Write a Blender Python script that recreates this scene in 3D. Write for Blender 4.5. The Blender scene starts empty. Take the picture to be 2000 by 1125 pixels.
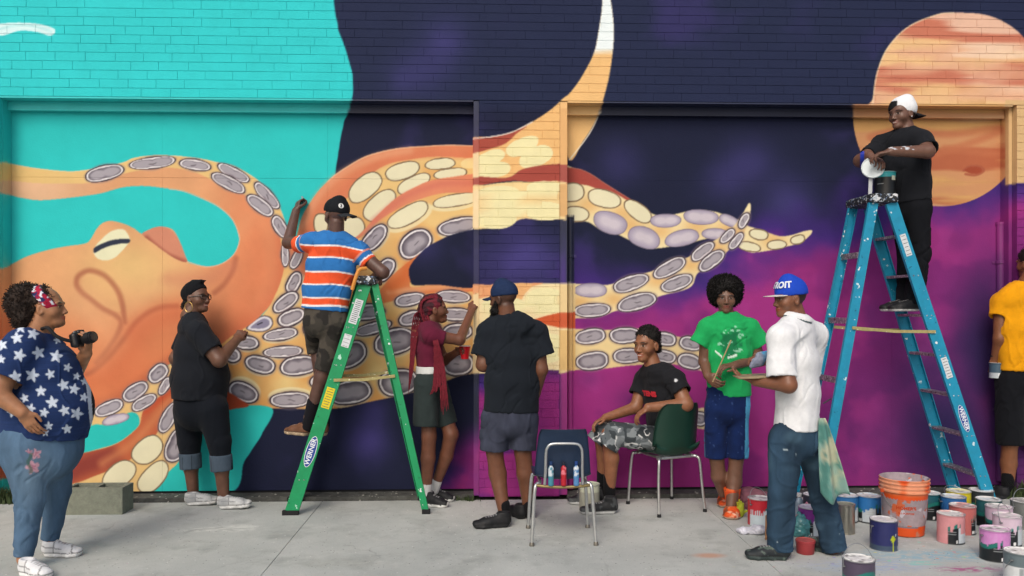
import bpy, bmesh, math, random
import numpy as np
from mathutils import Vector, Matrix
random.seed(7); RNG = np.random.default_rng(11)
R = math.radians
S = bpy.context.scene
COL = S.collection

# ---------------------------------------------------------------- camera
YAW = R(2.0); FPX = 1570.0; CAM = np.array([0.0, -6.5, 1.553]); HOR = 600.0
cd = bpy.data.cameras.new('camera'); cam = bpy.data.objects.new('camera', cd); COL.objects.link(cam)
cam.location = CAM; cam.rotation_euler = (R(90), 0, -YAW)
cd.sensor_width = 36; cd.lens = 36*FPX/2000; cd.shift_y = (HOR-562.5)/2000
cd.clip_start = .05; cd.clip_end = 500
S.camera = cam

# ---------------------------------------------------------------- light
SUN_EL, SUN_AZ = 42.0, 200.0          # azimuth clockwise from +Y
w = bpy.data.worlds.new('World'); S.world = w; w.use_nodes = True
wn = w.node_tree.nodes; wl = w.node_tree.links
sky = wn.new('ShaderNodeTexSky'); sky.sky_type = 'NISHITA'; sky.sun_disc = False
sky.sun_elevation = R(SUN_EL); sky.sun_rotation = R(SUN_AZ)
sky.air_density = 1.0; sky.dust_density = 5.0; sky.ozone_density = 1.0
bg = wn['Background']; bg.inputs['Strength'].default_value = 0.15
wl.new(sky.outputs['Color'], bg.inputs['Color'])
sd = bpy.data.lights.new('sun', 'SUN'); sd.energy = 1.05; sd.angle = R(24); sd.color = (1.0, .97, .92)
sun = bpy.data.objects.new('sun', sd); COL.objects.link(sun)
sv = Vector((math.sin(R(SUN_AZ))*math.cos(R(SUN_EL)), math.cos(R(SUN_AZ))*math.cos(R(SUN_EL)), math.sin(R(SUN_EL))))
sun.rotation_euler = sv.to_track_quat('Z', 'Y').to_euler(); sun.location = (0, -4, 8)
S.view_settings.view_transform = 'Standard'; S.view_settings.look = 'None'
S.view_settings.gamma = 1; S.view_settings.exposure = -0.04; S.view_settings.use_curve_mapping = False
try:
    S.cycles.max_bounces = 6; S.cycles.diffuse_bounces = 3; S.cycles.use_denoising = True
except Exception: pass

# ---------------------------------------------------------------- pixel <-> place
cY, sY = math.cos(YAW), math.sin(YAW)
def ray(px, py):
    u = (px-1000)/FPX; v = (HOR-py)/FPX
    return np.array([u*cY+sY, cY-u*sY, v])
def W(px, py, y=0.0):                  # point seen at that pixel on the plane Y = y
    d = ray(px, py); return CAM + d*((y-CAM[1])/d[1])
def G(px, py, z=0.0):                  # point seen at that pixel on the ground
    d = ray(px, py); return CAM + d*((z-CAM[2])/d[2])
def proj(P):
    q = np.asarray(P, float)-CAM
    dep = q[..., 0]*sY+q[..., 1]*cY; lat = q[..., 0]*cY-q[..., 1]*sY
    return 1000+FPX*lat/dep, HOR-FPX*q[..., 2]/dep

# ---------------------------------------------------------------- colour
def lin(c):
    c = np.asarray(c, float); return np.where(c <= .04045, c/12.92, ((c+.055)/1.055)**2.4)
def hexc(h):
    h = h.lstrip('#'); return np.array([int(h[i:i+2], 16)/255 for i in (0, 2, 4)])
def HL(h): return tuple(lin(hexc(h)))+(1.0,)

# ---------------------------------------------------------------- materials
MATS = {}
def mat(name, color='#808080', rough=.6, metal=0., vary=.12, vscale=9., bump=0., bscale=60., attr=False,
        splat=None, splat_scale=14., splat_cut=.62, spec=.4, coat=0., sheen=0., trans=0., sss=0., stretch=None, bmix=None):
    if name in MATS: return MATS[name]
    m = bpy.data.materials.new(name); m.use_nodes = True; MATS[name] = m
    n = m.node_tree.nodes; l = m.node_tree.links; b = n['Principled BSDF']
    tc = n.new('ShaderNodeTexCoord')
    co = tc.outputs['Object']
    if stretch:
        mp = n.new('ShaderNodeMapping'); mp.inputs['Scale'].default_value = stretch; l.new(co, mp.inputs['Vector']); co = mp.outputs['Vector']
    if attr:
        a = n.new('ShaderNodeAttribute'); a.attribute_name = 'Col'; src = a.outputs['Color']
    else:
        rgb = n.new('ShaderNodeRGB'); rgb.outputs[0].default_value = HL(color); src = rgb.outputs[0]
    if vary > 0:
        no = n.new('ShaderNodeTexNoise'); no.inputs['Scale'].default_value = vscale; no.inputs['Detail'].default_value = 5; no.inputs['Roughness'].default_value = .65
        l.new(co, no.inputs['Vector'])
        mr = n.new('ShaderNodeMapRange'); mr.inputs['From Min'].default_value = .25; mr.inputs['From Max'].default_value = .75
        mr.inputs['To Min'].default_value = 1-vary; mr.inputs['To Max'].default_value = 1+vary; l.new(no.outputs['Fac'], mr.inputs['Value'])
        mx = n.new('ShaderNodeMix'); mx.data_type = 'RGBA'; mx.blend_type = 'MULTIPLY'; mx.inputs['Factor'].default_value = 1
        l.new(src, mx.inputs['A']); l.new(mr.outputs['Result'], mx.inputs['B']); src = mx.outputs['Result']
    if splat:
        for i, sc in enumerate(splat):
            sn = n.new('ShaderNodeTexNoise'); sn.inputs['Scale'].default_value = splat_scale*(1+.37*i); sn.inputs['Detail'].default_value = 3
            mp = n.new('ShaderNodeMapping'); mp.inputs['Location'].default_value = (3.1*i, 1.7*i, 5.3*i); l.new(co, mp.inputs['Vector']); l.new(mp.outputs['Vector'], sn.inputs['Vector'])
            cr = n.new('ShaderNodeMapRange'); cr.inputs['From Min'].default_value = splat_cut; cr.inputs['From Max'].default_value = splat_cut+.02; l.new(sn.outputs['Fac'], cr.inputs['Value'])
            mx = n.new('ShaderNodeMix'); mx.data_type = 'RGBA'; l.new(cr.outputs['Result'], mx.inputs['Factor']); l.new(src, mx.inputs['A']); mx.inputs['B'].default_value = HL(sc); src = mx.outputs['Result']
    l.new(src, b.inputs['Base Color'])
    b.inputs['Roughness'].default_value = rough; b.inputs['Metallic'].default_value = metal
    b.inputs['Specular IOR Level'].default_value = spec
    if coat: b.inputs['Coat Weight'].default_value = coat
    if sheen: b.inputs['Sheen Weight'].default_value = sheen
    if trans: b.inputs['Transmission Weight'].default_value = trans
    if sss:
        b.inputs['Subsurface Weight'].default_value = sss; b.inputs['Subsurface Radius'].default_value = (.02, .008, .005); b.inputs['Subsurface Scale'].default_value = .5
    if bump > 0:
        bn = n.new('ShaderNodeTexNoise'); bn.inputs['Scale'].default_value = bscale; bn.inputs['Detail'].default_value = 4; l.new(co, bn.inputs['Vector'])
        bp = n.new('ShaderNodeBump'); bp.inputs['Strength'].default_value = bump; bp.inputs['Distance'].default_value = .01
        l.new(bn.outputs['Fac'], bp.inputs['Height']); l.new(bp.outputs['Normal'], b.inputs['Normal'])
    return m

# ---------------------------------------------------------------- objects
def tag(o, label=None, cat=None, group=None, kind=None):
    if label: o['label'] = label
    if cat: o['category'] = cat
    if group: o['group'] = group
    if kind: o['kind'] = kind
    return o
def empty(name, loc=(0, 0, 0), parent=None):
    o = bpy.data.objects.new(name, None); o.empty_display_size = .1; COL.objects.link(o); o.location = loc
    if parent: o.parent = parent
    return o
def mesh_obj(name, me, m, parent=None, smooth=False):
    o = bpy.data.objects.new(name, me); COL.objects.link(o)
    if m is not None: me.materials.append(m)
    me.polygons.foreach_set('use_smooth', np.full(len(me.polygons), bool(smooth)))
    if parent is not None:
        o.parent = parent
        # vertices are given in world space: keep them there
        pl = parent.matrix_world if False else None
        off = Vector((0, 0, 0)); p = parent
        while p is not None: off += p.location; p = p.parent
        o.location = -off
    return o
def np_mesh(name, V, F, m, parent=None, col=None, smooth=True):
    V = np.asarray(V, np.float32); F = np.asarray(F, np.int32)
    me = bpy.data.meshes.new(name); k = F.shape[1]
    me.vertices.add(len(V)); me.vertices.foreach_set('co', V.ravel())
    me.loops.add(F.size); me.loops.foreach_set('vertex_index', F.ravel())
    me.polygons.add(len(F)); me.polygons.foreach_set('loop_start', np.arange(0, F.size, k, dtype=np.int32))
    me.polygons.foreach_set('loop_total', np.full(len(F), k, np.int32))
    me.update(calc_edges=True)
    if col is not None: set_col(me, col)
    return mesh_obj(name, me, m, parent, smooth)
def set_col(me, col):           # col: sRGB (n,3)
    a = me.color_attributes.new('Col', 'FLOAT_COLOR', 'POINT')
    c = np.ones((len(me.vertices), 4), np.float32); c[:, :3] = lin(np.clip(col, 0, 1)); a.data.foreach_set('color', c.ravel())

class MB:
    """collects shapes and links them as one mesh object"""
    def __init__(s): s.v = []; s.f = []
    def add(s, V, F):
        o = len(s.v); s.v += [tuple(map(float, p)) for p in V]; s.f += [tuple(i+o for i in f) for f in F]; return s
    def box(s, lo, hi):
        x0, y0, z0 = lo; x1, y1, z1 = hi
        return s.add([(x0,y0,z0),(x1,y0,z0),(x1,y1,z0),(x0,y1,z0),(x0,y0,z1),(x1,y0,z1),(x1,y1,z1),(x0,y1,z1)],
                     [(0,3,2,1),(4,5,6,7),(0,1,5,4),(1,2,6,5),(2,3,7,6),(3,0,4,7)])
    def bar(s, a, b, wx, wy, side=(0, 1, 0), wx2=None, wy2=None):
        """box beam a->b; wy across along side, wx across the third axis"""
        a, b = Vector(a), Vector(b); d = (b-a).normalized(); sd = Vector(side); sd = (sd-d*sd.dot(d)).normalized(); t = d.cross(sd)
        wx2 = wx if wx2 is None else wx2; wy2 = wy if wy2 is None else wy2
        V = []
        for p, X, Y in ((a, wx, wy), (b, wx2, wy2)):
            for i, j in ((-1,-1),(1,-1),(1,1),(-1,1)): V.append(p+t*(i*X/2)+sd*(j*Y/2))
        return s.add(V, [(0,3,2,1),(4,5,6,7),(0,1,5,4),(1,2,6,5),(2,3,7,6),(3,0,4,7)])
    def channel(s, a, b, web, flange, th, side=(0, 1, 0), open_dir=1):
        """C-section rail a->b: web faces along side, flanges point along open_dir*side"""
        a, b = Vector(a), Vector(b); d = (b-a).normalized(); sd = Vector(side); sd = (sd-d*sd.dot(d)).normalized(); t = d.cross(sd)
        f = open_dir
        prof = [(-web/2, 0), (web/2, 0), (web/2, flange), (web/2-th, flange), (web/2-th, th), (-web/2+th, th), (-web/2+th, flange), (-web/2, flange)]
        V = [p+t*u+sd*(v*f) for p in (a, b) for u, v in prof]; n = len(prof)
        F = [(i, (i+1) % n, (i+1) % n+n, i+n) for i in range(n)]+[(0,1,2,3,4,5,6,7)[::-1], tuple(range(8, 16))]
        return s.add(V, F)
    def tube(s, pts, r, seg=10, closed=False):
        pts = [Vector(p) for p in pts]; n = len(pts); V = []; up = Vector((.13, .27, 1)).normalized(); prev = None
        rr = r if hasattr(r, '__len__') else [r]*n
        for i, p in enumerate(pts):
            t = (pts[(i+1) % n if closed else min(i+1, n-1)]-pts[(i-1) % n if closed else max(i-1, 0)]).normalized()
            u = (prev or (up if abs(t.dot(up)) < .95 else Vector((1, 0, 0)))); u = (u-t*u.dot(t)).normalized(); prev = u; w_ = t.cross(u)
            V += [p+(u*math.cos(2*math.pi*k/seg)+w_*math.sin(2*math.pi*k/seg))*rr[i] for k in range(seg)]
        F = [(i*seg+k, i*seg+(k+1) % seg, ((i+1) % n)*seg+(k+1) % seg, ((i+1) % n)*seg+k) for i in range(n if closed else n-1) for k in range(seg)]
        if not closed: F += [tuple(range(seg))[::-1], tuple(range((n-1)*seg, n*seg))]
        return s.add(V, F)
    def lathe(s, prof, c=(0, 0, 0), seg=32):
        V = []; F = []
        for r, z in prof: V += [(c[0]+r*math.cos(2*math.pi*k/seg), c[1]+r*math.sin(2*math.pi*k/seg), c[2]+z) for k in range(seg)]
        for i in range(len(prof)-1):
            for k in range(seg): F.append((i*seg+k, i*seg+(k+1) % seg, (i+1)*seg+(k+1) % seg, (i+1)*seg+k))
        return s.add(V, F)
    def build(s, name, m, parent=None, smooth=False, bevel=0, col=None):
        me = bpy.data.meshes.new(name); me.from_pydata(s.v, [], s.f); me.update()
        bm = bmesh.new(); bm.from_mesh(me); bmesh.ops.recalc_face_normals(bm, faces=bm.faces)
        if bevel: bmesh.ops.bevel(bm, geom=[e for e in bm.edges], offset=bevel, segments=2, affect='EDGES', profile=.7)
        bm.to_mesh(me); bm.free()
        if col is not None:
            V = np.array([v.co[:] for v in me.vertices]); set_col(me, col(V) if callable(col) else np.tile(hexc(col), (len(V), 1)))
        o = mesh_obj(name, me, m, parent, smooth)
        if smooth:
            try: me.set_sharp_from_angle(angle=R(40))
            except Exception: pass
        return o

def text_mesh(txt, size, bold=0.0, shear=0.0):
    """flat text outline as (V (n,2), tris), centred"""
    cu = bpy.data.curves.new('lettering', 'FONT'); cu.body = txt; cu.size = size; cu.align_x = 'CENTER'; cu.align_y = 'CENTER'
    cu.offset = bold; cu.shear = shear; cu.resolution_u = 3
    o = bpy.data.objects.new('lettering_tmp', cu); COL.objects.link(o)
    dg = bpy.context.evaluated_depsgraph_get(); me = o.evaluated_get(dg).to_mesh()
    me.calc_loop_triangles()
    V = np.array([v.co[:2] for v in me.vertices]); F = np.array([t.vertices[:] for t in me.loop_triangles])
    o.evaluated_get(dg).to_mesh_clear(); bpy.data.objects.remove(o); bpy.data.curves.remove(cu)
    return V, F
def text_on(name, txt, size, o, ux, uy, m, parent, off=.002, bold=.002):
    V, F = text_mesh(txt, size, bold); o, ux, uy = (np.asarray(a, float) for a in (o, ux, uy)); nn = np.cross(ux, uy)
    P = o+V[:, :1]*ux+V[:, 1:]*uy+nn*off
    return np_mesh(name, P, F, m, parent, smooth=False)

# ---------------------------------------------------------------- numpy noise
_T = RNG.random((32, 32, 32)).astype(np.float32)
def vnoise(P, s=1.0, off=0.):
    P = np.asarray(P, np.float32)*s+off+100; i = np.floor(P).astype(int); f = P-i; f = f*f*(3-2*f)
    r = 0
    for a in (0, 1):
        for b in (0, 1):
            for c in (0, 1):
                wgt = (f[..., 0] if a else 1-f[..., 0])*(f[..., 1] if b else 1-f[..., 1])*(f[..., 2] if c else 1-f[..., 2])
                r = r+wgt*_T[(i[..., 0]+a) % 32, (i[..., 1]+b) % 32, (i[..., 2]+c) % 32]
    return r
def fbm(P, s=1., oct=4, off=0.):
    r = 0; a = .5; t = 0
    for k in range(oct): r = r+a*vnoise(P, s*2**k, off+7.3*k); t += a; a *= .5
    return r/t
def sstep(a, b, x): t = np.clip((x-a)/(b-a), 0, 1); return t*t*(3-2*t)
# ================================================================ the mural paint, drawn on a canvas and carried by the wall's vertices
CX0, CY0, CWD, CHT = -140, -120, 2300, 1130
CV = np.zeros((CHT, CWD, 3), np.float32)
_yy, _xx = np.mgrid[0:CHT, 0:CWD].astype(np.float32); PXX = _xx+CX0; PYY = _yy+CY0
_P2 = np.stack([PXX, PYY, np.zeros_like(PXX)], -1)
def n2(scale, oct=4, sx=1., sy=1., off=0.):
    st_ = 4 if scale < .1 else 1
    Q = fbm(_P2[::st_, ::st_]*np.array([sx, sy, 1], np.float32), scale, oct, off).astype(np.float32)
    if st_ == 1: return Q
    h, w_ = Q.shape; ys = np.minimum(np.arange(CHT)/st_, h-1.001); xs = np.minimum(np.arange(CWD)/st_, w_-1.001)
    i, j = ys.astype(int), xs.astype(int); f, g_ = (ys-i).astype(np.float32)[:, None], (xs-j).astype(np.float32)[None]
    A = Q[i]*(1-f)+Q[i+1]*f; return A[:, j]*(1-g_)+A[:, j+1]*g_
def glow(T, x, y, rx, ry, color, a, mask=None, nz=None):
    sl = (slice(max(0, int(y-3*ry-CY0)), max(0, int(y+3*ry-CY0))), slice(max(0, int(x-3*rx-CX0)), max(0, int(x+3*rx-CX0))))
    g = np.exp(-(((PXX[sl]-x)/rx)**2+((PYY[sl]-y)/ry)**2)*(1 if nz is None else .7+1.6*nz[sl]))*a
    if mask is not None: g = g*mask[sl]
    T[sl] = T[sl]*(1-g[..., None])+hexc(color).astype(np.float32)*g[..., None]
def spline(pts, closed=True, n=8):
    P = np.array(pts, float); m = len(P); out = []
    for i in range(m if closed else m-1):
        p0, p1, p2, p3 = (P[(i+k) % m] if closed else P[min(max(i+k, 0), m-1)] for k in (-1, 0, 1, 2))
        for t in np.linspace(0, 1, n, endpoint=False):
            out.append(.5*((2*p1)+(-p0+p2)*t+(2*p0-5*p1+4*p2-p3)*t*t+(-p0+3*p1-3*p2+p3)*t**3))
    if not closed: out.append(P[-1])
    return np.array(out)
def blur1(M):
    Q = np.pad(M, 1, mode='edge'); Q = (Q[:-2]+2*Q[1:-1]+Q[2:])/4; return (Q[:, :-2]+2*Q[:, 1:-1]+Q[:, 2:])/4
def poly_mask(pts, smooth=True):
    P = spline(pts) if smooth else np.array(pts, float)
    P = P-np.array([CX0, CY0]); M = np.zeros((CHT, CWD), np.float32)
    A = P; B = np.roll(P, -1, 0)
    y0 = max(0, int(P[:, 1].min())); y1 = min(CHT-1, int(P[:, 1].max())+1)
    for y in range(y0, y1+1):
        yc = y+.001; h = (A[:, 1] <= yc) != (B[:, 1] <= yc)
        if not h.any(): continue
        xs = np.sort(A[h, 0]+(yc-A[h, 1])/(B[h, 1]-A[h, 1])*(B[h, 0]-A[h, 0]))
        for k in range(0, len(xs)-1, 2): M[y, max(0, int(round(xs[k]))):max(0, int(round(xs[k+1])))] = 1
    xa = max(0, int(P[:, 0].min())-2); xb = min(CWD, int(P[:, 0].max())+3); ya = max(0, y0-2); yb = min(CHT, y1+3)
    if xb > xa and yb > ya: M[ya:yb, xa:xb] = blur1(M[ya:yb, xa:xb])
    return M
def paint(M, color, a=1.0):
    c = hexc(color).astype(np.float32) if isinstance(color, str) else color
    ys, xs = np.where(M.max(1) > 0)[0], np.where(M.max(0) > 0)[0]
    if len(ys) == 0: return M
    s = (slice(ys[0], ys[-1]+1), slice(xs[0], xs[-1]+1)); m = (M[s]*a)[..., None]
    CV[s] = CV[s]*(1-m)+(c[s] if getattr(c, 'ndim', 1) == 3 else c)*m
    return M
def fill(pts, color, smooth=True, clip=None, a=1.):
    M = poly_mask(pts, smooth)
    if clip is not None: M = M*clip
    return paint(M, color, a)
def stroke(pts, width, color, a=1., soft=None, clip=None, smooth=True, taper=False):
    P = spline(pts, False, 6) if smooth else np.array(pts, float); soft = width*.5 if soft is None else soft
    mg = width+soft+2
    x0, x1 = int(P[:, 0].min()-mg-CX0), int(P[:, 0].max()+mg-CX0); y0, y1 = int(P[:, 1].min()-mg-CY0), int(P[:, 1].max()+mg-CY0)
    x0, y0 = max(x0, 0), max(y0, 0); sl = (slice(y0, min(y1, CHT)), slice(x0, min(x1, CWD)))
    X, Y = PXX[sl], PYY[sl]; D = np.full(X.shape, 1e9, np.float32); n = len(P)-1
    for i in range(n):
        a0, b0 = P[i], P[i+1]; d = b0-a0; L = max((d**2).sum(), 1e-6); t = np.clip(((X-a0[0])*d[0]+(Y-a0[1])*d[1])/L, 0, 1)
        dd = np.hypot(X-a0[0]-t*d[0], Y-a0[1]-t*d[1])
        if taper: q = (i+t)/n; dd = dd/np.maximum(np.minimum(1, np.minimum(q, 1-q)*4+.15), .05)
        D = np.minimum(D, dd)
    m = (1-sstep(width/2-soft/2, width/2+soft/2, D))*a
    if clip is not None: m = m*clip[sl]
    m = m[..., None]; CV[sl] = CV[sl]*(1-m)+hexc(color).astype(np.float32)*m
_sk = [0]
def sucker(cx, cy, a, b, ang=0, style='g', clip=None, halo=0, ring=1.0):
    _sk[0] += 1; k = _sk[0]; mg = 14+abs(halo)
    x0, x1 = int(cx-a-mg-CX0), int(cx+a+mg-CX0); y0, y1 = int(cy-a-mg-CY0), int(cy+a+mg-CY0)
    x0, y0 = max(0, x0), max(0, y0); x1, y1 = min(x1, CWD), min(y1, CHT)
    if x1 <= x0 or y1 <= y0: return
    sl = (slice(y0, y1), slice(x0, x1)); X, Y = PXX[sl]-cx, PYY[sl]-cy; t = R(ang); c, s = math.cos(t), math.sin(t)
    u, v = X*c+Y*s, -X*s+Y*c
    th = np.arctan2(v/b, u/a); wob = 1+.028*np.sin(2*th+k*1.7)+.02*np.sin(3*th+k*2.9)
    r = ((np.abs(u)/a)**2.25+(np.abs(v)/b)**2.25)**(1/2.25)/wob
    g = np.where(r < .08, b, np.hypot(u, v)/np.maximum(r, 1e-3)); D = (r-1)*g                         # approx px distance
    cl = clip[sl] if clip is not None else 1.
    def mix(col, m):
        m = np.clip(m*cl, 0, 1)[..., None]; CV[sl] = CV[sl]*(1-m)+(col if isinstance(col, np.ndarray) and col.ndim == 3 else hexc(col).astype(np.float32))*m
    if halo:
        v2 = v-halo*.7; r2 = np.hypot(u/(a*1.05), v2/(b*1.12)); mix('#e6dcae', (1-sstep(.98, 1.12, r2))*.75)
    nz = vnoise(np.stack([PXX[sl], PYY[sl], np.full(X.shape, k*3.1)], -1), .16)
    if style == 'g':
        mix('#8d7880', (1-sstep(2, 9*ring, D))*.45)
        mix('#43383f', 1-sstep(2.6*ring, 4.2*ring, D+nz*1.2))
        mix('#e9e5e6', 1-sstep(-1.0, .6, D+nz*1.0))
        inn = np.clip(-D/(b*.95), 0, 1); sh = np.clip(.55+.5*v/b, 0, 1)
        e0, e1 = hexc('#4a424e'), hexc('#a09aa2'); q = np.clip(inn*1.35-.2+.25*sh+(nz-.5)*.22, 0, 1)[..., None]
        mix((e0*(1-q)+e1*q).astype(np.float32), 1-sstep(-4.6*ring, -3.2*ring, D+(nz-.5)*1.5))
        if k % 3: mix('#4a424a', (1-sstep(.4, 1.6, np.abs(v-b*.12+2.2*np.sin(u/a*5+k)+nz*2)))*(1-sstep(a*.1, a*.24, np.abs(u-a*.1*math.sin(k*5.))))*.65)
        mix('#e4dfe1', (1-sstep(.9, 2.0, np.abs(D+2.2+nz)))*.75)
    elif style == 'c':
        mix('#7d684e', 1-sstep(.8, 2.2, D+nz)); mix('#e2dbb5', 1-sstep(-2.0, -.8, D+nz*.6))
    elif style == 'l':
        q = np.clip(-D/(b*.8), 0, 1)[..., None]; mix('#7f7486', 1-sstep(.2, 1.6, D))
        mix((hexc('#998fa6')*(1-q)+hexc('#c3bac4')*q).astype(np.float32), 1-sstep(-1.4, -.3, D))
    elif style == 'p':
        mix('#ece2a9', 1-sstep(-.8, .8, D+nz*1.5))

# ---- ground coats: teal, then the night sky
BX = np.interp(PYY[:, 0], [-120, 0, 30, 60, 90, 120, 145, 170, 195, 210, 240, 280, 340, 700, 797, 850, 900, 955, 1010],
               [648, 652, 655, 662, 672, 682, 688, 690, 688, 682, 672, 664, 656, 600, 532, 510, 478, 452, 425])[:, None]
BX = BX+(n2(.05, 2)-.5)*4
teal = hexc('#2bcacd').astype(np.float32); tl2 = hexc('#25c2c0').astype(np.float32)
tq = sstep(150, 260, PYY)[..., None]; CV[:] = teal*(1-tq)+tl2*tq
CV *= (1+(n2(.012, 3)-.5)*.05)[..., None]
night = np.zeros_like(CV); night[:] = hexc('#202846'); night = night*(1-.0*tq)
nb = n2(.006, 4, off=3.); nc = n2(.014, 4, off=9.)
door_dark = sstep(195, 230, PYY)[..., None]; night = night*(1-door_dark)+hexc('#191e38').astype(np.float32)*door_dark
cl_ = sstep(.52, .72, nb)*sstep(.4, .65, nc); night = night*(1-cl_[..., None]*.7)+hexc('#352f66').astype(np.float32)*(cl_[..., None]*.7)
for (x, y, r_, s_) in [(870, 80, 50, .5), (840, 130, 60, .35), (790, 160, 40, .35), (1040, 500, 60, .7), (1000, 520, 40, .5), (1540, 400, 70, .6), (1470, 320, 60, .45), (1210, 320, 50, .35), (720, 860, 50, .8), (730, 800, 40, .5), (1420, 350, 50, .4), (830, 480, 40, .4)]:
    glow(night, x, y, r_, r_, '#4a418a', s_, None, nc)
# magenta cloud on the right, purple along its upper edge
edge = np.interp(PXX[0], [-200, 1000, 1090, 1130, 1200, 1300, 1400, 1500, 1600, 1680, 1750, 1830, 1900, 1965, 2200], [640, 640, 650, 640, 622, 610, 560, 515, 505, 480, 440, 400, 388, 362, 330])[None, :]
dm = (PYY-edge)/95.+(nb-.5)*2.2+(nc-.5)*.9
right = sstep(1085, 1100, PXX)
pur = sstep(-1.5, -.1, dm)*right; mag = sstep(-.45, .6, dm)*right
# the pier and the panel left of it
pier = ((PXX > 935) & (PXX <= 1092)).astype(np.float32)
pz = sstep(700, 760, PYY)*pier; mag = np.maximum(mag*(1-pier), pz*sstep(.35, .6, nc+sstep(930, 1090, PXX)*.28+sstep(850, 930, PYY)*.3-.1)); pur = np.maximum(pur*(1-pier), pz)
lp = sstep(840, 935, PXX+(PYY-900)*.6)*sstep(800, 900, PYY)*(PXX < 936); pur = np.maximum(pur, lp); mag = np.maximum(mag, lp*sstep(.4, .7, nc+lp*.25))
PC, MC = hexc('#40267a').astype(np.float32), hexc('#9f2a7f').astype(np.float32)
night = night*(1-pur[..., None])+PC*pur[..., None]; night = night*(1-mag[..., None])+MC*mag[..., None]
hi = sstep(.55, .75, n2(.02, 3, off=21.))*mag*.35; night = night*(1-hi[..., None])+hexc('#b83a95').astype(np.float32)*hi[..., None]
cq = sstep(.50, .66, n2(.011, 4, off=50.))*mag*.42; night = night*(1-cq[..., None])+hexc('#5a1c63').astype(np.float32)*cq[..., None]
dk = np.zeros_like(PXX)
for (x, y, rx, ry, s_) in [(1850, 840, 170, 190, 1.), (1920, 690, 90, 200, .95), (1800, 640, 60, 60, .35), (1760, 920, 90, 60, .5), (1700, 620, 40, 40, .25), (1560, 760, 60, 50, .25), (1230, 780, 40, 30, .3), (1150, 740, 30, 20, .25), (1880, 470, 50, 40, .3), (1970, 800, 90, 230, 1.), (1900, 860, 90, 120, .8), (1690, 850, 40, 60, .3)]:
    dk = np.maximum(dk, np.exp(-(((PXX-x)/rx)**2+((PYY-y)/ry)**2)*(.6+1.6*nc))*s_)
dk = dk*right; night = night*(1-dk[..., None])+hexc('#2b2150').astype(np.float32)*dk[..., None]
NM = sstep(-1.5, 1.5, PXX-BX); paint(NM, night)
# ---- planet: on the brick above and, set back, on the panel below
st = n2(.012, 4, sx=.22, sy=1.6, off=5.); st2 = n2(.02, 4, sx=.16, sy=1.4, off=14.)
pl = np.zeros_like(CV); pl[:] = hexc('#e2ab86'); q = sstep(.46, .56, st)[..., None]; pl = pl*(1-q)+hexc('#c9745a').astype(np.float32)*q
q = sstep(.50, .60, st2)[..., None]*.9; pl = pl*(1-q)+hexc('#ecc084').astype(np.float32)*q; q = sstep(.58, .7, n2(.03, 3, sx=.12, sy=1.3, off=31.))[..., None]*.7; pl = pl*(1-q)+hexc('#f0d3b8').astype(np.float32)*q
up = poly_mask([(1704, 225), (1706, 190), (1714, 140), (1735, 92), (1775, 52), (1830, 29), (1862, 25), (1920, 28), (1965, 45), (2005, 78), (2060, 150), (2080, 230), (1900, 260)])*(PYY < 206)
paint(up, pl); stroke([(1704, 215), (1706, 190), (1714, 140), (1735, 92), (1775, 52), (1830, 29), (1862, 25)], 3, '#ecd0a8', .7)
pl2 = pl*np.array([.90, .84, .72], np.float32)
dn = np.clip(1-(((PXX-1838)/172)**2+((PYY-222)/181)**2), -1, 1); dnm = sstep(-.008, .008, dn)*(PYY >= 204)*(PXX < 1964); paint(dnm.astype(np.float32), pl2)
stroke([(1882, 333), (1895, 325), (1915, 326), (1921, 334), (1905, 342), (1886, 340)], 5, '#a9583e', .9); fill([(1884, 333), (1896, 326), (1914, 327), (1918, 335), (1903, 340)], '#a2472e')
for p_ in ([(1700, 268), (1760, 255), (1850, 262), (1950, 250)], [(1830, 300), (1900, 278), (1955, 255)], [(1845, 290), (1905, 296), (1960, 302)]): stroke(p_, 14, '#bd6c48', .7, 12)
fill([(1964, 196), (2160, 196), (2160, 352), (1986, 358), (1964, 362)], '#d6b07a', False)
# ---- white stroke high on the teal
fill([(-140, 60), (-40, 62), (0, 70), (40, 60), (75, 63), (98, 70), (108, 63), (104, 55), (78, 47), (40, 44), (0, 46), (-60, 52)], '#cfeef0'); stroke([(-20, 62), (30, 50), (70, 52), (100, 62)], 5, '#a9e2e4', .6)
# ---- octopus: yellow body mass with the arms' undersides
TOP = [(556, 478), (575, 482), (583, 450), (592, 421), (605, 398), (622, 374), (640, 355), (656, 341), (680, 325), (710, 308), (740, 298), (780, 290), (830, 286), (870, 284), (925, 285), (1000, 290)]
HOLE = [(940, 446), (924, 448), (890, 456), (867, 465), (837, 481), (821, 495), (807, 511), (799, 527), (801, 545), (809, 557), (850, 556), (940, 554)]
BODY = TOP+[(1000, 700), (960, 720), (925, 729), (895, 735), (840, 757), (790, 770), (720, 785), (660, 797), (580, 798), (530, 797), (480, 797), (440, 797), (395, 770), (390, 700), (450, 652), (490, 633), (525, 600), (546, 545), (552, 500)]
Lm = (PXX < 936).astype(np.float32)
body = fill(BODY, '#e6bf78', clip=Lm)
og = sstep(.45, .68, n2(.014, 3, off=40.))[..., None]*body[..., None]*.55; CV[:] = CV*(1-og)+hexc('#dd9850').astype(np.float32)*og
for (x, y, r_) in [(470, 730, 40), (530, 680, 34), (600, 740, 36), (640, 650, 30), (700, 720, 28), (740, 790, 30), (760, 640, 30), (640, 800, 40), (450, 690, 30), (560, 800, 40), (700, 580, 40), (840, 660, 34), (840, 720, 40), (500, 800, 40)]:
    glow(CV, x, y, r_, r_, '#dc8a3e', .6, body)
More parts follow.
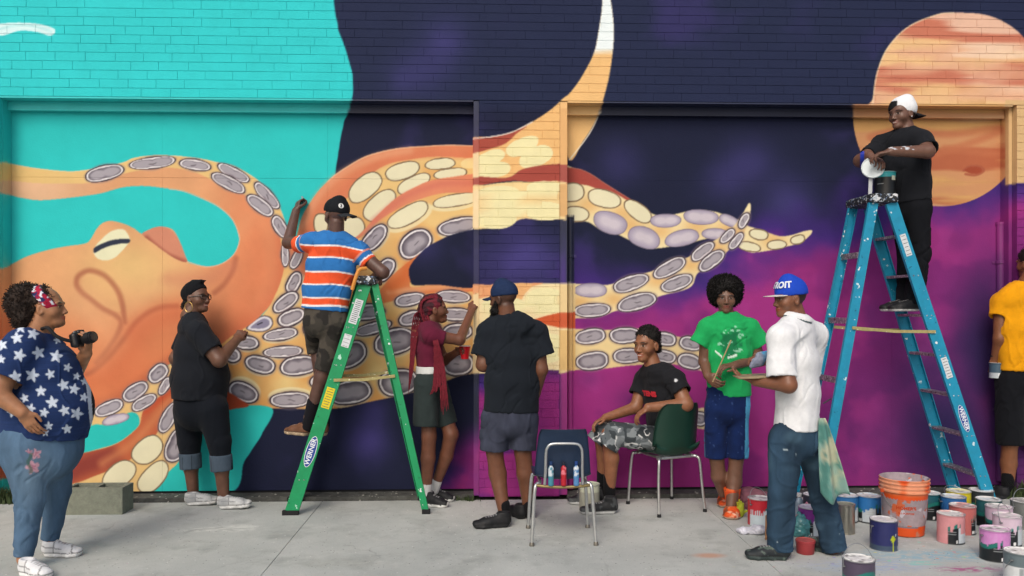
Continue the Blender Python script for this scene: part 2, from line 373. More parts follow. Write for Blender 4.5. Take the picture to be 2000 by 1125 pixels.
for (x, y, r_) in [(560, 645, 26), (520, 690, 22), (610, 770, 26), (480, 745, 24), (560, 750, 26), (700, 640, 22), (780, 690, 24), (820, 600, 24), (735, 730, 24)]:
    glow(CV, x, y, r_, r_, '#e8dc96', .5, body)
# raised arm: outer orange, yellow inner, second fold
A1 = TOP+[(1000, 312), (925, 309), (850, 306), (800, 312), (755, 322), (720, 345), (690, 376), (665, 402), (640, 445), (612, 500), (590, 545), (572, 520)]
fill(A1, '#dc8056', clip=Lm)
stroke([(600, 480), (622, 430), (650, 395), (700, 345), (760, 312), (840, 300), (925, 303)], 16, '#d9744f', .55, 16, clip=Lm)
stroke([(590, 440), (620, 385), (665, 340), (730, 308), (800, 294)], 14, '#e6a67c', .5, 16, clip=Lm)
stroke(TOP[6:], 2.5, '#e7b28c', .8, clip=Lm)
for s_ in [(627, 437, 14, 21, 0), (713, 366, 38, 21, -38), (786, 334, 35, 16, -18), (860, 320, 29, 11, -7), (808, 359, 34, 15, -26), (880, 339, 33, 10, -6), (741, 401, 39, 20, -46), (690, 444, 22, 21, 0)]: sucker(*s_, 'c', clip=Lm)
sucker(925, 318, 26, 11, -5, 'p', clip=Lm*.5)
fill([(690, 470), (712, 448), (738, 420), (775, 386), (810, 366), (840, 353), (880, 346), (940, 341), (940, 374), (870, 377), (830, 386), (790, 402), (745, 428), (715, 456)], '#de8460', clip=Lm)
stroke([(730, 432), (790, 385), (860, 360), (930, 358)], 12, '#d0685a', .5, 14, clip=Lm)
sucker(797, 420, 45, 17, -28, 'c', Lm, halo=9); sucker(892, 391, 47, 12, -10, 'c', Lm, halo=8)
for s_ in [(896, 442, 39, 16, -12), (811, 476, 34, 23, -34), (731, 465, 32, 15, -48), (752, 527, 24, 15, -58)]: sucker(*s_, 'g', Lm, halo=7)
fill([(728, 590), (760, 545), (790, 518), (824, 494), (815, 520), (802, 560), (850, 556), (940, 554), (940, 568), (860, 572), (800, 580), (750, 592)], '#da7a45', clip=Lm)
stroke([(760, 570), (800, 566), (860, 560), (930, 560)], 10, '#e39a66', .9, 8, clip=Lm)
stroke([(765, 560), (790, 540), (800, 520)], 22, '#d5652e', .7, 18, clip=Lm)
HM = poly_mask(HOLE)*Lm; paint(HM, night*.97)
# underside suckers
for s_ in [(574, 552, 21, 12, -62), (558, 590, 28, 13, -35), (569, 620, 27, 14, -24), (548, 653, 32, 11, -10), (481, 669, 23, 13, 8), (553, 687, 38, 10, -3), (455, 694, 14, 13, 0),
           (508, 712, 28, 16, 14), (584, 714, 36, 18, -6), (684, 693, 34, 22, -30), (714, 610, 36, 15, -8), (729, 641, 35, 11, -15), (771, 667, 40, 24, -12), (778, 747, 38, 25, -10), (684, 766, 40, 23, -12),
           (800, 585, 28, 12, -10), (802, 622, 23, 13, -15), (604, 642, 11, 11, 0), (616, 672, 10, 12, 0), (640, 600, 26, 12, -20), (640, 650, 22, 12, -15), (885, 579, 33, 11, 2), (891, 614, 29, 12, 2), (893, 648, 29, 15, -3), (894, 711, 31, 21, -5), (840, 640, 20, 12, 0), (836, 690, 22, 15, 0), (630, 745, 24, 13, 0), (845, 745, 24, 14, -12), (430, 735, 18, 14, 0)]:
    sucker(*s_, 'g', Lm*body, halo=5)
sucker(475, 766, 29, 18, 25, 'g', Lm, halo=-12); sucker(567, 781, 39, 14, -2, 'g', Lm, halo=-12)
SD = spline([(508-28, 640), (492, 622), (515, 614), (532, 621), (529, 640), (505, 648)])
fill([(481, 641), (497, 624), (516, 616), (531, 621), (533, 636), (520, 647), (498, 648)], '#4a3f47'); fill([(484, 641), (499, 626), (516, 618), (529, 623), (531, 635), (519, 645), (499, 646)], '#d9d6dc'); fill([(490, 640), (502, 629), (516, 622), (526, 626), (526, 635), (516, 641), (502, 642)], '#817d96'); stroke([(503, 634), (512, 630)], 2.5, '#3a3744')
# ---- head, cheek and the big curling arm
OUT = [(-140, 312), (0, 316), (20, 320), (70, 329), (130, 335), (165, 333), (200, 326), (240, 318), (262, 309), (300, 304), (345, 305), (395, 311), (422, 317), (455, 324), (490, 343), (512, 360), (536, 388), (550, 415), (559, 445), (562, 480), (556, 520), (548, 552), (536, 580), (522, 604), (490, 633), (455, 655), (420, 680), (365, 700), (338, 708), (318, 722), (292, 742), (262, 765), (239, 779), (210, 792), (183, 800), (172, 840), (165, 855), (165, 884), (140, 945), (60, 950), (-140, 940)]
orange = np.zeros_like(CV); hx = sstep(330, 520, PXX+(PYY-500)*.25)[..., None]; orange[:] = hexc('#dd9d6c'); orange = orange*(1-hx)+hexc('#de8054').astype(np.float32)*hx
lw = sstep(560, 760, PYY)[..., None]; orange = orange*(1-lw)+hexc('#d86e42').astype(np.float32)*lw
g = np.exp(-(((PXX-255)/110)**2+((PYY-520)/60)**2))[..., None]*.75; orange = orange*(1-g)+hexc('#e2bf78').astype(np.float32)*g
g = np.exp(-(((PXX-60)/120)**2+((PYY-560)/80)**2))[..., None]*.5; orange = orange*(1-g)+hexc('#dfa06a').astype(np.float32)*g
g = (1-sstep(60, 260, PXX))[..., None]*(1-sstep(390, 420, PYY))[..., None]; orange = orange*(1-g)+hexc('#dfb088').astype(np.float32)*g
orange *= (1+(n2(.02, 4, off=60.)-.5)*.10)[..., None]
OM = poly_mask(OUT)*Lm; paint(OM, orange)
RIM = OUT[1:28]
stroke([(470, 450), (500, 420), (530, 460), (540, 520), (530, 570), (505, 610)], 30, '#e39c6c', .35, 40, OM)
stroke([(552, 470), (548, 530), (534, 575), (508, 610), (470, 640), (430, 668)], 26, '#cf6442', .45, 36, OM)
stroke([(345, 695), (300, 728), (250, 765), (190, 790)], 18, '#a9543c', .55, 26, OM)
stroke([(330, 620), (300, 670), (250, 715), (200, 760)], 60, '#e08a57', .5, 60, OM)
def r2(*p): return [(100+x/4.3275, 500+y/4.3275) for x, y in p]
for p_, w_, a_ in ((r2((620,560),(600,400),(560,290),(480,190),(400,140),(310,125),(230,170),(215,240),(260,310),(340,370),(430,440),(540,500),(590,560),(560,660),(470,800),(380,900)), 10, .62),
                   (r2((1060,425),(930,435),(820,480),(720,560),(650,650),(580,740),(480,860),(370,960),(300,1000)), 10, .62), (r2((1560,20),(1530,130),(1460,240),(1380,310)), 10, .5)):
    stroke(p_, w_, '#9c4f3a', a_, 10, OM)
fill(r2((300,150),(400,180),(520,280),(570,400),(585,470),(480,440),(330,330),(270,250)), '#dfb072', a=.35, clip=OM)
stroke(r2((700,640),(800,560),(950,500),(1060,480)), 30, '#d9714a', .5, 40, OM)
stroke(r2((1180,470),(1000,520),(860,600),(740,720),(640,860),(500,980)), 60, '#c9603c', .45, 70, OM); stroke(r2((250,420),(420,560),(480,700),(380,860)), 50, '#e0a878', .35, 60, OM); stroke([(-20, 640), (40, 620), (110, 640), (160, 690)], 60, '#d0784c', .35, 70, OM); stroke([(330, 545), (400, 545), (450, 520)], 26, '#cb7a5c', .45, 30, OM)
# yellow outer edge of the curl with its suckers
YS = [(-140, 312), (0, 316), (20, 320), (70, 329), (130, 335), (165, 333), (200, 326), (240, 318), (262, 309), (300, 304), (345, 305), (395, 311), (422, 317), (455, 324), (490, 343), (512, 360), (536, 388), (550, 415), (559, 445), (562, 480), (556, 520), (552, 505), (549, 470), (540, 440), (523, 420), (500, 400), (478, 380), (440, 368), (415, 352), (380, 336), (340, 328), (300, 330), (255, 336), (200, 352), (165, 358), (80, 358), (0, 352), (-140, 350)]
fill(YS, '#e4bd76', clip=Lm)
stroke(OUT[1:20], 2, '#efcf9a', .6)
for s_ in [(204, 338, 37, 14, -15), (298, 318, 43, 11, -7), (381, 322, 30, 10, 10), (456, 338, 34, 10, 27), (446, 357, 35, 12, 26), (521, 382, 32, 11, 48), (508, 401, 30, 12, 38), (547, 443, 24, 11, 58), (557, 497, 23, 7, 88), (579, 506, 20, 9, -62)]: sucker(*s_, 'g', ring=.8)
# teal showing inside the curl
fill([(-140, 372), (0, 378), (35, 385), (75, 391), (120, 388), (170, 382), (200, 377), (240, 366), (280, 363), (320, 367), (360, 373), (400, 389), (430, 405), (455, 430), (467, 460), (467, 475), (459, 494), (445, 508), (425, 518), (400, 520), (375, 515), (366, 510), (358, 490), (347, 462), (335, 447), (315, 443), (296, 447), (279, 457), (262, 446), (245, 438), (222, 432), (204, 434), (190, 446), (177, 468), (165, 476), (130, 481), (95, 488), (55, 500), (25, 515), (0, 526), (-140, 560)], '#25c2c0')
stroke([(330, 369), (360, 374), (400, 390), (430, 406), (455, 430), (467, 460), (467, 475), (459, 494), (445, 508), (425, 518), (400, 521), (366, 511)], 2, '#eab795', .7)
def r1(*p): return [(x/4.3275, 280+y/4.3275) for x, y in p]
PB = fill(r1((1205,770),(1260,730),(1340,705),(1420,715),(1480,760),(1530,850),(1560,930),(1582,1002),(1500,982),(1400,920),(1300,845)), '#cf8467')
stroke(r1((1240,800),(1330,880),(1430,950),(1560,1000)), 9, '#9c4d3e', .8, 10, PB)
fill(r1((795,930),(802,880),(850,820),(930,750),(1000,725),(1050,730),(1085,770),(1097,820),(1060,880),(980,960),(900,990),(830,975)), '#e2e0b8')
fill(r1((797,885),(870,845),(960,815),(1060,807),(1100,812),(1090,842),(1020,848),(920,870),(850,900),(800,927)), '#2c3345')
# ---- lower left arm
LL = [(100, 960), (140, 945), (165, 884), (180, 845), (183, 800), (239, 779), (292, 742), (318, 722), (338, 708), (400, 690), (440, 760), (440, 797), (380, 840), (352, 898), (330, 922), (293, 960)]
lc = (PXX < 445)*(PYY > 700)*(1-poly_mask([(140, 690), (345, 690), (338, 708), (318, 722), (292, 742), (262, 765), (239, 779), (183, 801), (140, 815)], False))
fill(LL, '#e3bb76', clip=lc.astype(np.float32))
RB = fill([(-140, 945), (60, 950), (140, 945), (185, 930), (222, 915), (262, 893), (290, 868), (312, 838), (330, 800), (345, 770), (370, 755), (352, 745), (325, 765), (282, 800), (270, 834), (225, 868), (165, 884), (100, 895), (-140, 905)], '#c25f3b')
stroke([(130, 925), (175, 905), (215, 893)], 40, '#8a3730', .9, 30, RB); stroke([(200, 905), (260, 865), (300, 820), (330, 780)], 16, '#d58350', .6, 18, RB); stroke([(285, 800), (315, 775), (345, 752)], 16, '#cc4a28', .7, 14, RB)
fill([(165, 855), (172, 839), (186, 829), (216, 829), (250, 807), (266, 807), (273, 819), (270, 833), (248, 853), (225, 867), (192, 877), (165, 884), (120, 893), (-140, 900), (-140, 840), (120, 850)], '#22bdb6')
fill([(352, 900), (362, 870), (382, 838), (440, 797), (531, 797), (510, 850), (478, 900), (450, 962), (293, 962), (330, 922)], '#24bfb9')
fill([(442, 766), (470, 780), (486, 793), (460, 798), (440, 799)], '#b84a2b')
fill([(-140, 897), (60, 890), (60, 912), (20, 915), (-140, 912)], '#8d3a30'); fill([(-140, 935), (80, 935), (80, 965), (-140, 965)], '#22bdb6', False)
for s_ in [(309, 729, 22, 14, -42), (264, 765, 27, 14, -36), (213, 797, 28, 13, -22), (281, 786, 26, 11, -28), (322, 754, 19, 8, -60), (330, 815, 33, 13, -62), (345, 870, 33, 20, -65)]: sucker(*s_, 'g', ring=.75)
sucker(226, 819, 27, 9, -14, 'l')
for s_ in [(288, 879, 34, 23, -42), (232, 929, 37, 23, -42), (299, 932, 37, 21, -46)]: sucker(*s_, 'c', ring=1)
# ---- arm B and tip C on the right panel, arm A above
Rm = (PXX > 1092).astype(np.float32); Rp = (PXX > 1106).astype(np.float32)
def arm(pts, base='#ecdba6'):
    M = fill(pts, base, clip=Rm)
    return M
AA = [(1085, 328), (1125, 329), (1151, 338), (1185, 360), (1217, 380), (1239, 394), (1276, 418), (1308, 420), (1347, 412), (1370, 410), (1399, 414), (1421, 422), (1444, 430), (1461, 441), (1487, 449), (1521, 461), (1547, 459), (1569, 452), (1586, 450), (1583, 459), (1564, 474), (1535, 482), (1492, 491), (1462, 492), (1441, 476), (1407, 464), (1373, 468), (1336, 479), (1308, 482), (1279, 485), (1251, 479), (1228, 468), (1205, 457), (1177, 451), (1154, 436), (1137, 432), (1085, 430)]
M = arm(AA)
for (x, y) in [(1150, 400), (1232, 440), (1290, 452), (1360, 442), (1420, 448), (1510, 470), (1215, 415)]:
    glow(CV, x, y, 26, 18, '#e2b06a', .8, M)
fill([(1085, 328), (1125, 329), (1151, 338), (1185, 360), (1217, 380), (1241, 395), (1225, 391), (1195, 374), (1165, 368), (1140, 361), (1085, 360)], '#a9463c', clip=Rm)
for s_ in [(1115, 376, 27, 18, -5), (1180, 388, 33, 17, 12), (1246, 413, 30, 16, 36), (1126, 418, 24, 15, 8), (1482, 458, 19, 10, 10), (1517, 478, 19, 9, -5), (1558, 468, 14, 9, -15)]: sucker(*s_, 'c', Rp)
sucker(1464, 482, 22, 9, 12, 'c', Rp)
for s_ in [(1192, 435, 34, 20, 18), (1258, 464, 31, 20, 18), (1300, 431, 29, 13, 0), (1332, 465, 34, 15, -12), (1369, 424, 34, 14, 2), (1397, 457, 25, 11, 2), (1424, 431, 20, 10, 25)]: sucker(*s_, 'l', Rp)
BB = [(1085, 553), (1125, 554), (1165, 556), (1194, 555), (1236, 539), (1273, 530), (1308, 513), (1345, 502), (1364, 484), (1399, 468), (1430, 445), (1443, 429), (1453, 414), (1463, 397), (1467, 402), (1465, 420), (1458, 443), (1450, 462), (1421, 491), (1401, 516), (1364, 533), (1347, 562), (1285, 580), (1251, 602), (1205, 607), (1174, 618), (1125, 622), (1085, 622)]
M = arm(BB)
for (x, y) in [(1200, 585), (1285, 548), (1350, 517), (1400, 485), (1135, 590), (1440, 455)]:
    glow(CV, x, y, 26, 16, '#e2b06a', .85, M)
sucker(1154, 567, 32, 13, 0, 'l', Rp)
for s_ in [(1232, 553, 35, 14, -20), (1308, 523, 33, 14, -28), (1372, 491, 26, 11, -36), (1421, 461, 18, 8, -45), (1453, 431, 16, 8, -62), (1157, 606, 34, 13, -3), (1244, 590, 39, 15, -14), (1322, 553, 32, 13, -22), (1390, 509, 28, 13, -38), (1438, 471, 19, 8, -50)]: sucker(*s_, 'g', Rp, ring=.75)
CC = [(1085, 640), (1125, 642), (1182, 645), (1240, 641), (1290, 650), (1327, 658), (1368, 667), (1400, 690), (1420, 740), (1400, 760), (1385, 730), (1365, 723), (1320, 712), (1270, 712), (1230, 714), (1170, 721), (1122, 723), (1085, 724)]
M = arm(CC, '#e9cf92')
for s_ in [(1153, 657, 30, 14, -8), (1221, 655, 30, 15, -5), (1298, 662, 22, 13, 10), (1349, 671, 22, 13, 15), (1157, 705, 32, 17, -8), (1227, 695, 29, 14, -4), (1298, 696, 22, 12, 15), (1347, 706, 24, 14, 18)]: sucker(*s_, 'g', Rp, ring=.75)
fill([(1340, 805), (1360, 798), (1385, 800), (1392, 828), (1378, 838), (1352, 832)], '#e6d59c', clip=Rm); sucker(1366, 818, 16, 13, 5, 'g', Rp, ring=.75)
stroke([(1085, 722), (1122, 722)], 3, '#e9d9a0')
# ---- the pier between the doors and its steel edges: x 925..1108
Pm = ((PXX >= 924) & (PXX <= 1108)).astype(np.float32)
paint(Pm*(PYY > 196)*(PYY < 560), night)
fill([(915, 275), (960, 268), (1000, 258), (1040, 238), (1075, 215), (1096, 198), (1112, 198), (1112, 330), (1060, 325), (1020, 332), (990, 348), (915, 350)], '#eeb973', clip=Pm)
fill([(915, 272), (960, 268), (1000, 259), (1030, 246), (1008, 262), (988, 280), (960, 290), (915, 300)], '#ad4b3c', clip=Pm)
stroke([(915, 272), (960, 267), (1000, 258), (1040, 238)], 2.5, '#eadfd2', .8, clip=Pm)
for s_ in [(955, 310, 33, 15, -24), (1020, 286, 34, 17, -22), (1047, 306, 36, 19, -22), (958, 331, 40, 17, -5)]: sucker(*s_, 'p', Pm)
fill([(915, 345), (990, 347), (1020, 331), (1060, 323), (1112, 323), (1112, 362), (1040, 356), (1000, 353), (950, 360), (915, 370)], '#a9483c', clip=Pm)
fill([(915, 370), (950, 361), (1000, 355), (1040, 356), (1112, 360), (1112, 425), (1093, 428), (1060, 430), (1025, 427), (1000, 435), (960, 445), (915, 440)], '#edcf8f', clip=Pm)
for s_ in [(974, 379, 42, 17, -2), (1064, 369, 37, 16, 0), (968, 425, 44, 22, -3), (1064, 412, 40, 19, 0), (975, 402, 38, 14, 0)]: sucker(*s_, 'p', Pm)
fill([(1093, 360), (1112, 360), (1112, 424), (1093, 424)], '#dca968', False, Pm)
fill([(915, 560), (960, 557), (1000, 554), (1112, 553), (1112, 724), (1093, 723), (1040, 722), (990, 728), (915, 730)], '#efd9a4', False, Pm)
fill([(915, 558), (960, 556), (1040, 553), (1060, 554), (1010, 566), (975, 575), (915, 585)], '#e69c68', clip=Pm)
fill([(1000, 560), (1040, 556), (1025, 575), (1018, 595), (1035, 600), (1020, 612), (1000, 625)], '#ecb070', clip=Pm)
for s_ in [(1066, 588, 44, 26, 0), (985, 600, 46, 20, 0), (985, 650, 46, 30, 0), (1068, 680, 40, 30, 0)]: sucker(*s_, 'p', Pm)
fill([(1036, 626), (1070, 616), (1093, 611), (1126, 609), (1126, 642), (1093, 640), (1060, 633)], '#d4582c', False, (PXX < 1124).astype(np.float32))
fill([(1093, 645), (1126, 645), (1126, 724), (1093, 724)], '#e6bb72', False, (PXX < 1124).astype(np.float32)); fill([(1093, 556), (1126, 556), (1126, 608), (1093, 610)], '#e8c98c', False, (PXX < 1124).astype(np.float32))
fill([(1106, 421), (1122, 421), (1122, 552), (1106, 552)], '#23263d', False)
fill([(924, 300), (936, 297), (936, 346), (924, 348)], '#e9cc9a', False); fill([(924, 372), (936, 370), (936, 444), (924, 446)], '#ecd2a0', False); fill([(924, 575), (936, 572), (936, 728), (924, 730)], '#ecd09a', False)
# ---- the horn-like arm tip rising over the brick
HORN = [(1112, 312), (1092, 212), (1094, 198), (1112, 183), (1130, 160), (1150, 126), (1163, 96), (1170, 60), (1176, 20), (1178, -10), (1190, -10), (1197, 30), (1199, 62), (1197, 102), (1190, 150), (1180, 190), (1172, 216), (1158, 247), (1140, 275)]
hm = poly_mask(HORN)*((PXX > 1107) | (PYY < 200)); hm = np.clip(hm, 0, 1)
rag = (n2(.09, 2, sx=.3, sy=2.)-.5)*8
paint(hm, '#efbd78'); g = sstep(10, -6, PYY-100+rag)*hm; paint(g.astype(np.float32), '#e4eff0')
stroke([(1112, 312), (1140, 277), (1158, 249), (1172, 218)], 2.5, '#efe6cf', .8)
paint(((PXX > 1093)*(PXX < 1109)*(PYY > 212)*(PYY < 322)).astype(np.float32), '#e3ab66')
lum_ = CV.mean(-1, keepdims=True); om_ = (sstep(.02, .12, CV[..., 0]-CV[..., 2])*(CV[..., 0] > .5))[..., None]; CV = np.clip(CV*(1-.07-.03*om_)+lum_*(.07+.03*om_), 0, 1)*(1-.02*om_)  # slight overall greying puts haze into the paint; warm hues toned down further
def mural(P):
    x, y = proj(P); x = np.clip(x-CX0, 0, CWD-2.01); y = np.clip(y-CY0, 0, CHT-2.01)
    i, j = x.astype(int), y.astype(int); f, g_ = (x-i)[..., None], (y-j)[..., None]
    return CV[j, i]*(1-f)*(1-g_)+CV[j, i+1]*f*(1-g_)+CV[j+1, i]*(1-f)*g_+CV[j+1, i+1]*f*g_
# ================================================================ building
PAINTED = mat('painted masonry', rough=.75, vary=.07, vscale=5., bump=.35, bscale=110, attr=True, spec=.15)
PAINTPLY = mat('painted plywood', rough=.75, vary=.06, vscale=4., bump=.15, bscale=90, attr=True, spec=.15)
STEELPAINT = mat('painted steel', rough=.5, vary=.07, vscale=6., bump=.1, bscale=120, attr=True, spec=.4)
DARKGAP = mat('dark gap', '#15161a', rough=.9)
RECESS = .17; LZ = 3.226; TOPZ = 4.45
bld = empty('painted_building', (0, 0, 0))
tag(bld, 'low brick building with two boarded garage doors under a huge orange octopus mural', 'building')
def grid_sheet(p0, ux, uz, L, Hh, step, edge=None):
    nx, nz = max(1, int(round(L/step))), max(1, int(round(Hh/step)))
    u, v = np.meshgrid(np.linspace(0, L, nx+1), np.linspace(0, Hh, nz+1), indexing='ij')
    P = np.asarray(p0, float)+u[..., None]*np.asarray(ux, float)+v[..., None]*np.asarray(uz, float)
    idx = np.arange((nx+1)*(nz+1)).reshape(nx+1, nz+1)
    F = np.stack([idx[:-1, :-1], idx[1:, :-1], idx[1:, 1:], idx[:-1, 1:]], -1).reshape(-1, 4)
    return P.reshape(-1, 3), F, (nx, nz)
def slab_sheet(name, x0, x1, y, z0, z1, th, step, m, parent, jit=0.):
    """upright board: painted front grid at plane y with real thickness th behind"""
    P, F, (nx, nz) = grid_sheet((x0, y, z0), (1, 0, 0), (0, 0, 1), x1-x0, z1-z0, step)
    if jit: P[:, 1] += (vnoise(P, 1.1, 3.)-.5)*jit
    idx = np.arange((nx+1)*(nz+1)).reshape(nx+1, nz+1)
    ring = np.concatenate([idx[:, 0], idx[-1, 1:], idx[::-1, -1][1:], idx[0, ::-1][1:-1]])
    B = P[ring].copy(); B[:, 1] = y+th; n0 = len(P); m_ = len(ring); r2_ = np.arange(m_)+n0
    F2 = np.stack([ring, r2_, np.roll(r2_, -1), np.roll(ring, -1)], -1)
    V = np.vstack([P, B]); col = mural(V); col[n0:] = col[ring]
    return np_mesh(name, V, np.vstack([F, F2]), m, parent, col, smooth=False)
# panels of the two boarded doors
DY = RECESS
def X_at(px, y): return W(px, 600, y)[0]
DZ0 = W(600, 957, DY)[2]; DZT = LZ-.03; SEAM = W(300, 347, DY)[2]
doors = []
for pxs in ([14, 317, 640, 931], [1101, 1420, 1742, 1962]):
    dx = [X_at(p, DY) for p in pxs]
    fr = MB().box((dx[0]-.02, DY+.012, DZ0-.02), (dx[-1]+.02, DY+.10, DZT+.02)).build('garage_door', DARKGAP, bld)
    gp, gz = (.0005, .0009) if pxs[0] < 500 else (.0003, .0004)
    for i in range(3):
        for (za, zb) in ((DZ0, SEAM-gz), (SEAM+gz, DZT)):
            slab_sheet('plywood_sheet', dx[i]+gp, dx[i+1]-gp, DY+.0008*((i+(za > 1)) % 2), za, zb, .011, .0068, PAINTPLY, fr, .003)
# steel header trim under the brick, jambs at the sides
def painted_box(name, lo, hi, m, parent, step=.03):
    mb = MB(); x0, y0, z0 = lo; x1, y1, z1 = hi; V = []; F = []
    for p0, ux, uz, L, H_ in (((x0, y0, z0), (1,0,0), (0,0,1), x1-x0, z1-z0), ((x0, y1, z0), (0,-1,0), (0,0,1), y1-y0, z1-z0), ((x1, y0, z0), (0,1,0), (0,0,1), y1-y0, z1-z0),
                              ((x0, y1, z0), (1,0,0), (0,-1,0), x1-x0, y1-y0), ((x0, y0, z1), (1,0,0), (0,1,0), x1-x0, y1-y0), ((x1, y1, z0), (-1,0,0), (0,0,1), x1-x0, z1-z0)):
        P, f, _ = grid_sheet(p0, ux, uz, L, H_, step); F.append(f+sum(len(v) for v in V)); V.append(P)
    V = np.vstack(V); return np_mesh(name, V, np.vstack(F), m, parent, mural(V), smooth=False)
xl, xr = X_at(925, 0), X_at(1108, 0); bx0, bx1 = X_at(936, 0), X_at(1093, 0)
XL, XR = -8.6, 8.6
jl0, jl1 = X_at(-2, 0), X_at(14, DY); rj0, rj1 = X_at(1964, .1), X_at(1986, 0)
painted_box('door_jamb', (xl, .010, 0.03), (bx0-.003, DY+.03, LZ-.004), STEELPAINT, bld, .012)
painted_box('door_jamb', (bx1+.003, .010, 0.03), (xr, DY+.03, LZ-.004), STEELPAINT, bld, .012)
painted_box('door_jamb', (jl0, .05, 0.03), (jl1, DY+.03, LZ-.004), STEELPAINT, bld, .012)
painted_box('door_jamb', (rj0, .06, 0.03), (rj1, DY+.03, LZ-.004), STEELPAINT, bld, .012)
for a_, b_ in ((jl1+.002, xl-.002), (xr+.002, rj0-.002)):
    painted_box('door_header', (a_, DY-.055, LZ-.085), (b_, DY-.006, LZ-.0135), STEELPAINT, bld, .02)
    painted_box('steel_lintel', (a_-.0, .004, LZ-.012), (b_, DY+.02, LZ-.001), STEELPAINT, bld, .02)
# ---- brickwork
COURSE, BL, JT = .0705, .228, .0052
def brick_geo(x0, x1, z0, z1, y, tilt, dep=.012):
    """front face with enough points to carry the painted edges, plus four sides"""
    c = mural(np.array([(x, y, z) for x in np.linspace(x0, x1, 7) for z in (z0, (z0+z1)/2, z1)])); var = (c.max(0)-c.min(0)).max()
    step = .0085 if var > .12 else .12
    P, F, (nx, nz) = grid_sheet((x0, y, z0), (1, 0, 0), (0, 0, 1), x1-x0, z1-z0, step)
    P[:, 1] += tilt[0]*(P[:, 0]-x0)+tilt[1]*(P[:, 2]-z0)+tilt[2]
    idx = np.arange((nx+1)*(nz+1)).reshape(nx+1, nz+1)
    ring = np.concatenate([idx[:, 0], idx[-1, 1:], idx[::-1, -1][1:], idx[0, ::-1][1:-1]])
    n0, m_ = len(P), len(ring)
    B1 = P[ring].copy(); cx, cz = (x0+x1)/2, (z0+z1)/2          # softened arris, then the side
    B1[:, 0] += np.sign(B1[:, 0]-cx)*.0011*(np.abs(np.abs(B1[:, 0]-cx)-(x1-x0)/2) < 1e-6); B1[:, 2] += np.sign(B1[:, 2]-cz)*.0011*(np.abs(np.abs(B1[:, 2]-cz)-(z1-z0)/2) < 1e-6); B1[:, 1] += .0008
    B2 = B1.copy(); B2[:, 1] = y+dep
    V = np.vstack([P, B1, B2]); r1_, r2_ = np.arange(m_)+n0, np.arange(m_)+n0+m_
    F = np.vstack([F, np.stack([ring, r1_, np.roll(r1_, -1), np.roll(ring, -1)], -1), np.stack([r1_, r2_, np.roll(r2_, -1), np.roll(r1_, -1)], -1)])
    col = mural(V); col[n0:n0+m_] = col[ring]; col[n0+m_:] = col[ring]
    return V, F, col
class Stuff:
    def __init__(s): s.V, s.F, s.C, s.n = [], [], [], 0
    def add(s, V, F, C): s.V.append(V); s.F.append(F+s.n); s.C.append(C); s.n += len(V)
    def build(s, name, m, parent):
        if s.n: tag(np_mesh(name, np.vstack(s.V), np.vstack(s.F), m, parent, np.vstack(s.C), smooth=False), kind='stuff')
def lay(parent, x0, x1, z0, z1, single, y=0.0, phase=0.):
    st_ = Stuff(); nc_ = int(math.ceil((z1-z0)/COURSE)); cnt = 0
    for r_ in range(nc_):
        za = z0+r_*COURSE; zb = min(za+COURSE-JT, z1); x = x0-(BL*(.5 if r_ % 2 else 0)+phase*BL)
        while x < x1-.02:
            L = BL*(1+random.uniform(-.05, .05)); L = BL*2 if random.random() < .16 else L
            a_, b_ = max(x, x0), min(x+L-JT, x1); x += L
            if b_-a_ < .03: continue
            V, F, C = brick_geo(a_, b_, za+random.uniform(-.0006, .0006), zb, y, (random.uniform(-.002, .002), random.uniform(-.003, .003), random.uniform(-.0004, .0004)))
            px, py = proj(np.array([(a_+b_)/2, y, (za+zb)/2]))
            if single(px, py): np_mesh('brick', V, F, PAINTED, parent, C, smooth=False); cnt += 1
            else: st_.add(V, F, C)
    st_.build('brickwork', PAINTED, parent); return cnt
def mortar(name, x0, x1, z0, z1, y, depth):
    P, F, _ = grid_sheet((x0, y, z0), (1, 0, 0), (0, 0, 1), x1-x0, z1-z0, .022)
    V = [P]; Fs = [F]; n = len(P)
    for p0, ux, uz, L, H_ in (((x0, y+depth, z0), (0,-1,0), (0,0,1), depth, z1-z0), ((x1, y, z0), (0,1,0), (0,0,1), depth, z1-z0), ((x0, y+depth, z0), (1,0,0), (0,-1,0), x1-x0, depth), ((x0, y, z1), (1,0,0), (0,1,0), x1-x0, depth)):
        p, f, _ = grid_sheet(p0, ux, uz, L, H_, .03); V.append(p); Fs.append(f+n); n += len(p)
    V = np.vstack(V); c = mural(V)
    return np_mesh(name, V, np.vstack(Fs), PAINTED, bld, c, smooth=False)
pw = mortar('brick_pier', bx0, bx1, 0.02, LZ-.002, .0042, .24)
c1 = lay(pw, bx0, bx1, .028, LZ-.004, lambda x, y: True, phase=.3)
rp = mortar('brick_pier', rj1+.003, XR, 0.02, LZ-.002, .0045, .24)
c2 = lay(rp, rj1+.003, XR, .028, LZ-.004, lambda x, y: x < 2004 and y > 120)
lp_ = mortar('brick_pier', XL, jl0-.003, 0.02, LZ-.002, .0045, .24); lay(lp_, XL, jl0-.003, .028, LZ-.004, lambda x, y: False)
uw = mortar('brick_wall', XL, XR, LZ, TOPZ, .0042, .3)
left = [300-c1-c2]
def upper(x, y):
    if left[0] > 0 and 760 < x < 2000 and y > 5 and not (x < 905 and y < 60):
        left[0] -= 1; return True
    return False
lay(uw, XL, XR, LZ+.003, TOPZ, upper, phase=.15)
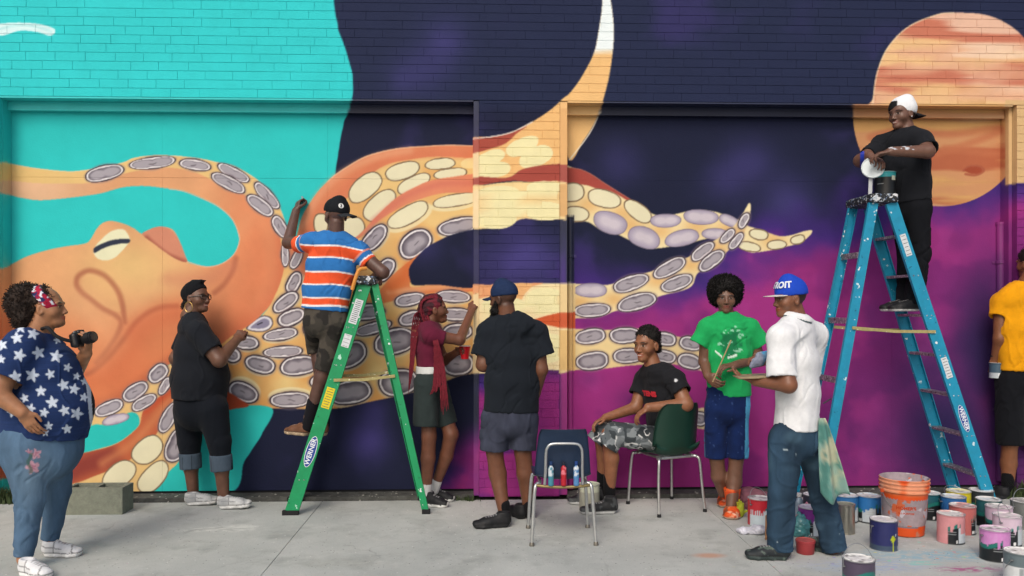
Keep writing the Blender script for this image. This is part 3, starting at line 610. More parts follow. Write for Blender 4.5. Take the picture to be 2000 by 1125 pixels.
# body of the building behind and its roof edge
BODYM = mat('rough concrete block', '#6b6a66', rough=.9, bump=.3)
MB().box((XL, .31, 0), (XR, 7.0, TOPZ-.02)).build('building_core', BODYM, bld)
MB().box((XL-.03, -.03, TOPZ), (XR+.03, 7.05, TOPZ+.06)).build('roof_coping', mat('coping', '#3a4058', rough=.6), bld)
# thresholds at the foot of the doors: dirty poured concrete
DIRT = mat('dirty threshold concrete', '#4c4d4a', rough=.95, vary=.5, vscale=14, bump=.8, bscale=45, splat=['#8f8f8a', '#23241f'], splat_scale=26, splat_cut=.68)
for a_, b_ in ((jl1, xl), (xr, rj0)): MB().box((a_, .012, -.02), (b_, DY+.09, .028)).build('threshold', DIRT, bld)
# painted downpipes standing against the panels
def pipe(pxc, y0p, y1p, r_, brk):
    x = X_at(pxc, .14); zt, zb = W(pxc, y0p, .14)[2], max(W(pxc, y1p, .14)[2], .03); n = int((zt-zb)/.015)
    V = []; F = []; sg = 14
    for i in range(n+1):
        z = zb+(zt-zb)*i/n
        V += [(x+r_*math.cos(2*math.pi*k/sg), .16+r_*math.sin(2*math.pi*k/sg), z) for k in range(sg)]
    F = [(i*sg+k, i*sg+(k+1) % sg, (i+1)*sg+(k+1) % sg, (i+1)*sg+k) for i in range(n) for k in range(sg)]
    cap = len(V); V.append((x, .16, zt+.004)); V = np.array(V); F = np.array(F); F = np.vstack([F, [(n*sg+k, n*sg+(k+1) % sg, cap, cap) for k in range(0)]]) if False else F
    o = np_mesh('downpipe', V, F, STEELPAINT, bld, mural(V), smooth=True)
    MB().lathe([(r_+.004, -.012), (r_+.004, .012), (.002, .013)], (x, .16, zt-.006), 14).build('pipe_cap', STEELPAINT, o, col=lambda V: mural(V))
    for bz in brk:
        z = W(pxc, bz, .14)[2]; MB().lathe([(r_+.001, -.014), (r_+.007, -.012), (r_+.007, .012), (r_+.001, .014)], (x, .16, z), 14).box((x-r_-.03, .165, z-.012), (x+r_+.03, DY-.004, z+.012)).build('pipe_clip', STEELPAINT, o, col=lambda V: mural(V))
    return o
pipe(1114, 421, 955, .024, (500, 840)); pipe(1957, 435, 940, .036, (512, 800))

# ================================================================ ground
def slab_mat():
    m = bpy.data.materials.new('worn concrete paving'); m.use_nodes = True; n = m.node_tree.nodes; l = m.node_tree.links; b = n['Principled BSDF']
    tc = n.new('ShaderNodeTexCoord'); co = tc.outputs['Object']
    def noise(sc, det=6, ro=.6, loc=(0, 0, 0), scv=(1, 1, 1)):
        mp = n.new('ShaderNodeMapping'); mp.inputs['Location'].default_value = loc; mp.inputs['Scale'].default_value = scv; l.new(co, mp.inputs['Vector'])
        t = n.new('ShaderNodeTexNoise'); t.inputs['Scale'].default_value = sc; t.inputs['Detail'].default_value = det; t.inputs['Roughness'].default_value = ro; l.new(mp.outputs['Vector'], t.inputs['Vector']); return t.outputs['Fac']
    def rng(f, a, b_, c=0., d=1.):
        r_ = n.new('ShaderNodeMapRange'); r_.inputs['From Min'].default_value = a; r_.inputs['From Max'].default_value = b_; r_.inputs['To Min'].default_value = c; r_.inputs['To Max'].default_value = d; l.new(f, r_.inputs['Value']); return r_.outputs['Result']
    def mix(A, B, f, bt='MIX'):
        x = n.new('ShaderNodeMix'); x.data_type = 'RGBA'; x.blend_type = bt
        (l.new(f, x.inputs['Factor']) if hasattr(f, 'links') else setattr(x.inputs['Factor'], 'default_value', f))
        (l.new(A, x.inputs['A']) if hasattr(A, 'links') else setattr(x.inputs['A'], 'default_value', A)); (l.new(B, x.inputs['B']) if hasattr(B, 'links') else setattr(x.inputs['B'], 'default_value', B)); return x.outputs['Result']
    def mul(a_, b_):
        x = n.new('ShaderNodeMath'); x.operation = 'MULTIPLY'; l.new(a_, x.inputs[0]); (l.new(b_, x.inputs[1]) if hasattr(b_, 'links') else setattr(x.inputs[1], 'default_value', b_)); return x.outputs[0]
    def spot(c, rx, ry):
        mp = n.new('ShaderNodeMapping'); mp.vector_type = 'POINT'; mp.inputs['Location'].default_value = (-c[0]/rx, -c[1]/ry, 0); mp.inputs['Scale'].default_value = (1/rx, 1/ry, 0); l.new(co, mp.inputs['Vector'])
        ln = n.new('ShaderNodeVectorMath'); ln.operation = 'LENGTH'; l.new(mp.outputs['Vector'], ln.inputs[0]); return rng(ln.outputs['Value'], 1.0, .35)
    c = mix(HL('#a2a6a3'), HL('#bcbfbb'), rng(noise(1.1), .3, .7)); c = mix(c, HL('#878b87'), mul(rng(noise(3.2, loc=(4, 2, 0)), .52, .72), .6))
    c = mix(c, HL('#c3c5c0'), mul(rng(noise(6, loc=(9, 2, 0)), .56, .75), .5)); fine = noise(90, 3); c = mix(c, HL('#6f7370'), mul(rng(fine, .58, .72), .45))
    c = mix(c, HL('#c9c9c2'), mul(rng(noise(32, 3, loc=(1, 7, 0)), .66, .72), .6))
    wh = (noise(24, 4, loc=(3, 3, 0), scv=(.6, 1.4, 1)))
    for (px, py, rx, ry, colr, lo, a_) in [(430, 1034, .42, .10, '#cfd1cb', .46, .75), (470, 1028, .16, .06, '#d4d6d0', .4, .7), (1385, 1085, .13, .07, '#b98a70', .2, .75), (1850, 1085, .75, .16, '#8fb0bd', .42, .95), (1700, 1105, .5, .16, '#9fadc2', .42, .9),
                                           (1890, 1112, .25, .07, '#a55f86', .42, .95), (1800, 1100, .16, .05, '#7fc9b9', .45, .95), (1760, 1065, .3, .06, '#d6dde0', .56, .8), (1730, 1075, .2, .07, '#8fa9b5', .45, .8), (1840, 1055, .4, .08, '#b7bcc4', .48, .6), (1060, 1045, .12, .06, '#d0d2cd', .5, .7), (1560, 1095, .3, .12, '#b2adb4', .45, .5), (650, 1100, .4, .12, '#9c9e97', .4, .4), (60, 1050, .5, .1, '#b4b6b0', .45, .5), (1230, 1010, .5, .08, '#a5a79f', .4, .4), (1600, 1060, .2, .08, '#c7c2c9', .5, .6)]:
        g = G(px, py); f = mul(mul(spot(g, rx, ry), rng(wh, lo, lo+.12)), a_); c = mix(c, HL(colr), f)
    c = mix(c, HL('#54564f'), mul(rng(noise(14, 5, loc=(5, 1, 0)), .66, .74), .35))
    # hairline cracks, grit and dried paint drops
    vo = n.new('ShaderNodeTexVoronoi'); vo.feature = 'DISTANCE_TO_EDGE'; vo.inputs['Scale'].default_value = .55
    dn_ = n.new('ShaderNodeTexNoise'); dn_.inputs['Scale'].default_value = 2.2; dn_.inputs['Detail'].default_value = 6; l.new(co, dn_.inputs['Vector'])
    av = n.new('ShaderNodeVectorMath'); av.operation = 'MULTIPLY_ADD'; l.new(dn_.outputs['Color'], av.inputs[0]); av.inputs[1].default_value = (.7, .7, 0); l.new(co, av.inputs[2]); l.new(av.outputs[0], vo.inputs['Vector'])
    c = mix(c, HL('#5d605c'), mul(mul(rng(vo.outputs['Distance'], .006, .001), rng(noise(1.3, loc=(2, 8, 0)), .5, .65)), .35))
    for sc_, rad, dens, cols_, loc_ in ((26, .16, .80, ('#d9dad6', '#c4c6c2'), (0, 0, 0)), (13, .10, .86, ('#d4d6d2', '#b58fa3'), (3, 1, 0)), (40, .22, .86, ('#50524e', '#6a6c68'), (7, 2, 0))):
        v2 = n.new('ShaderNodeTexVoronoi'); v2.inputs['Scale'].default_value = sc_; mp = n.new('ShaderNodeMapping'); mp.inputs['Location'].default_value = loc_; l.new(co, mp.inputs['Vector']); l.new(mp.outputs['Vector'], v2.inputs['Vector'])
        sp = n.new('ShaderNodeSeparateColor'); l.new(v2.outputs['Color'], sp.inputs[0]); f = mul(rng(v2.outputs['Distance'], rad, rad*.6), rng(sp.outputs[0], dens, dens+.01)); c = mix(c, mix(HL(cols_[0]), HL(cols_[1]), sp.outputs[1]), mul(f, .85))
    v2 = n.new('ShaderNodeTexVoronoi'); v2.inputs['Scale'].default_value = 16; l.new(co, v2.inputs['Vector']); sp = n.new('ShaderNodeSeparateColor'); l.new(v2.outputs['Color'], sp.inputs[0])
    hs = n.new('ShaderNodeCombineColor'); hs.mode = 'HSV'; l.new(sp.outputs[1], hs.inputs[0]); hs.inputs[1].default_value = .5; hs.inputs[2].default_value = .55
    gq = G(1740, 1075); c = mix(c, hs.outputs[0], mul(mul(rng(v2.outputs['Distance'], .22, .16), rng(sp.outputs[0], .62, .63)), spot(gq, 1.5, .7)))
    l.new(c, b.inputs['Base Color']); b.inputs['Roughness'].default_value = .88; b.inputs['Specular IOR Level'].default_value = .25
    bp = n.new('ShaderNodeBump'); bp.inputs['Strength'].default_value = .45; bp.inputs['Distance'].default_value = .006; l.new(noise(70, 5, .7), bp.inputs['Height']); l.new(bp.outputs['Normal'], b.inputs['Normal'])
    return m
SLAB = slab_mat()
GR = mat('packed dirt under paving', '#66675f', rough=1., vary=.4, vscale=12, bump=.6)
me = MB().add([(-150, -150, -.016), (150, -150, -.016), (150, 150, -.016), (-150, 150, -.016)], [(0, 1, 2, 3)]).build('ground', GR); tag(me, kind='structure')
j1, j2 = G(563, 1060)[0], G(1480, 1080)[0]; js = [j1-(j2-j1)*2, j1-(j2-j1), j1, j2, j2+(j2-j1), j2+2*(j2-j1)]
pav = tag(empty('pavement'), kind='structure')
ys = [-40, -30, -20, -14, -10, -6.6, -3.3, -.012]
for i in range(5):
    for k in range(len(ys)-1):
        a_, b_ = js[i]+.002, js[i+1]-.002
        MB().box((a_, ys[k]+.004, -.1), (b_, ys[k+1]-.004, 0)).build('concrete_slab', SLAB, pav, bevel=.003)
# wide plain yard beyond the slabs
YARD = mat('asphalt yard', '#55565a', rough=.95, vary=.25, vscale=3, bump=.5)
tag(MB().add([(-140, -140, -.012), (140, -140, -.012), (140, -40.2, -.012), (-140, -40.2, -.012)], [(0, 1, 2, 3)]).build('yard', YARD), kind='structure')
# ================================================================ figures: soft-union distance fields turned into one continuous skin
def nrm(v): v = np.asarray(v, float); return v/max(np.linalg.norm(v), 1e-9)
def axis(lo, hi, base, fines=()):
    xs = [lo]; 
    while xs[-1] < hi:
        h = base
        for a, b, f in fines:
            if a <= xs[-1] <= b: h = min(h, f)
        xs.append(xs[-1]+h)
    return np.array(xs, np.float32)
class Field:
    def __init__(s): s.ops = []; s.fines = []
    def cap(s, a, b, ra, rb=None, side=None, k=.015, op='u', flat=False):
        """tapered capsule a->b; radius is a number or (across side, across depth)"""
        ra = ra if hasattr(ra, '__len__') else (ra, ra); rb = ra if rb is None else (rb if hasattr(rb, '__len__') else (rb, rb))
        s.ops.append(('cap', np.asarray(a, float), np.asarray(b, float), ra, rb, side, k, op, flat)); return s
    def ell(s, c, rad, fr=None, k=.015, op='u'):
        s.ops.append(('ell', np.asarray(c, float), np.asarray(rad, float), np.eye(3) if fr is None else np.asarray(fr, float), k, op)); return s
    def box(s, c, half, fr=None, rnd=.004, k=.004, op='u'):
        s.ops.append(('box', np.asarray(c, float), np.asarray(half, float), np.eye(3) if fr is None else np.asarray(fr, float), rnd, k, op)); return s
    def cut(s, p, n): s.ops.append(('cut', np.asarray(p, float), nrm(n))); return s       # removes the side n points to
    def fine(s, c, r, h): s.fines.append((np.asarray(c, float), r, h)); return s
    def bounds(s):
        lo = np.full(3, 1e9); hi = -lo
        for o in s.ops:
            if o[0] == 'cap' and o[7] == 'u': r_ = max(*o[3], *o[4]); lo = np.minimum(lo, np.minimum(o[1], o[2])-r_); hi = np.maximum(hi, np.maximum(o[1], o[2])+r_)
            elif o[0] in ('ell', 'box') and o[-1] == 'u': r_ = max(o[2])*(1.8 if o[0] == 'box' else 1); lo = np.minimum(lo, o[1]-r_); hi = np.maximum(hi, o[1]+r_)
        return lo-.02, hi+.02
    def mesh(s, h=.008, smooth=1):
        lo, hi = s.bounds()
        ax = [axis(lo[i], hi[i], h, [(c[i]-r_, c[i]+r_, f) for c, r_, f in s.fines]) for i in range(3)]
        F = np.full([len(a) for a in ax], 10., np.float32)
        for o in s.ops:
            if o[0] == 'cut':
                p, n = o[1], o[2]
                d = (ax[0][:, None, None]-p[0])*n[0]+(ax[1][None, :, None]-p[1])*n[1]+(ax[2][None, None]-p[2])*n[2]; F = np.maximum(F, d.astype(np.float32)); continue
            if o[0] == 'cap': r_ = max(*o[3], *o[4]); l_, h_ = np.minimum(o[1], o[2])-r_, np.maximum(o[1], o[2])+r_; k = o[6]; op = o[7]
            else: r_ = max(o[2])*(1.8 if o[0] == 'box' else 1); l_, h_ = o[1]-r_, o[1]+r_; k = o[-2]; op = o[-1]
            mg = k+3*h; sl = []
            for i in range(3): a = np.searchsorted(ax[i], l_[i]-mg); b = np.searchsorted(ax[i], h_[i]+mg); sl.append(slice(a, max(b, a+1)))
            X, Y, Z = ax[0][sl[0]][:, None, None], ax[1][sl[1]][None, :, None], ax[2][sl[2]][None, None]
            if 0 in (X.size, Y.size, Z.size): continue
            if o[0] == 'cap':
                a, b = o[1], o[2]; ba = b-a; L2 = max(float(ba@ba), 1e-8); L = math.sqrt(L2)
                qx, qy, qz = X-a[0], Y-a[1], Z-a[2]
                dot = qx*ba[0]+qy*ba[1]+qz*ba[2]; t = np.clip(dot/L2, 0, 1)
                qx, qy, qz = qx-t*ba[0], qy-t*ba[1], qz-t*ba[2]
                w0 = o[3][0]+(o[4][0]-o[3][0])*t; d0 = o[3][1]+(o[4][1]-o[3][1])*t
                if o[5] is None or (abs(o[3][0]-o[3][1]) < 1e-6 and abs(o[4][0]-o[4][1]) < 1e-6): d = np.sqrt(qx*qx+qy*qy+qz*qz)-w0
                else:
                    u = ba/L; sd = np.asarray(o[5], float); sd = nrm(sd-u*(sd@u)); fr = np.cross(u, sd)
                    qs = qx*sd[0]+qy*sd[1]+qz*sd[2]; qf = qx*fr[0]+qy*fr[1]+qz*fr[2]; qa = qx*u[0]+qy*u[1]+qz*u[2]; m = np.minimum(w0, d0)
                    d = (np.sqrt((qs/w0)**2+(qf/d0)**2+(qa/m)**2)-1)*m
                if o[8]: d = np.maximum(d, dot/L-L)
            elif o[0] == 'ell':
                fr = o[3]; q = [(X-o[1][0])*fr[i][0]+(Y-o[1][1])*fr[i][1]+(Z-o[1][2])*fr[i][2] for i in range(3)]; rd = o[2]
                r0 = np.sqrt(sum((q[i]/rd[i])**2 for i in range(3))); r1_ = np.sqrt(sum((q[i]/rd[i]**2)**2 for i in range(3))); d = r0*(r0-1)/np.maximum(r1_, 1e-6)
            else:
                fr = o[3]; q = [np.abs((X-o[1][0])*fr[i][0]+(Y-o[1][1])*fr[i][1]+(Z-o[1][2])*fr[i][2])-o[2][i]+o[4] for i in range(3)]
                d = np.sqrt(sum(np.maximum(v, 0)**2 for v in q))+np.minimum(np.maximum(np.maximum(q[0], q[1]), q[2]), 0)-o[4]
            d = np.broadcast_to(d, F[tuple(sl)].shape).astype(np.float32); A = F[tuple(sl)]
            if op == 'u':
                hh = np.clip(.5+.5*(A-d)/k, 0, 1); F[tuple(sl)] = A*(1-hh)+d*hh-k*hh*(1-hh)
            else:
                nd = -d; hh = np.clip(.5-.5*(A-nd)/k, 0, 1); F[tuple(sl)] = A*(1-hh)+nd*hh+k*hh*(1-hh)
        return surface_nets(F, ax, smooth)
def surface_nets(F, ax, smooth=1):
    s = F < 0; n = np.zeros([d-1 for d in F.shape], np.uint8)
    cs = [(i, j, k) for i in (0, 1) for j in (0, 1) for k in (0, 1)]
    for i, j, k in cs: n += s[i:F.shape[0]-1+i, j:F.shape[1]-1+j, k:F.shape[2]-1+k]
    C = np.argwhere((n > 0) & (n < 8)); idx = np.full(n.shape, -1, np.int32); idx[C[:, 0], C[:, 1], C[:, 2]] = np.arange(len(C))
    acc = np.zeros((len(C), 3)); cnt = np.zeros(len(C))
    for a in cs:
        for d in range(3):
            if a[d]: continue
            b = list(a); b[d] = 1
            A, B = C+np.array(a), C+np.array(b); fa, fb = F[A[:, 0], A[:, 1], A[:, 2]], F[B[:, 0], B[:, 1], B[:, 2]]; m = (fa < 0) != (fb < 0)
            t = fa[m]/(fa[m]-fb[m]); pa = np.stack([ax[i][A[m, i]] for i in range(3)], 1); pb = np.stack([ax[i][B[m, i]] for i in range(3)], 1)
            acc[m] += pa+(pb-pa)*t[:, None]; cnt[m] += 1
    V = acc/np.maximum(cnt, 1)[:, None]; Q = []
    for d in range(3):
        e1, e2 = (d+1) % 3, (d+2) % 3
        sa = [slice(None)]*3; sb = [slice(None)]*3; sa[d] = slice(0, -1); sb[d] = slice(1, None)
        for e in (e1, e2): sa[e] = slice(1, -1); sb[e] = slice(1, -1)
        a_, b_ = s[tuple(sa)], s[tuple(sb)]; E = np.argwhere(a_ != b_)
        if not len(E): continue
        inside = a_[E[:, 0], E[:, 1], E[:, 2]]; E = E.copy(); E[:, e1] += 1; E[:, e2] += 1
        def ci(o1, o2): c = E.copy(); c[:, e1] -= o1; c[:, e2] -= o2; return idx[c[:, 0], c[:, 1], c[:, 2]]
        q = np.stack([ci(1, 1), ci(0, 1), ci(0, 0), ci(1, 0)], 1); q[~inside] = q[~inside][:, ::-1]; Q.append(q)
    Q = np.vstack(Q); Q = Q[(Q >= 0).all(1)]
    if (V[Q[:, 0]]*np.cross(V[Q[:, 1]], V[Q[:, 2]])).sum()+(V[Q[:, 0]]*np.cross(V[Q[:, 2]], V[Q[:, 3]])).sum() < 0: Q = Q[:, ::-1]
    for _ in range(smooth): V = relax(V, Q, .5)
    return V, Q
def relax(V, Q, f):
    acc = np.zeros_like(V); cnt = np.zeros(len(V))
    for i in range(4):
        a, b = Q[:, i], Q[:, (i+1) % 4]
        for d in range(3): acc[:, d] += np.bincount(a, V[b, d], len(V))+np.bincount(b, V[a, d], len(V))
        cnt += np.bincount(a, minlength=len(V))+np.bincount(b, minlength=len(V))
    return V*(1-f)+acc/np.maximum(cnt, 1)[:, None]*f
def vnormals(V, Q):
    n = np.cross(V[Q[:, 2]]-V[Q[:, 0]], V[Q[:, 3]]-V[Q[:, 1]]); N = np.zeros_like(V)
    for i in range(4):
        for d in range(3): N[:, d] += np.bincount(Q[:, i], n[:, d], len(V))
    return N/np.maximum(np.linalg.norm(N, axis=1), 1e-12)[:, None]
def folds(V, N, amp, seed=0., vertical=True, sc=1.):
    """cloth folds: ridged noise drawn out along the hang of the cloth"""
    st_ = np.array([8, 8, 2.6]) if vertical else np.array([4, 4, 9.])
    wv = (fbm(V, 6., 2, 70+seed)-.5)[:, None]*.12
    a = fbm((V+wv)*st_*sc, 1.0, 2, 10+seed); b = fbm((V+np.array([.35, .1, 0])*V[:, 2:3])*np.array([6, 6, 6])*sc, 1.0, 2, 40+seed); c = fbm((V+wv+np.array([-.6, .2, 0])*V[:, 2:3])*np.array([7, 7, 4.])*sc, 1.0, 2, 90+seed)
    r1_ = np.exp(-((a-.5)/.035)**2); r2_ = np.exp(-((c-.52)/.030)**2)*sstep(.45, .6, b)
    return V+N*(amp*(1.1*(b-.5)+.55*r1_-.75*r2_-.15))[:, None]

SKIN = mat('skin', attr=True, rough=.42, vary=.16, vscale=26, bump=.10, bscale=190, spec=.4, sss=.12)
CLOTH = mat('cotton jersey', attr=True, rough=.92, vary=.12, vscale=16, bump=.22, bscale=360, spec=.15, sheen=.03)
DENIM = mat('denim', attr=True, rough=.9, vary=.16, vscale=22, bump=.45, bscale=500, spec=.15, stretch=(1, 1, .35))
HAIR = mat('hair', attr=True, rough=.6, vary=.3, vscale=60, bump=.6, bscale=260, spec=.3)
SHOEM = mat('shoe', attr=True, rough=.6, vary=.12, vscale=25, bump=.25, bscale=200, spec=.35)
CAPM = mat('cap cloth', attr=True, rough=.8, vary=.08, vscale=30, bump=.3, bscale=380, spec=.2)
EYEM = mat('eye', attr=True, rough=.15, vary=0., spec=.6)

def frame(yaw, pitch=0., roll=0.):
    """rows: left side, forward, up.  yaw 0 faces the camera, 90 faces right, 180 faces the wall"""
    a = R(yaw); f = np.array([math.sin(a), -math.cos(a), 0]); l = np.array([math.cos(a), math.sin(a), 0]); u = np.array([0, 0, 1.])
    p = R(pitch); f, u = f*math.cos(p)+u*math.sin(p), u*math.cos(p)-f*math.sin(p)
    r_ = R(roll); l, u = l*math.cos(r_)+u*math.sin(r_), u*math.cos(r_)-l*math.sin(r_)
    return np.array([l, f, u])
def at(c, fr, l, f, u): return np.asarray(c)+fr[0]*l+fr[1]*f+fr[2]*u
def head_ops(F, c, fr, sc=1., plump=0., smile=False):
    P = lambda l, f, u: at(c, fr, l*sc, f*sc, u*sc)
    F.ell(P(0, -.012, .035), np.array([.0735, .095, .086])*sc, fr, k=.01)
    F.ell(P(0, .02, -.005), np.array([.068+plump*.4, .075, .078])*sc, fr, k=.02)
    F.cap(P(0, .025, -.02), P(0, .05, -.085), ((.060+plump)*sc, .055*sc), ((.036+plump)*sc, .038*sc), fr[0], k=.02)
    F.ell(P(0, .074, -.098), np.array([.021+plump*.5, .016, .016])*sc, fr, k=.015)
    for s_ in (-1, 1):
        F.ell(P(s_*.042, .052, -.032), np.array([.024+plump*.4, .028, .025])*sc, fr, k=.02)
        F.ell(P(s_*.033, .078, .018), np.array([.026, .014, .009])*sc, fr, k=.012)                       # brow
        F.ell(P(s_*.032, .098, -.002), np.array([.015, .014, .009])*sc, fr, k=.012, op='s')              # eye socket
        F.ell(P(s_*.032, .0735, -.002), np.array([.0135]*3)*sc, fr, k=.006)                              # eyeball under lids
        F.ell(P(s_*.078, -.006, -.012), np.array([.010, .020, .032])*sc, fr, k=.006)                     # ear
        F.ell(P(s_*.086, .002, -.010), np.array([.006, .010, .017])*sc, fr, k=.004, op='s')
        F.ell(P(s_*.0125, .096, -.042), np.array([.0088, .010, .0078])*sc, fr, k=.006)
    F.cap(P(0, .086, .004), P(0, .104, -.037), .0082*sc, .0110*sc, k=.008)
    F.ell(P(0, .0835, -.062), np.array([.025, .014, .0080])*sc, fr, k=.007); F.ell(P(0, .0815, -.074), np.array([.021, .014, .0085])*sc, fr, k=.007)
    F.box(P(0, .102, -.0685), np.array([.021, .010, .0028 if smile else .0012])*sc, fr, rnd=.0008, k=.003, op='s')
    F.fine(P(0, .0, 0), .125*sc, .0048)
def hand_ops(F, w, d, pn, side, curl=.5, size=1., thumb=.5, pinch=False):
    """w wrist, d hand direction, pn palm normal, side = +1/-1 where the thumb lies along cross(d, pn)"""
    d = nrm(d); pn = nrm(pn-d*(np.asarray(pn)@d)); s_ = np.cross(d, pn)*side
    w = np.asarray(w, float); z = size
    F.cap(w-d*.01*z, w+d*.035*z, (.027*z, .020*z), (.036*z, .016*z), s_, k=.012); F.cap(w+d*.03*z, w+d*.080*z, (.037*z, .015*z), (.040*z, .0125*z), s_, k=.01)
    tips = []
    for i, (o, L, dl) in enumerate(((.030, .92, 0), (.010, 1., .004), (-.010, .94, .001), (-.029, .75, -.006))):
        p = w+d*(.086+dl)*z+s_*o*z; ang = 0.; cu = curl*(1+.10*i) if not (pinch and i == 0) else curl*1.05
        for j, (ln, r_) in enumerate(((.044, .0092), (.028, .0084), (.022, .0074))):
            ang += cu*(1.0 if j else .75); v = d*math.cos(ang)+pn*math.sin(ang)+s_*o*.6*(1-min(1, curl)); q = p+v*ln*L*z
            F.cap(p, q, r_*z, r_*.9*z, k=.003); p = q
        tips.append(p)
    t0 = w+d*.022*z+s_*.026*z+pn*.006; t1 = t0+(d*.55+s_*.62*(1-.4*thumb)+pn*.45*thumb)*.042*z; t2 = t1+(d*.75+s_*.15*(1-2*thumb)+pn*.55*thumb)*.034*z; t3 = t2+(d*.85-s_*.25*thumb+pn*.35*thumb)*.026*z
    F.cap(t0, t1, .0135*z, .0110*z, k=.008); F.cap(t1, t2, .0105*z, .0095*z, k=.003); F.cap(t2, t3, .0093*z, .0078*z, k=.003); tips.append(t3)
    F.fine(w+d*.09*z, .10*z, .0058)
    return tips
class Person:
    def __init__(s, name_label, Y, base, group='people at the mural', skin='#6b4630'):
        s.Y = Y; s.o = empty('person', base); tag(s.o, name_label, 'person', None); s.skin = hexc(skin); s.F = Field(); s.lip = None; s.paints = []; s.hl = None
    def J(s, px, py, dy=0.): return W(px, py, s.Y+dy)
    def head(s, c, yaw, pitch=0., roll=0., sc=1., plump=0., neck=None, neck_r=.056, smile=False, brow='#1a1210', shave=None, lids=True, teeth=True):
        s.hc = np.asarray(c, float); s.hf = frame(yaw, pitch, roll); s.hs = sc; s.smile = smile; s.brow = hexc(brow); s.shave = shave; s.teeth = teeth and smile
        if neck is not None:
            s.F.cap(neck, at(s.hc, s.hf, 0, -.022*sc, -.06*sc), neck_r*1.18, neck_r, k=.03); s.neckp = np.asarray(neck)
        head_ops(s.F, s.hc, s.hf, sc, plump, smile)
    def torso(s, st_, yaw, inset=.042):
        """st_: list of (point, half width, half depth)"""
        sd = frame(yaw)[0]; s.yaw = yaw; s.st_ = st_
        for (p, w_, d_), (q, w2, d2) in zip(st_[:-1], st_[1:]): s.F.cap(p, q, (w_-inset, d_-inset), (w2-inset, d2-inset), sd, k=.03)
    def limb(s, pts, rs, k=.02):
        for i in range(len(pts)-1): s.F.cap(pts[i], pts[i+1], rs[i], rs[i+1], k=k)
    def hand(s, *a, **kw): return hand_ops(s.F, *a, **kw)
    def finish(s, h=.0085):
        V, Q = s.F.mesh(h, 1); N = vnormals(V, Q); q = (V-s.hc)@s.hf.T/s.hs
        c = np.tile(s.skin, (len(V), 1)); nz = fbm(V, 22, 3)[:, None]; c = c*(.93+.14*nz)
        l, f, u = q.T; inhead = (np.abs(l) < .11) & (np.abs(u) < .14) & (np.abs(f) < .15)
        def mixc(col, m): c[:] = c*(1-m[:, None])+np.asarray(col)*m[:, None]
        m = np.exp(-((l/.027)**2+((u+.068)/.013)**2)**2)*(f > .062)*inhead; lipc = s.skin*np.array([1.05, .72, .72])+np.array([.03, 0, .01]); mixc(lipc, m*.75)
        if s.teeth: mixc(hexc('#d2cbc2'), (np.exp(-((l/.020)**4+((u+.0680)/.0042)**4))*(f > .066)*inhead)*.9)
        for sg in (-1, 1):
            bu = .020-((l-sg*.033)/.03)**2*.008; mixc(s.brow, np.exp(-(((l-sg*.034)/.021)**4+((u-bu)/.0048)**4))*(f > .055)*inhead*.85)
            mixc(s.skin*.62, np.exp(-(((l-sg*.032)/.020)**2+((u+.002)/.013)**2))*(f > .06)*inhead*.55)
            # eye: white, iris and lid line
            e = ((l-sg*.032)/.0135)**2+((u+.003)/.0058)**2; m = (e < 1)*(f > .068)*inhead; mixc(s.skin*.5+hexc('#c9c0b6')*.5, m*.85)
            e2 = ((l-sg*.032)/.0075)**2+((u+.003)/.0068)**2; mixc(hexc('#1b120e'), (e2 < 1)*(f > .068)*inhead*.96)
            mixc(hexc('#17100d'), np.exp(-(((l-sg*.032)/.016)**4+((u-.0042)/.0022)**4))*(f > .066)*inhead*.9)
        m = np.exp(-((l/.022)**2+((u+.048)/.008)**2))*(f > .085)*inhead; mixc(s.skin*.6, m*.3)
        if s.shave is not None:                                                      # cropped hair or stubble: mask(l,f,u)->0..1
            colr, fn = s.shave; mixc(hexc(colr), np.clip(fn(l, f, u), 0, 1)*inhead)
        for fn in s.paints: fn(V, N, c)
        s.body = np_mesh('body', V, Q, SKIN, s.o, c); return s
    def part(s, name, F, m, col, h=.0085, amp=0., seed=0., vertical=True, smooth=1, sc=1., parent=None, cmask=None):
        V, Q = F.mesh(h, smooth); N = vnormals(V, Q)
        if amp: V = folds(V, N, amp, seed, vertical, sc)
        c = np.tile(hexc(col), (len(V), 1)) if isinstance(col, str) else col(V, N)
        return np_mesh(name, V, Q, m, parent or s.o, c)
    def H(s, l, f, u): return at(s.hc, s.hf, l*s.hs, f*s.hs, u*s.hs)
    def hq(s, V): return ((V-s.hc)@s.hf.T/s.hs)
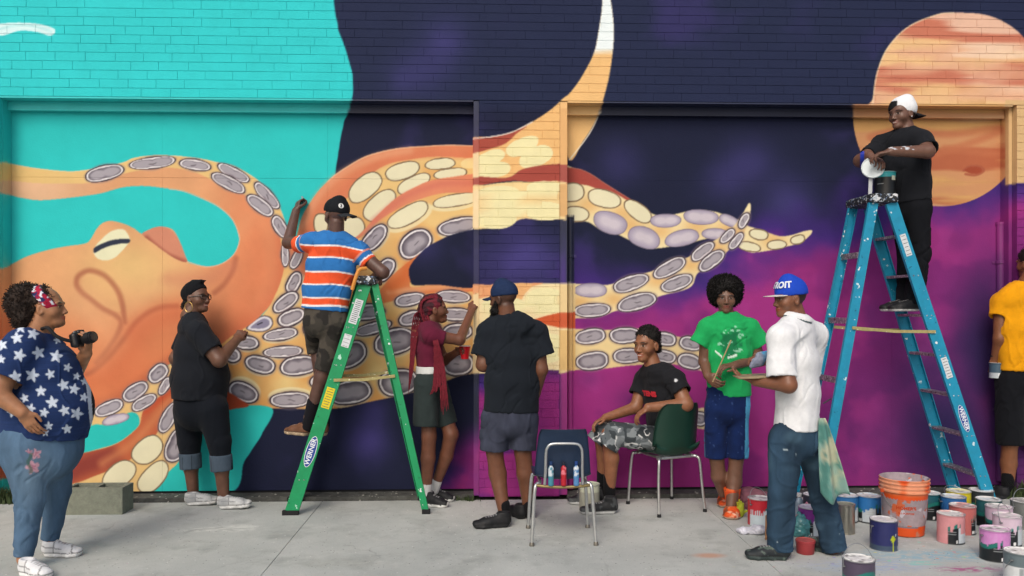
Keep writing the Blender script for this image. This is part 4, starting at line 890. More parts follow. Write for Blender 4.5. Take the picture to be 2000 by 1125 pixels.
def shoe(p, heel, yaw, length=.28, pitch=0., upper='#222222', sole='#dddddd', high=.0, name='shoe', wid=.046, colfn=None, sole_h=.028, toe_up=0.):
    """heel: point on the ground under the heel"""
    F = Field(); L = length
    F.cap((0, .045, .045), (0, L*.62, .040), (wid*.80, .040), (wid, .034), (1, 0, 0), k=.02)
    F.cap((0, L*.55, .036), (0, L-.045, .030+toe_up), (wid, .032), (wid*.88, .024), (1, 0, 0), k=.02)
    F.cap((0, .05, .05), (0, .055+high*.1, .085+high), (wid*.80, .048), (.064, .068) if high > .05 else (wid*.84, .050), (1, 0, 0), k=.02)
    F.cap((0, .08, .075), (0, L*.55, .055), (wid*.6, .02), (wid*.65, .018), (1, 0, 0), k=.02)
    for (y0, w0, y1, w1) in ((.042, wid*.86, L*.4, wid*.84), (L*.4, wid*.84, L*.68, wid*1.07), (L*.68, wid*1.07, L-.05, wid*.92)):
        F.cap((0, y0, .012), (0, y1, .012+(toe_up*.8 if y1 > L*.7 else 0)), (w0, .016), (w1, .016), (1, 0, 0), k=.012)
    F.cut((0, 0, .0), (0, 0, -1)); F.cut((0, 0, .098+high), (0, 0, 1))
    F.ell((0, .058+high*.1, .105+high), (.046, .050, .022) if high > .05 else (wid*.62, .036, .022), k=.004, op='s')
    V, Q = F.mesh(.0065, 1)
    up, so = hexc(upper), hexc(sole); m = sstep(sole_h+.002, sole_h-.002, V[:, 2])[:, None]; c = up*(1-m)+so*m
    # laces and tongue
    ln = (np.abs(V[:, 0]) < wid*.42)*(V[:, 1] > L*.36)*(V[:, 1] < L*.66)*(V[:, 2] > .05)*(np.sin(V[:, 1]*2*math.pi/.018) > .1)
    c = np.where(ln[:, None], up*.4+hexc('#cfcfcf')*.6 if up.mean() < .5 else up*.75, c)
    if up.mean() > .4:
        seam = (np.abs(V[:, 1]-L*.70-.02*np.abs(V[:, 0])/wid) < .004) | (np.abs(V[:, 1]-L*.34) < .0035) | (np.abs(V[:, 2]-.062+(V[:, 1]-L*.3)*.1) < .003)*(V[:, 1] < L*.55)
        c = np.where((seam & (V[:, 2] > sole_h))[:, None], up*.62, c)
    c = np.where((np.abs(V[:, 2]-sole_h) < .0028)[:, None], c*.55, c)
    if colfn is not None: c = colfn(V, c)
    a = R(yaw); p_ = R(pitch); y, z = V[:, 1]*math.cos(p_)-V[:, 2]*math.sin(p_), V[:, 1]*math.sin(p_)+V[:, 2]*math.cos(p_)
    fw = np.array([math.sin(a), -math.cos(a), 0]); lf = np.array([math.cos(a), math.sin(a), 0])
    Wd = np.asarray(heel)+V[:, :1]*lf+y[:, None]*fw+z[:, None]*np.array([0, 0, 1.])
    return np_mesh(name, Wd, Q[:, ::-1] if False else Q, SHOEM, p.o, c)
def curls(V, N, n, ln, r_, seed=1, spread=.5):
    """many short curled tufts standing on a hair surface -> one mesh"""
    g = np.random.default_rng(seed); I = g.integers(0, len(V), n); P = V[I]; D = N[I]+g.normal(0, spread, (n, 3)); D /= np.linalg.norm(D, axis=1)[:, None]
    T = np.cross(D, g.normal(0, 1, (n, 3))); T /= np.maximum(np.linalg.norm(T, axis=1), 1e-6)[:, None]; B = np.cross(D, T); l_ = ln*g.uniform(.5, 1.2, n)[:, None]
    rows = []
    for k, (q, w_) in enumerate(((-.3, 1.), (.35, .9), (.8, .55))):
        c = P+D*l_*q+T*np.sin(q*3.)*l_*.45*(k > 0)
        rows.append(np.stack([c+(T*math.cos(t)+B*math.sin(t))*r_*w_ for t in (0, 2.094, 4.188)], 1))
    VV = np.concatenate(rows, 1).reshape(-1, 3); base = (np.arange(n)*9)[:, None]; F = []
    for k in range(2):
        for t in range(3): F.append(base+np.array([[k*3+t, k*3+(t+1) % 3, k*3+3+(t+1) % 3, k*3+3+t]]))
    F.append(base+np.array([[6, 7, 8, 8]]))
    return VV, np.concatenate(F, 0)
def hair_part(p, F, col, n=1500, ln=.02, r_=.003, h=.007, amp=.008, seed=3, spread=.6, name='hair', parent=None):
    V, Q = F.mesh(h, 1); N = vnormals(V, Q); V = V+N*((fbm(V, 55, 2, seed)-.5)*2*amp)[:, None]
    V2, Q2 = curls(V, N, n, ln, r_, seed, spread); Q2 = Q2[Q2[:, 2] != Q2[:, 3]]
    A = np.vstack([V, V2]); c = hexc(col)*(.7+.6*fbm(A, 30, 2, 5.)[:, None])
    return np_mesh(name, A, np.vstack([Q, Q2+len(V)]), HAIR, parent or p.o, c)
def cap_part(p, crown, brim, yaw_off=0., tilt=8., logo=None, under=None, height=1., colfn=None, flat=False, brim_len=.075, low=.028):
    """baseball cap fitted on the head; yaw_off 180 wears it backwards"""
    fr0 = p.hf; a = R(yaw_off); l = fr0[0]*math.cos(a)+fr0[1]*math.sin(a)*-1; f = fr0[1]*math.cos(a)+fr0[0]*math.sin(a); u = fr0[2]; t = R(tilt)
    f, u = f*math.cos(t)+u*math.sin(t), u*math.cos(t)-f*math.sin(t); fr = np.array([l, f, u]); sc = p.hs; c0 = p.H(0, -.012, .035)
    F = Field(); F.ell(c0+u*.004*sc, np.array([.084, .105, .098*height])*sc, fr, k=.005)
    F.cap(c0+u*.02*sc+f*.035*sc, c0+u*.075*sc*height+f*.02*sc, (.070*sc, .055*sc), (.055*sc, .045*sc), l, k=.03)
    F.cut(c0-u*(low-.012)*sc, -u); F.ell(c0-u*(low-.006)*sc, np.array([.074, .094, .02])*sc, fr, k=.004, op='s')
    F.ell(c0+u*.101*sc*height, np.array([.008, .008, .006])*sc, fr, k=.003)
    B = c0-u*(low-.018)*sc+f*.075*sc
    cols = hexc(crown); bc = hexc(brim)
    o = p.part('cap', F, CAPM, (lambda V, N: colfn((V-c0)@fr.T/sc, np.tile(cols, (len(V), 1)))) if colfn else crown, h=.0065)
    # brim: curved sheet with thickness
    n, m_ = 15, 7; V = []
    for top in (0, 1):
        for i in range(n):
            s_ = -1+2*i/(n-1)
            for j in range(m_):
                q = j/(m_-1); x = s_*.078*sc*(1-.10*q*q); y = (.030+.062*math.sqrt(max(0, 1-(s_*.92)**2))-.005+q*brim_len*math.sqrt(max(0.02, 1-(abs(s_)**2.6)*.80)))*sc
                z = (-.022*(s_*s_)*(0.25 if flat else 1.)-.010*q*(0.2 if flat else 1)+(.0022 if top else -.0022))*sc
                V.append(c0-u*(low-.020)*sc+l*x+f*(y+.02*sc)+u*z)
    V = np.array(V); id_ = np.arange(2*n*m_).reshape(2, n, m_); Fq = []
    for i in range(n-1):
        for j in range(m_-1): Fq += [(id_[1,i,j], id_[1,i+1,j], id_[1,i+1,j+1], id_[1,i,j+1]), (id_[0,i,j], id_[0,i,j+1], id_[0,i+1,j+1], id_[0,i+1,j])]
        Fq += [(id_[0,i,-1], id_[1,i,-1], id_[1,i+1,-1], id_[0,i+1,-1])]
    for j in range(m_-1): Fq += [(id_[0,0,j], id_[1,0,j], id_[1,0,j+1], id_[0,0,j+1]), (id_[0,-1,j], id_[0,-1,j+1], id_[1,-1,j+1], id_[1,-1,j])]
    cc = np.tile(bc, (len(V), 1)); 
    if under: cc[:n*m_] = hexc(under)
    np_mesh('brim', V, np.array(Fq), CAPM, o, cc)
    return o, c0, fr
def on_cap(o, c0, fr, sc, txt, size, ang, up, m, height=1., bold=.002, tilt=0.):
    """lettering wrapped round the crown; ang from the cap's front towards its left side"""
    V, F = text_mesh(txt, size, bold); rl, rf, ru = .0865*sc, .1075*sc, .1005*sc*height
    th = R(ang)+V[:, 0]/(.098*sc); ph = R(up)+V[:, 1]/(.098*sc)
    P = c0+fr[2]*.004*sc+(np.sin(th)*np.cos(ph)*rl)[:, None]*fr[0]+(np.cos(th)*np.cos(ph)*rf)[:, None]*fr[1]+(np.sin(ph)*ru)[:, None]*fr[2]
    P = P+(P-c0)*.10
    return np_mesh('lettering', P, F, m, o, smooth=False)
# ================================================================ ladders
ALU = mat('worn aluminium step', '#8f9092', rough=.45, metal=.7, vary=.2, splat=['#c9c9c7', '#5a3f52', '#d8d8d6'], splat_scale=34, splat_cut=.60)
CAPS = mat('paint-spattered ladder top', '#1d1f22', rough=.6, splat=['#c9cccf', '#aab3bb', '#5d6f8a'], splat_scale=26, splat_cut=.60)
WOOD = mat('spreader strip', '#9c9160', rough=.7, vary=.25, vscale=30, splat=['#d4cfae'], splat_scale=40, splat_cut=.64)
RUBBER = mat('rubber foot', '#1b1c1e', rough=.9)
STK = mat('white sticker', '#c9cdd0', rough=.6, vary=.12, vscale=60); STK_TXT = mat('sticker print', '#4a4e54', rough=.7); STKY = mat('yellow sticker', '#d6c21f', rough=.6, vary=.1); OVB = mat('blue oval label', '#1f3f8c', rough=.4, vary=0); OVW = mat('white label print', '#dfe3e8', rough=.5, vary=0)
def ladder(name, label, railm, nf, nr, yn, yf, H_, tops, dx_far, steps, rears, spread, web_f, web_r, cap_w):
    """nf/nr: x of the near front/rear feet; yn/yf: planes of the near and far rails; tops: x of the rail tops"""
    inset = .07; b = empty(name, ((nf+nr)/2, (yn+yf)/2, 0)); tag(b, label, 'ladder')
    y1n, y1f = yn+inset, yf-inset
    def P(kind, far, z):
        t = z/H_; x0 = (nf if kind == 'f' else nr); x1 = tops[0] if kind == 'f' else tops[1]
        return np.array([x0+(x1-x0)*t+(dx_far if far else 0), (yf+(y1f-yf)*t) if far else (yn+(y1n-yn)*t), z])
    for kind, web in (('f', web_f), ('r', web_r)):
        for far in (0, 1):
            a, c = P(kind, far, .025), P(kind, far, H_-.02)
            o = MB().channel(a, c, web, .028, .005, side=(0, 1, 0), open_dir=-1 if far else 1).build('front_rail' if kind == 'f' else 'rear_rail', railm, b)
            f = P(kind, far, 0); MB().box((f[0]-web*.62, f[1]-(.03 if far else .008), 0), (f[0]+web*.62, f[1]+(.008 if far else .03), .035)).build('rubber_foot', RUBBER, o, bevel=.004)
    for z in steps:
        a, c = P('f', 0, z), P('f', 1, z); sg = np.sign(nf-nr)
        MB().bar(a+np.array([0, .006, -.010]), c+np.array([0, -.006, -.010]), .078, .020, side=(0, 0, 1)).build('step', ALU, b, bevel=.003)
    rv = MB()
    for z in steps:
        for off in (-.018, .018):
            q = P('f', 0, z-.01)+np.array([off, -.0005, 0]); rv.add([q+np.array([0, -.003, 0])]+[q+np.array([.0055*math.cos(t), 0, .0055*math.sin(t)]) for t in np.linspace(0, 2*math.pi, 8, endpoint=False)], [(0, 1+(k+1) % 8, 1+k) for k in range(8)])
    rv.build('rivets', ALU, b)
    for z in rears: MB().bar(P('r', 0, z)+np.array([0, .004, 0]), P('r', 1, z)-np.array([0, .004, 0]), .045, .018, side=(1, 0, 0)).build('rear_brace', ALU, b)
    for far in (0, 1):
        a, c = P('r', far, spread), P('f', far, spread-.03); e = np.array([0, .012 if far else -.012, 0]); mid = (a+c)/2+np.array([0, 0, -.012])
        MB().bar(a+e, mid+e, .022, .006).bar(mid+e, c+e, .022, .006).build('spreader', WOOD, b)
    cx = (tops[0]+tops[1])/2
    F = Field(); F.box((cx+dx_far/2, (y1n+y1f)/2, H_+.012), (cap_w/2, (y1f-y1n)/2+.035, .034), rnd=.012); V, Q = F.mesh(.009, 1); np_mesh('top_cap', V, Q, CAPS, b)
    d = nrm(P('f', 0, H_)-P('f', 0, 0)); return b, P, d
def rail_sticker(b, P, d, z, w_, h_, m, name='sticker', lines=0, e=.002):
    c = P('f', 0, z); u = np.array(d); t = np.cross(u, (0, 1, 0)); n = np.array([0, -1., 0]); n = nrm(n-u*(n@u)); c = c+n*e
    q = [c-t*w_/2-u*h_/2, c+t*w_/2-u*h_/2, c+t*w_/2+u*h_/2, c-t*w_/2+u*h_/2]; V = q+[v-n*.0015 for v in q]
    o = MB().add(V, [(0,1,2,3), (0,4,5,1), (1,5,6,2), (2,6,7,3), (3,7,4,0)]).build(name, m, b)
    for i in range(lines):
        cc = c+n*.0006+u*(h_*(.42-.84*i/max(1, lines-1))); ww = w_*(.38 if i % 3 else .30); MB().add([cc-t*ww-u*h_*.012, cc+t*ww-u*h_*.012, cc+t*ww+u*h_*.012, cc-t*ww+u*h_*.012], [(0, 1, 2, 3)]).build('print_line', STK_TXT, o)
    return o
def oval_label(b, P, d, z, w_, h_, flip=1):
    c = P('f', 0, z); u = np.array(d); t = np.cross(u, (0, 1, 0)); n = np.array([0, -1., 0]); n = nrm(n-u*(n@u))
    def disc(s_, e): return [c+n*e]+[c+n*e+t*(w_/2*s_*math.cos(a))+u*(h_/2*(1-(1-s_)*w_/h_)*math.sin(a)) for a in np.linspace(0, 2*math.pi, 28, endpoint=False)]
    F = [(0, 1+k, 1+(k+1) % 28) for k in range(28)]
    o = MB().add(disc(1., .0022), F).build('oval_label', OVW, b); MB().add(disc(.88, .0030), F).build('oval_field', OVB, o)
    text_on('lettering', 'WERNER', h_*.21, c+n*.0036, u*flip, np.cross(n, u*flip), OVW, o, off=0, bold=.001)
BLUEP = mat('scuffed blue fibreglass', '#1786a8', rough=.5, vary=.14, vscale=16, splat=['#bcd3da', '#d7dcde', '#0f5f7c'], splat_scale=17, splat_cut=.685)
GREENP = mat('scuffed green fibreglass', '#0d8a55', rough=.5, vary=.14, vscale=16, splat=['#a9d6c4', '#d7dcde', '#0a6a42'], splat_scale=17, splat_cut=.69)
yn, yf = -.63, -.13; HB = 2.36
b, P, d = ladder('blue_ladder', 'tall blue fibreglass stepladder with paint cans around its feet', BLUEP, W(1945, 1008, yn)[0], W(1597, 1008, yn)[0], yn, yf, HB, (W(1740, 390, yn+.07)[0], W(1708, 390, yn+.07)[0]), 0.0, [.30*i for i in range(1, 8)], [.55, 1.0, 1.45, 1.95], 1.40, .088, .070, .215)
rail_sticker(b, P, d, 2.02, .045, .17, STK, lines=6); rail_sticker(b, P, d, 1.10, .046, .16, STK, lines=7); oval_label(b, P, d, .72, .055, .21, -1)
yn, yf = -.445, .0
bg_, P, d = ladder('green_ladder', 'green fibreglass stepladder carrying the striped-shirt painter', GREENP, W(567, 1005, yn)[0], W(832, 1002, yn)[0], yn, yf, 1.745, (W(714, 548, yn+.07)[0], W(731, 548, yn+.07)[0]), -.065, [.27, .556, .84, 1.125, 1.41], [.45, 1.0, 1.4], 1.035, .098, .050, .17)
rail_sticker(bg_, P, d, 1.52, .060, .19, STK, lines=12); rail_sticker(bg_, P, d, 1.30, .058, .10, STK, lines=4); rail_sticker(bg_, P, d, .87, .062, .16, STKY, lines=8); oval_label(bg_, P, d, .47, .075, .24, 1)
MB().tube(spline([W(716, 524, -.40), W(702, 527, -.42), W(694, 545, -.44), W(688, 566, -.44)], False, 6), .014, 8).build('orange_strap', mat('orange strap', '#d18b3c', rough=.7), bg_, smooth=True)

# ================================================================ chairs
CHROME = mat('worn chrome tube', '#c4c6c6', rough=.28, metal=.85, vary=.15, vscale=30, splat=['#8b7b58'], splat_scale=12, splat_cut=.68)
def shell_mesh(name, prof, half, wrap, M, m, parent, th=.006):
    """moulded seat shell: prof is a list of (forward, up, half width, wrap) from the front lip to the top of the back"""
    Pp = spline([(a, b_, c_, e_) for a, b_, c_, e_ in prof], False, 6); n = len(Pp); k = 17; V = np.zeros((2, n, k, 3))
    for i, (f, u, hw, wr) in enumerate(Pp):
        t = Pp[min(i+1, n-1)][:2]-Pp[max(i-1, 0)][:2]; t = t/np.linalg.norm(t); nn = np.array([t[1], -t[0]])*1.0      # normal in (f,u): up for the seat, forward for the back
        nn = -nn if nn[1] < 0 and i < n//3 else nn; nn = np.array([-t[1], t[0]]) if False else nn
        for j in range(k):
            s_ = -1+2*j/(k-1); rim = abs(s_)**2.4
            up_n = np.array([max(0., -0.), 1.]) if i < n*.45 else np.array([1., .25]); up_n = up_n/np.linalg.norm(up_n)
            base = np.array([s_*hw*(1-.06*rim), f, u])+np.array([0, up_n[0], up_n[1]])*wr*rim
            V[0, i, j] = base; V[1, i, j] = base-np.array([0, up_n[0], up_n[1]])*th
    W_ = np.einsum('...i,ij->...j', V[..., [0, 1, 2]], M[:3])+M[3]
    id_ = np.arange(2*n*k).reshape(2, n, k); Fq = []
    for i in range(n-1):
        for j in range(k-1): Fq += [(id_[0,i,j], id_[0,i,j+1], id_[0,i+1,j+1], id_[0,i+1,j]), (id_[1,i,j], id_[1,i+1,j], id_[1,i+1,j+1], id_[1,i,j+1])]
        for j, f_ in ((0, 0), (k-1, 1)): Fq += [(id_[0,i,j], id_[0,i+1,j], id_[1,i+1,j], id_[1,i,j])]
    for j in range(k-1):
        for i in (0, n-1): Fq += [(id_[0,i,j], id_[1,i,j], id_[1,i,j+1], id_[0,i,j+1])]
    return np_mesh(name, W_.reshape(-1, 3), np.array(Fq), m, parent, smooth=True)
def mframe(yaw, o): f = frame(yaw); return np.vstack([f, np.asarray(o, float)[None]])
def L2W(M, l, f, u): return M[3]+M[0]*l+M[1]*f+M[2]*u
# navy chair with its back to us
Y0 = G(1100, 1063)[1]; fl, fr_ = G(1038, 1063), G(1163, 1063); wd = (fr_[0]-fl[0])/2; c0 = (fl+fr_)/2; Mn = mframe(180, (c0[0], Y0, 0)); SZ = .415
ch = empty('navy_chair', (c0[0], Y0, 0)); tag(ch, 'empty navy plastic school chair with chrome legs and small bottles in its back frame', 'chair')
NAVY = mat('navy moulded plastic', '#172a44', rough=.5, vary=.08, spec=.45, bump=.1, bscale=300)
shell_mesh('shell', [(.44, .405, .19, .0), (.40, .425, .20, .012), (.25, .418, .205, .02), (.10, .415, .205, .03), (.045, .43, .20, .03), (.028, .50, .195, .03), (.015, .60, .185, .03), (-.005, .70, .172, .028), (-.02, .745, .160, .02), (-.022, .755, .150, .01)], .2, 0, Mn, NAVY, ch)
def side_frame(M, s_, wd, z, back, front, splay):
    return [L2W(M, s_*(wd), back-.03, .012), L2W(M, s_*(wd-.012), back-.005, z*.55), L2W(M, s_*(wd-.022), back+.005, z*.90), L2W(M, s_*(wd-.035), back+.02, z*.985), L2W(M, s_*(wd-.06), back+.05, z), L2W(M, s_*(wd-.06), back+.2, z), L2W(M, s_*(wd-.06), front-.05, z), L2W(M, s_*(wd-.04), front-.01, z*.97), L2W(M, s_*(wd-.02), front+.005, z*.88), L2W(M, s_*(wd), front+.03, .012)]
for s_ in (-1, 1):
    pts = side_frame(Mn, s_, wd, SZ-.018, .0, .36, 0); o = MB().tube(spline(pts, False, 5), .0115, 12).build('leg_frame', CHROME, ch, smooth=True)
    for q in (pts[0], pts[-1]): MB().lathe([(.001, -.012), (.017, -.012), (.016, .004), (.012, .012)], q, 14).build('glide', mat('steel glide', '#77736a', rough=.4, metal=.6), o, smooth=True)
BRASS = mat('tarnished frame bar', '#8d7d55', rough=.45, metal=.6, vary=.2)
MB().tube(spline([L2W(Mn, -(wd-.035), .01, SZ-.03), L2W(Mn, -(wd-.09), -.004, SZ-.034), L2W(Mn, 0, -.006, SZ-.040), L2W(Mn, wd-.09, -.004, SZ-.034), L2W(Mn, wd-.035, .01, SZ-.03)], False, 6), .010, 10).build('rear_bar', BRASS, ch, smooth=True)
lw, zt = .118, .665
MB().tube(spline([L2W(Mn, -lw-.006, -.012, SZ-.02), L2W(Mn, -lw-.002, -.032, .50), L2W(Mn, -lw, -.044, .60), L2W(Mn, -lw+.008, -.050, zt-.025), L2W(Mn, -lw+.035, -.052, zt), L2W(Mn, 0, -.054, zt+.004), L2W(Mn, lw-.035, -.052, zt), L2W(Mn, lw-.008, -.050, zt-.025), L2W(Mn, lw, -.044, .60), L2W(Mn, lw+.002, -.032, .50), L2W(Mn, lw+.006, -.012, SZ-.02)], False, 5), .0095, 10).build('back_frame', CHROME, ch, smooth=True)
for i, (x, col, cap_, lab) in enumerate(((.083, '#3f7f93', '#1f3a66', 'slim teal and white bottle wedged in the navy chair back, towards the bearded person'), (0., '#a81f2c', '#1d2436', 'slim red bottle wedged in the middle of the navy chair back'), (-.083, '#4f7fb0', '#1f3f7c', 'slim blue and white bottle wedged in the navy chair back, towards the seated person'))):
    x = -x if False else x; q = L2W(Mn, x, -.012, SZ-.028); bt = empty('paint_bottle', q); tag(bt, lab, 'bottle')
    def bc(V, q=q, col=col, i=i):
        z = V[:, 2]-q[2]; n = fbm(V, 60, 2, i*3.); c = np.tile(hexc(col), (len(V), 1)); c = mixm_(c, '#c3ccd4', ((z > .06)*(n > .48)*(i != 1)).astype(float)); return mixm_(c, '#d4707c', ((z > .075)*(n > .5)*(i == 1)).astype(float))
    def mixm_(c, h, m): return c*(1-m[:, None])+hexc(h)*m[:, None]
    MB().lathe([(.001, 0), (.017, .001), (.0185, .006)]+[(.0185, .01+.01*k) for k in range(11)]+[(.017, .118), (.010, .128), (.009, .134)], q, 20).build('bottle_body', mat('printed bottle', attr=True, rough=.35, vary=.05), bt, smooth=True, col=bc)
    MB().lathe([(.0105, .133), (.012, .135), (.0115, .158), (.001, .160)], q, 16).build('bottle_cap', mat('bottle cap '+cap_, cap_, rough=.4), bt, smooth=True)
# green chair under the seated man
ra, rb_ = G(1377, 998), G(1278, 1008); yw = 201; Mg = mframe(yw, (ra+rb_)/2); Mg[3][2] = 0
gc = empty('green_chair', tuple(Mg[3])); tag(gc, 'dark green moulded plastic chair with chrome legs, occupied', 'chair')
GRN = mat('dark green moulded plastic', '#11352a', rough=.42, vary=.1, spec=.5, bump=.1, bscale=300)
shell_mesh('shell', [(.46, .425, .19, .0), (.42, .445, .205, .012), (.25, .435, .215, .02), (.10, .43, .215, .035), (.04, .445, .212, .05), (.015, .52, .21, .06), (.0, .62, .205, .06), (-.02, .72, .195, .055), (-.035, .79, .175, .04), (-.040, .825, .145, .02), (-.041, .832, .13, .01)], .2, 0, Mg, GRN, gc)
for s_ in (-1, 1):
    pts = side_frame(Mg, s_, .205, .42, .0, .38, 0); o = MB().tube(spline(pts, False, 5), .011, 12).build('leg_frame', CHROME, gc, smooth=True)
    for q in (pts[0], pts[-1]): MB().lathe([(.001, -.012), (.016, -.012), (.015, .004), (.012, .012)], q, 14).build('glide', RUBBER, o, smooth=True)
MB().tube([L2W(Mg, -.17, .05, .415), L2W(Mg, .17, .05, .415)], .010, 10).tube([L2W(Mg, -.17, .33, .415), L2W(Mg, .17, .33, .415)], .010, 10).build('cross_bar', CHROME, gc, smooth=True)

# ================================================================ concrete block
p0 = G(124, 1006); p1 = G(232, 1006); L = p1[0]-p0[0]; bx = empty('concrete_block', ((p0[0]+p1[0])/2, p0[1]+.1, 0)); tag(bx, 'hollow grey concrete block lying by the wall near the photographer', 'block')
CMU = mat('concrete block', '#7d8173', rough=.95, vary=.2, vscale=30, bump=.8, bscale=150, splat=['#a9ab9f'], splat_scale=16, splat_cut=.70)
x0, x1, y0, y1, hz = p0[0], p1[0]+.02, p0[1], p0[1]+.19, .20
mb = MB(); t = .032; xs = [x0, x0+t, (x0+x1)/2-t/2, (x0+x1)/2+t/2, x1-t, x1]; ysb = [y0, y0+t, y1-t, y1]
for i in range(5):
    for j in range(3):
        if j == 1 and i in (1, 3): continue
        mb.box((xs[i]+(.0 if i == 0 else .0), ysb[j], 0), (xs[i+1], ysb[j+1], hz))
bm_ = bmesh.new(); me = bpy.data.meshes.new('t'); me.from_pydata(mb.v, [], mb.f); bm_.from_mesh(me); bmesh.ops.remove_doubles(bm_, verts=bm_.verts, dist=.0005)
dup = {}
for f in bm_.faces: dup.setdefault(tuple(sorted(v.index for v in f.verts)), []).append(f)
bmesh.ops.delete(bm_, geom=[f for l_ in dup.values() if len(l_) > 1 for f in l_], context='FACES'); bmesh.ops.recalc_face_normals(bm_, faces=bm_.faces); me2 = bpy.data.meshes.new('block_body'); bm_.to_mesh(me2); bm_.free(); mesh_obj('block_body', me2, CMU, bx)

# ================================================================ paint cans and bucket
LIDW = mat('spattered can lid', attr=True, rough=.35, vary=.15, vscale=40, spec=.5); CANM = mat('can label', attr=True, rough=.4, vary=.10, vscale=25, spec=.5); TIN = mat('bare tin', '#a9a79c', rough=.3, metal=.85, vary=.15); WIRE = mat('wire bail', '#9a9c9e', rough=.35, metal=.8)
def mx(c, h, m): m = np.clip(np.asarray(m, float), 0, 1)[:, None]; return c*(1-m)+hexc(h)*m
def can(px, py, label, base, label_fn=None, lid='#d9d9d6', drip=None, bail=None, r_=.083, hh=.190, opened=False, body=None, pos=None, cat='paint can', seed=0, name='paint_can', group=None):
    c = np.asarray(G(px, py) if pos is None else pos, float); b = empty(name, c); tag(b, label, cat, group)
    def colf(V):
        a = np.arctan2(V[:, 1]-c[1], V[:, 0]-c[0])+math.pi/2; a = (a+math.pi) % (2*math.pi)-math.pi; z = (V[:, 2]-c[2])/hh; co = np.tile(hexc(base), (len(V), 1))
        if label_fn: co = label_fn(a, z, V, co)
        if drip:
            n = vnoise(np.stack([a*9, 0*a, 0*a+seed], 1), 1.); co = mx(co, drip, sstep(.02, -.02, (1-z)-n*.55-.06))
        return mx(co, '#8d9090', (z > .985)|(z < .02))
    prof = [(.001, .002), (r_-.004, .002), (r_+.001, 0), (r_+.001, .006), (r_, .009)]+[(r_, .009+(hh-.020)*k/34) for k in range(1, 35)]+[(r_+.0015, hh-.009), (r_+.003, hh-.005), (r_+.003, hh), (r_-.002, hh+.001)]
    sg = 72; mb = MB().lathe(prof, c, sg); o = mb.build('can_wall', body or CANM, b, smooth=True, col=None if body else colf)
    if opened:
        MB().lathe([(r_-.002, hh+.001), (r_-.010, hh-.004), (r_-.006, hh-.02), (r_-.006, hh*.55), (.001, hh*.55)], c, 32).build('paint_inside', mat('paint '+lid, lid, rough=.25, vary=.1), b, smooth=True)
    else:
        def lc(V):
            q = V[:, :2]-c[:2]; n = fbm(np.c_[V[:, :2]*1., V[:, 2]*0], 28, 2, seed*1.7); co = np.tile(hexc('#d6d6d3'), (len(V), 1)); co = mx(co, lid, sstep(.45, .55, n)*.85); return mx(co, '#8a8a88', sstep(.66, .70, fbm(np.c_[V[:, :2], V[:, 2]*0], 45, 2, 3+seed)))
        mb = MB(); mb.lathe([(r_-.002, hh+.001), (r_-.007, hh-.004), (r_-.010, hh-.001), (r_-.014, hh+.001), (r_-.020, hh-.003), (r_*.6, hh-.003), (r_*.3, hh-.003), (.001, hh-.003)], c, 32); mb.build('lid', LIDW, b, smooth=True, col=lc)
    if bail is not None:
        ang, lift, ear = bail; e = np.array([math.cos(ang), math.sin(ang), 0]); f = np.array([-math.sin(ang), math.cos(ang), 0]); E = [c+e*s_*(r_+.006)+np.array([0, 0, hh*.80]) for s_ in (-1, 1)]
        for q in E: MB().lathe([(.001, -.004), (.010, -.003), (.010, .003), (.001, .004)], q, 10).build('bail_ear', WIRE, b)
        arc = [c+np.array([0, 0, hh*.80])+e*(-(r_+.008)*math.cos(t))+(f*math.cos(lift)+np.array([0, 0, 1.])*math.sin(lift))*(r_+.030)*math.sin(t) for t in np.linspace(0, math.pi, 18)]
        MB().tube(arc, .0022, 6).build('bail', WIRE, b, smooth=True)
    return b
PI = math.pi
def teal_label(top, panel=True, split=.15):
    """swoosh label: colour on top, teal wave, black body and a pale panel"""
    def f(a, z, V, c):
        wv = .62+.10*np.sin(a*2+1.); c = mx(c, '#14191d', sstep(.01, -.01, z-wv)); c = mx(c, '#1d6e66', sstep(.01, -.01, np.abs(z-wv+.06)-.07)); 
        if panel: c = mx(c, '#b9c2c8', ((z < .60) & (z > .06) & (a > split) & (a < split+1.1))*1.)
        c = mx(c, '#e2e4e4', ((np.abs(z-.12) < .05) & (np.abs(a-split+.25) < .14) & (np.sin(a*120) > -.2))*1.); c = mx(c, '#aab0b2', ((np.abs(z-.40) < .10) & (np.abs(a+.35) < .3) & (np.sin(z*90) > .55))*.7)
        return mx(c, top, sstep(-.01, .01, z-wv-.015))
    return f
def splat_yg(a, z, V, c):
    c = mx(c, '#23305e', (z > .17)*0.); c = mx(c, '#3a4a5c', (z < .18)*.9); c = mx(c, '#a9b41f', sstep(1., .8, np.hypot((a-.25)/.26, (z-.42)/.12)+.35*np.sin(a*20)*.5)); c = mx(c, '#a9b41f', ((np.abs(a-.28) < .055) & (z < .45) & (z > .03))*1.); return mx(c, '#c9ced2', ((np.abs(a-.55) < .06) & (np.abs(z-.55) < .05))|((np.abs(a-.85) < .05) & (z < .17) & (z > .04)))
can(1726, 1071, 'navy paint can with a yellow-green splash down its side', '#23275a', splat_yg, '#c9c9cf', bail=(.25, -1.15, 0), seed=1)
can(1677, 1158, 'white-lidded can with purple and teal sides and its handle raised, in front of the others', '#4a3f52', teal_label('#4a4054', False), '#f0f0ec', bail=(.15, 1.35, 0), seed=2)
can(1857, 1058, 'salmon pink paint can with a black label and a barcode', '#c98a8e', lambda a, z, V, c: mx(teal_label('#c98a8e')(a+.1, z, V, c), '#c98a8e', ((a > .25) & (z > .38))|(a < -.75)), '#cfa9a6', drip='#c98a8e', seed=3)
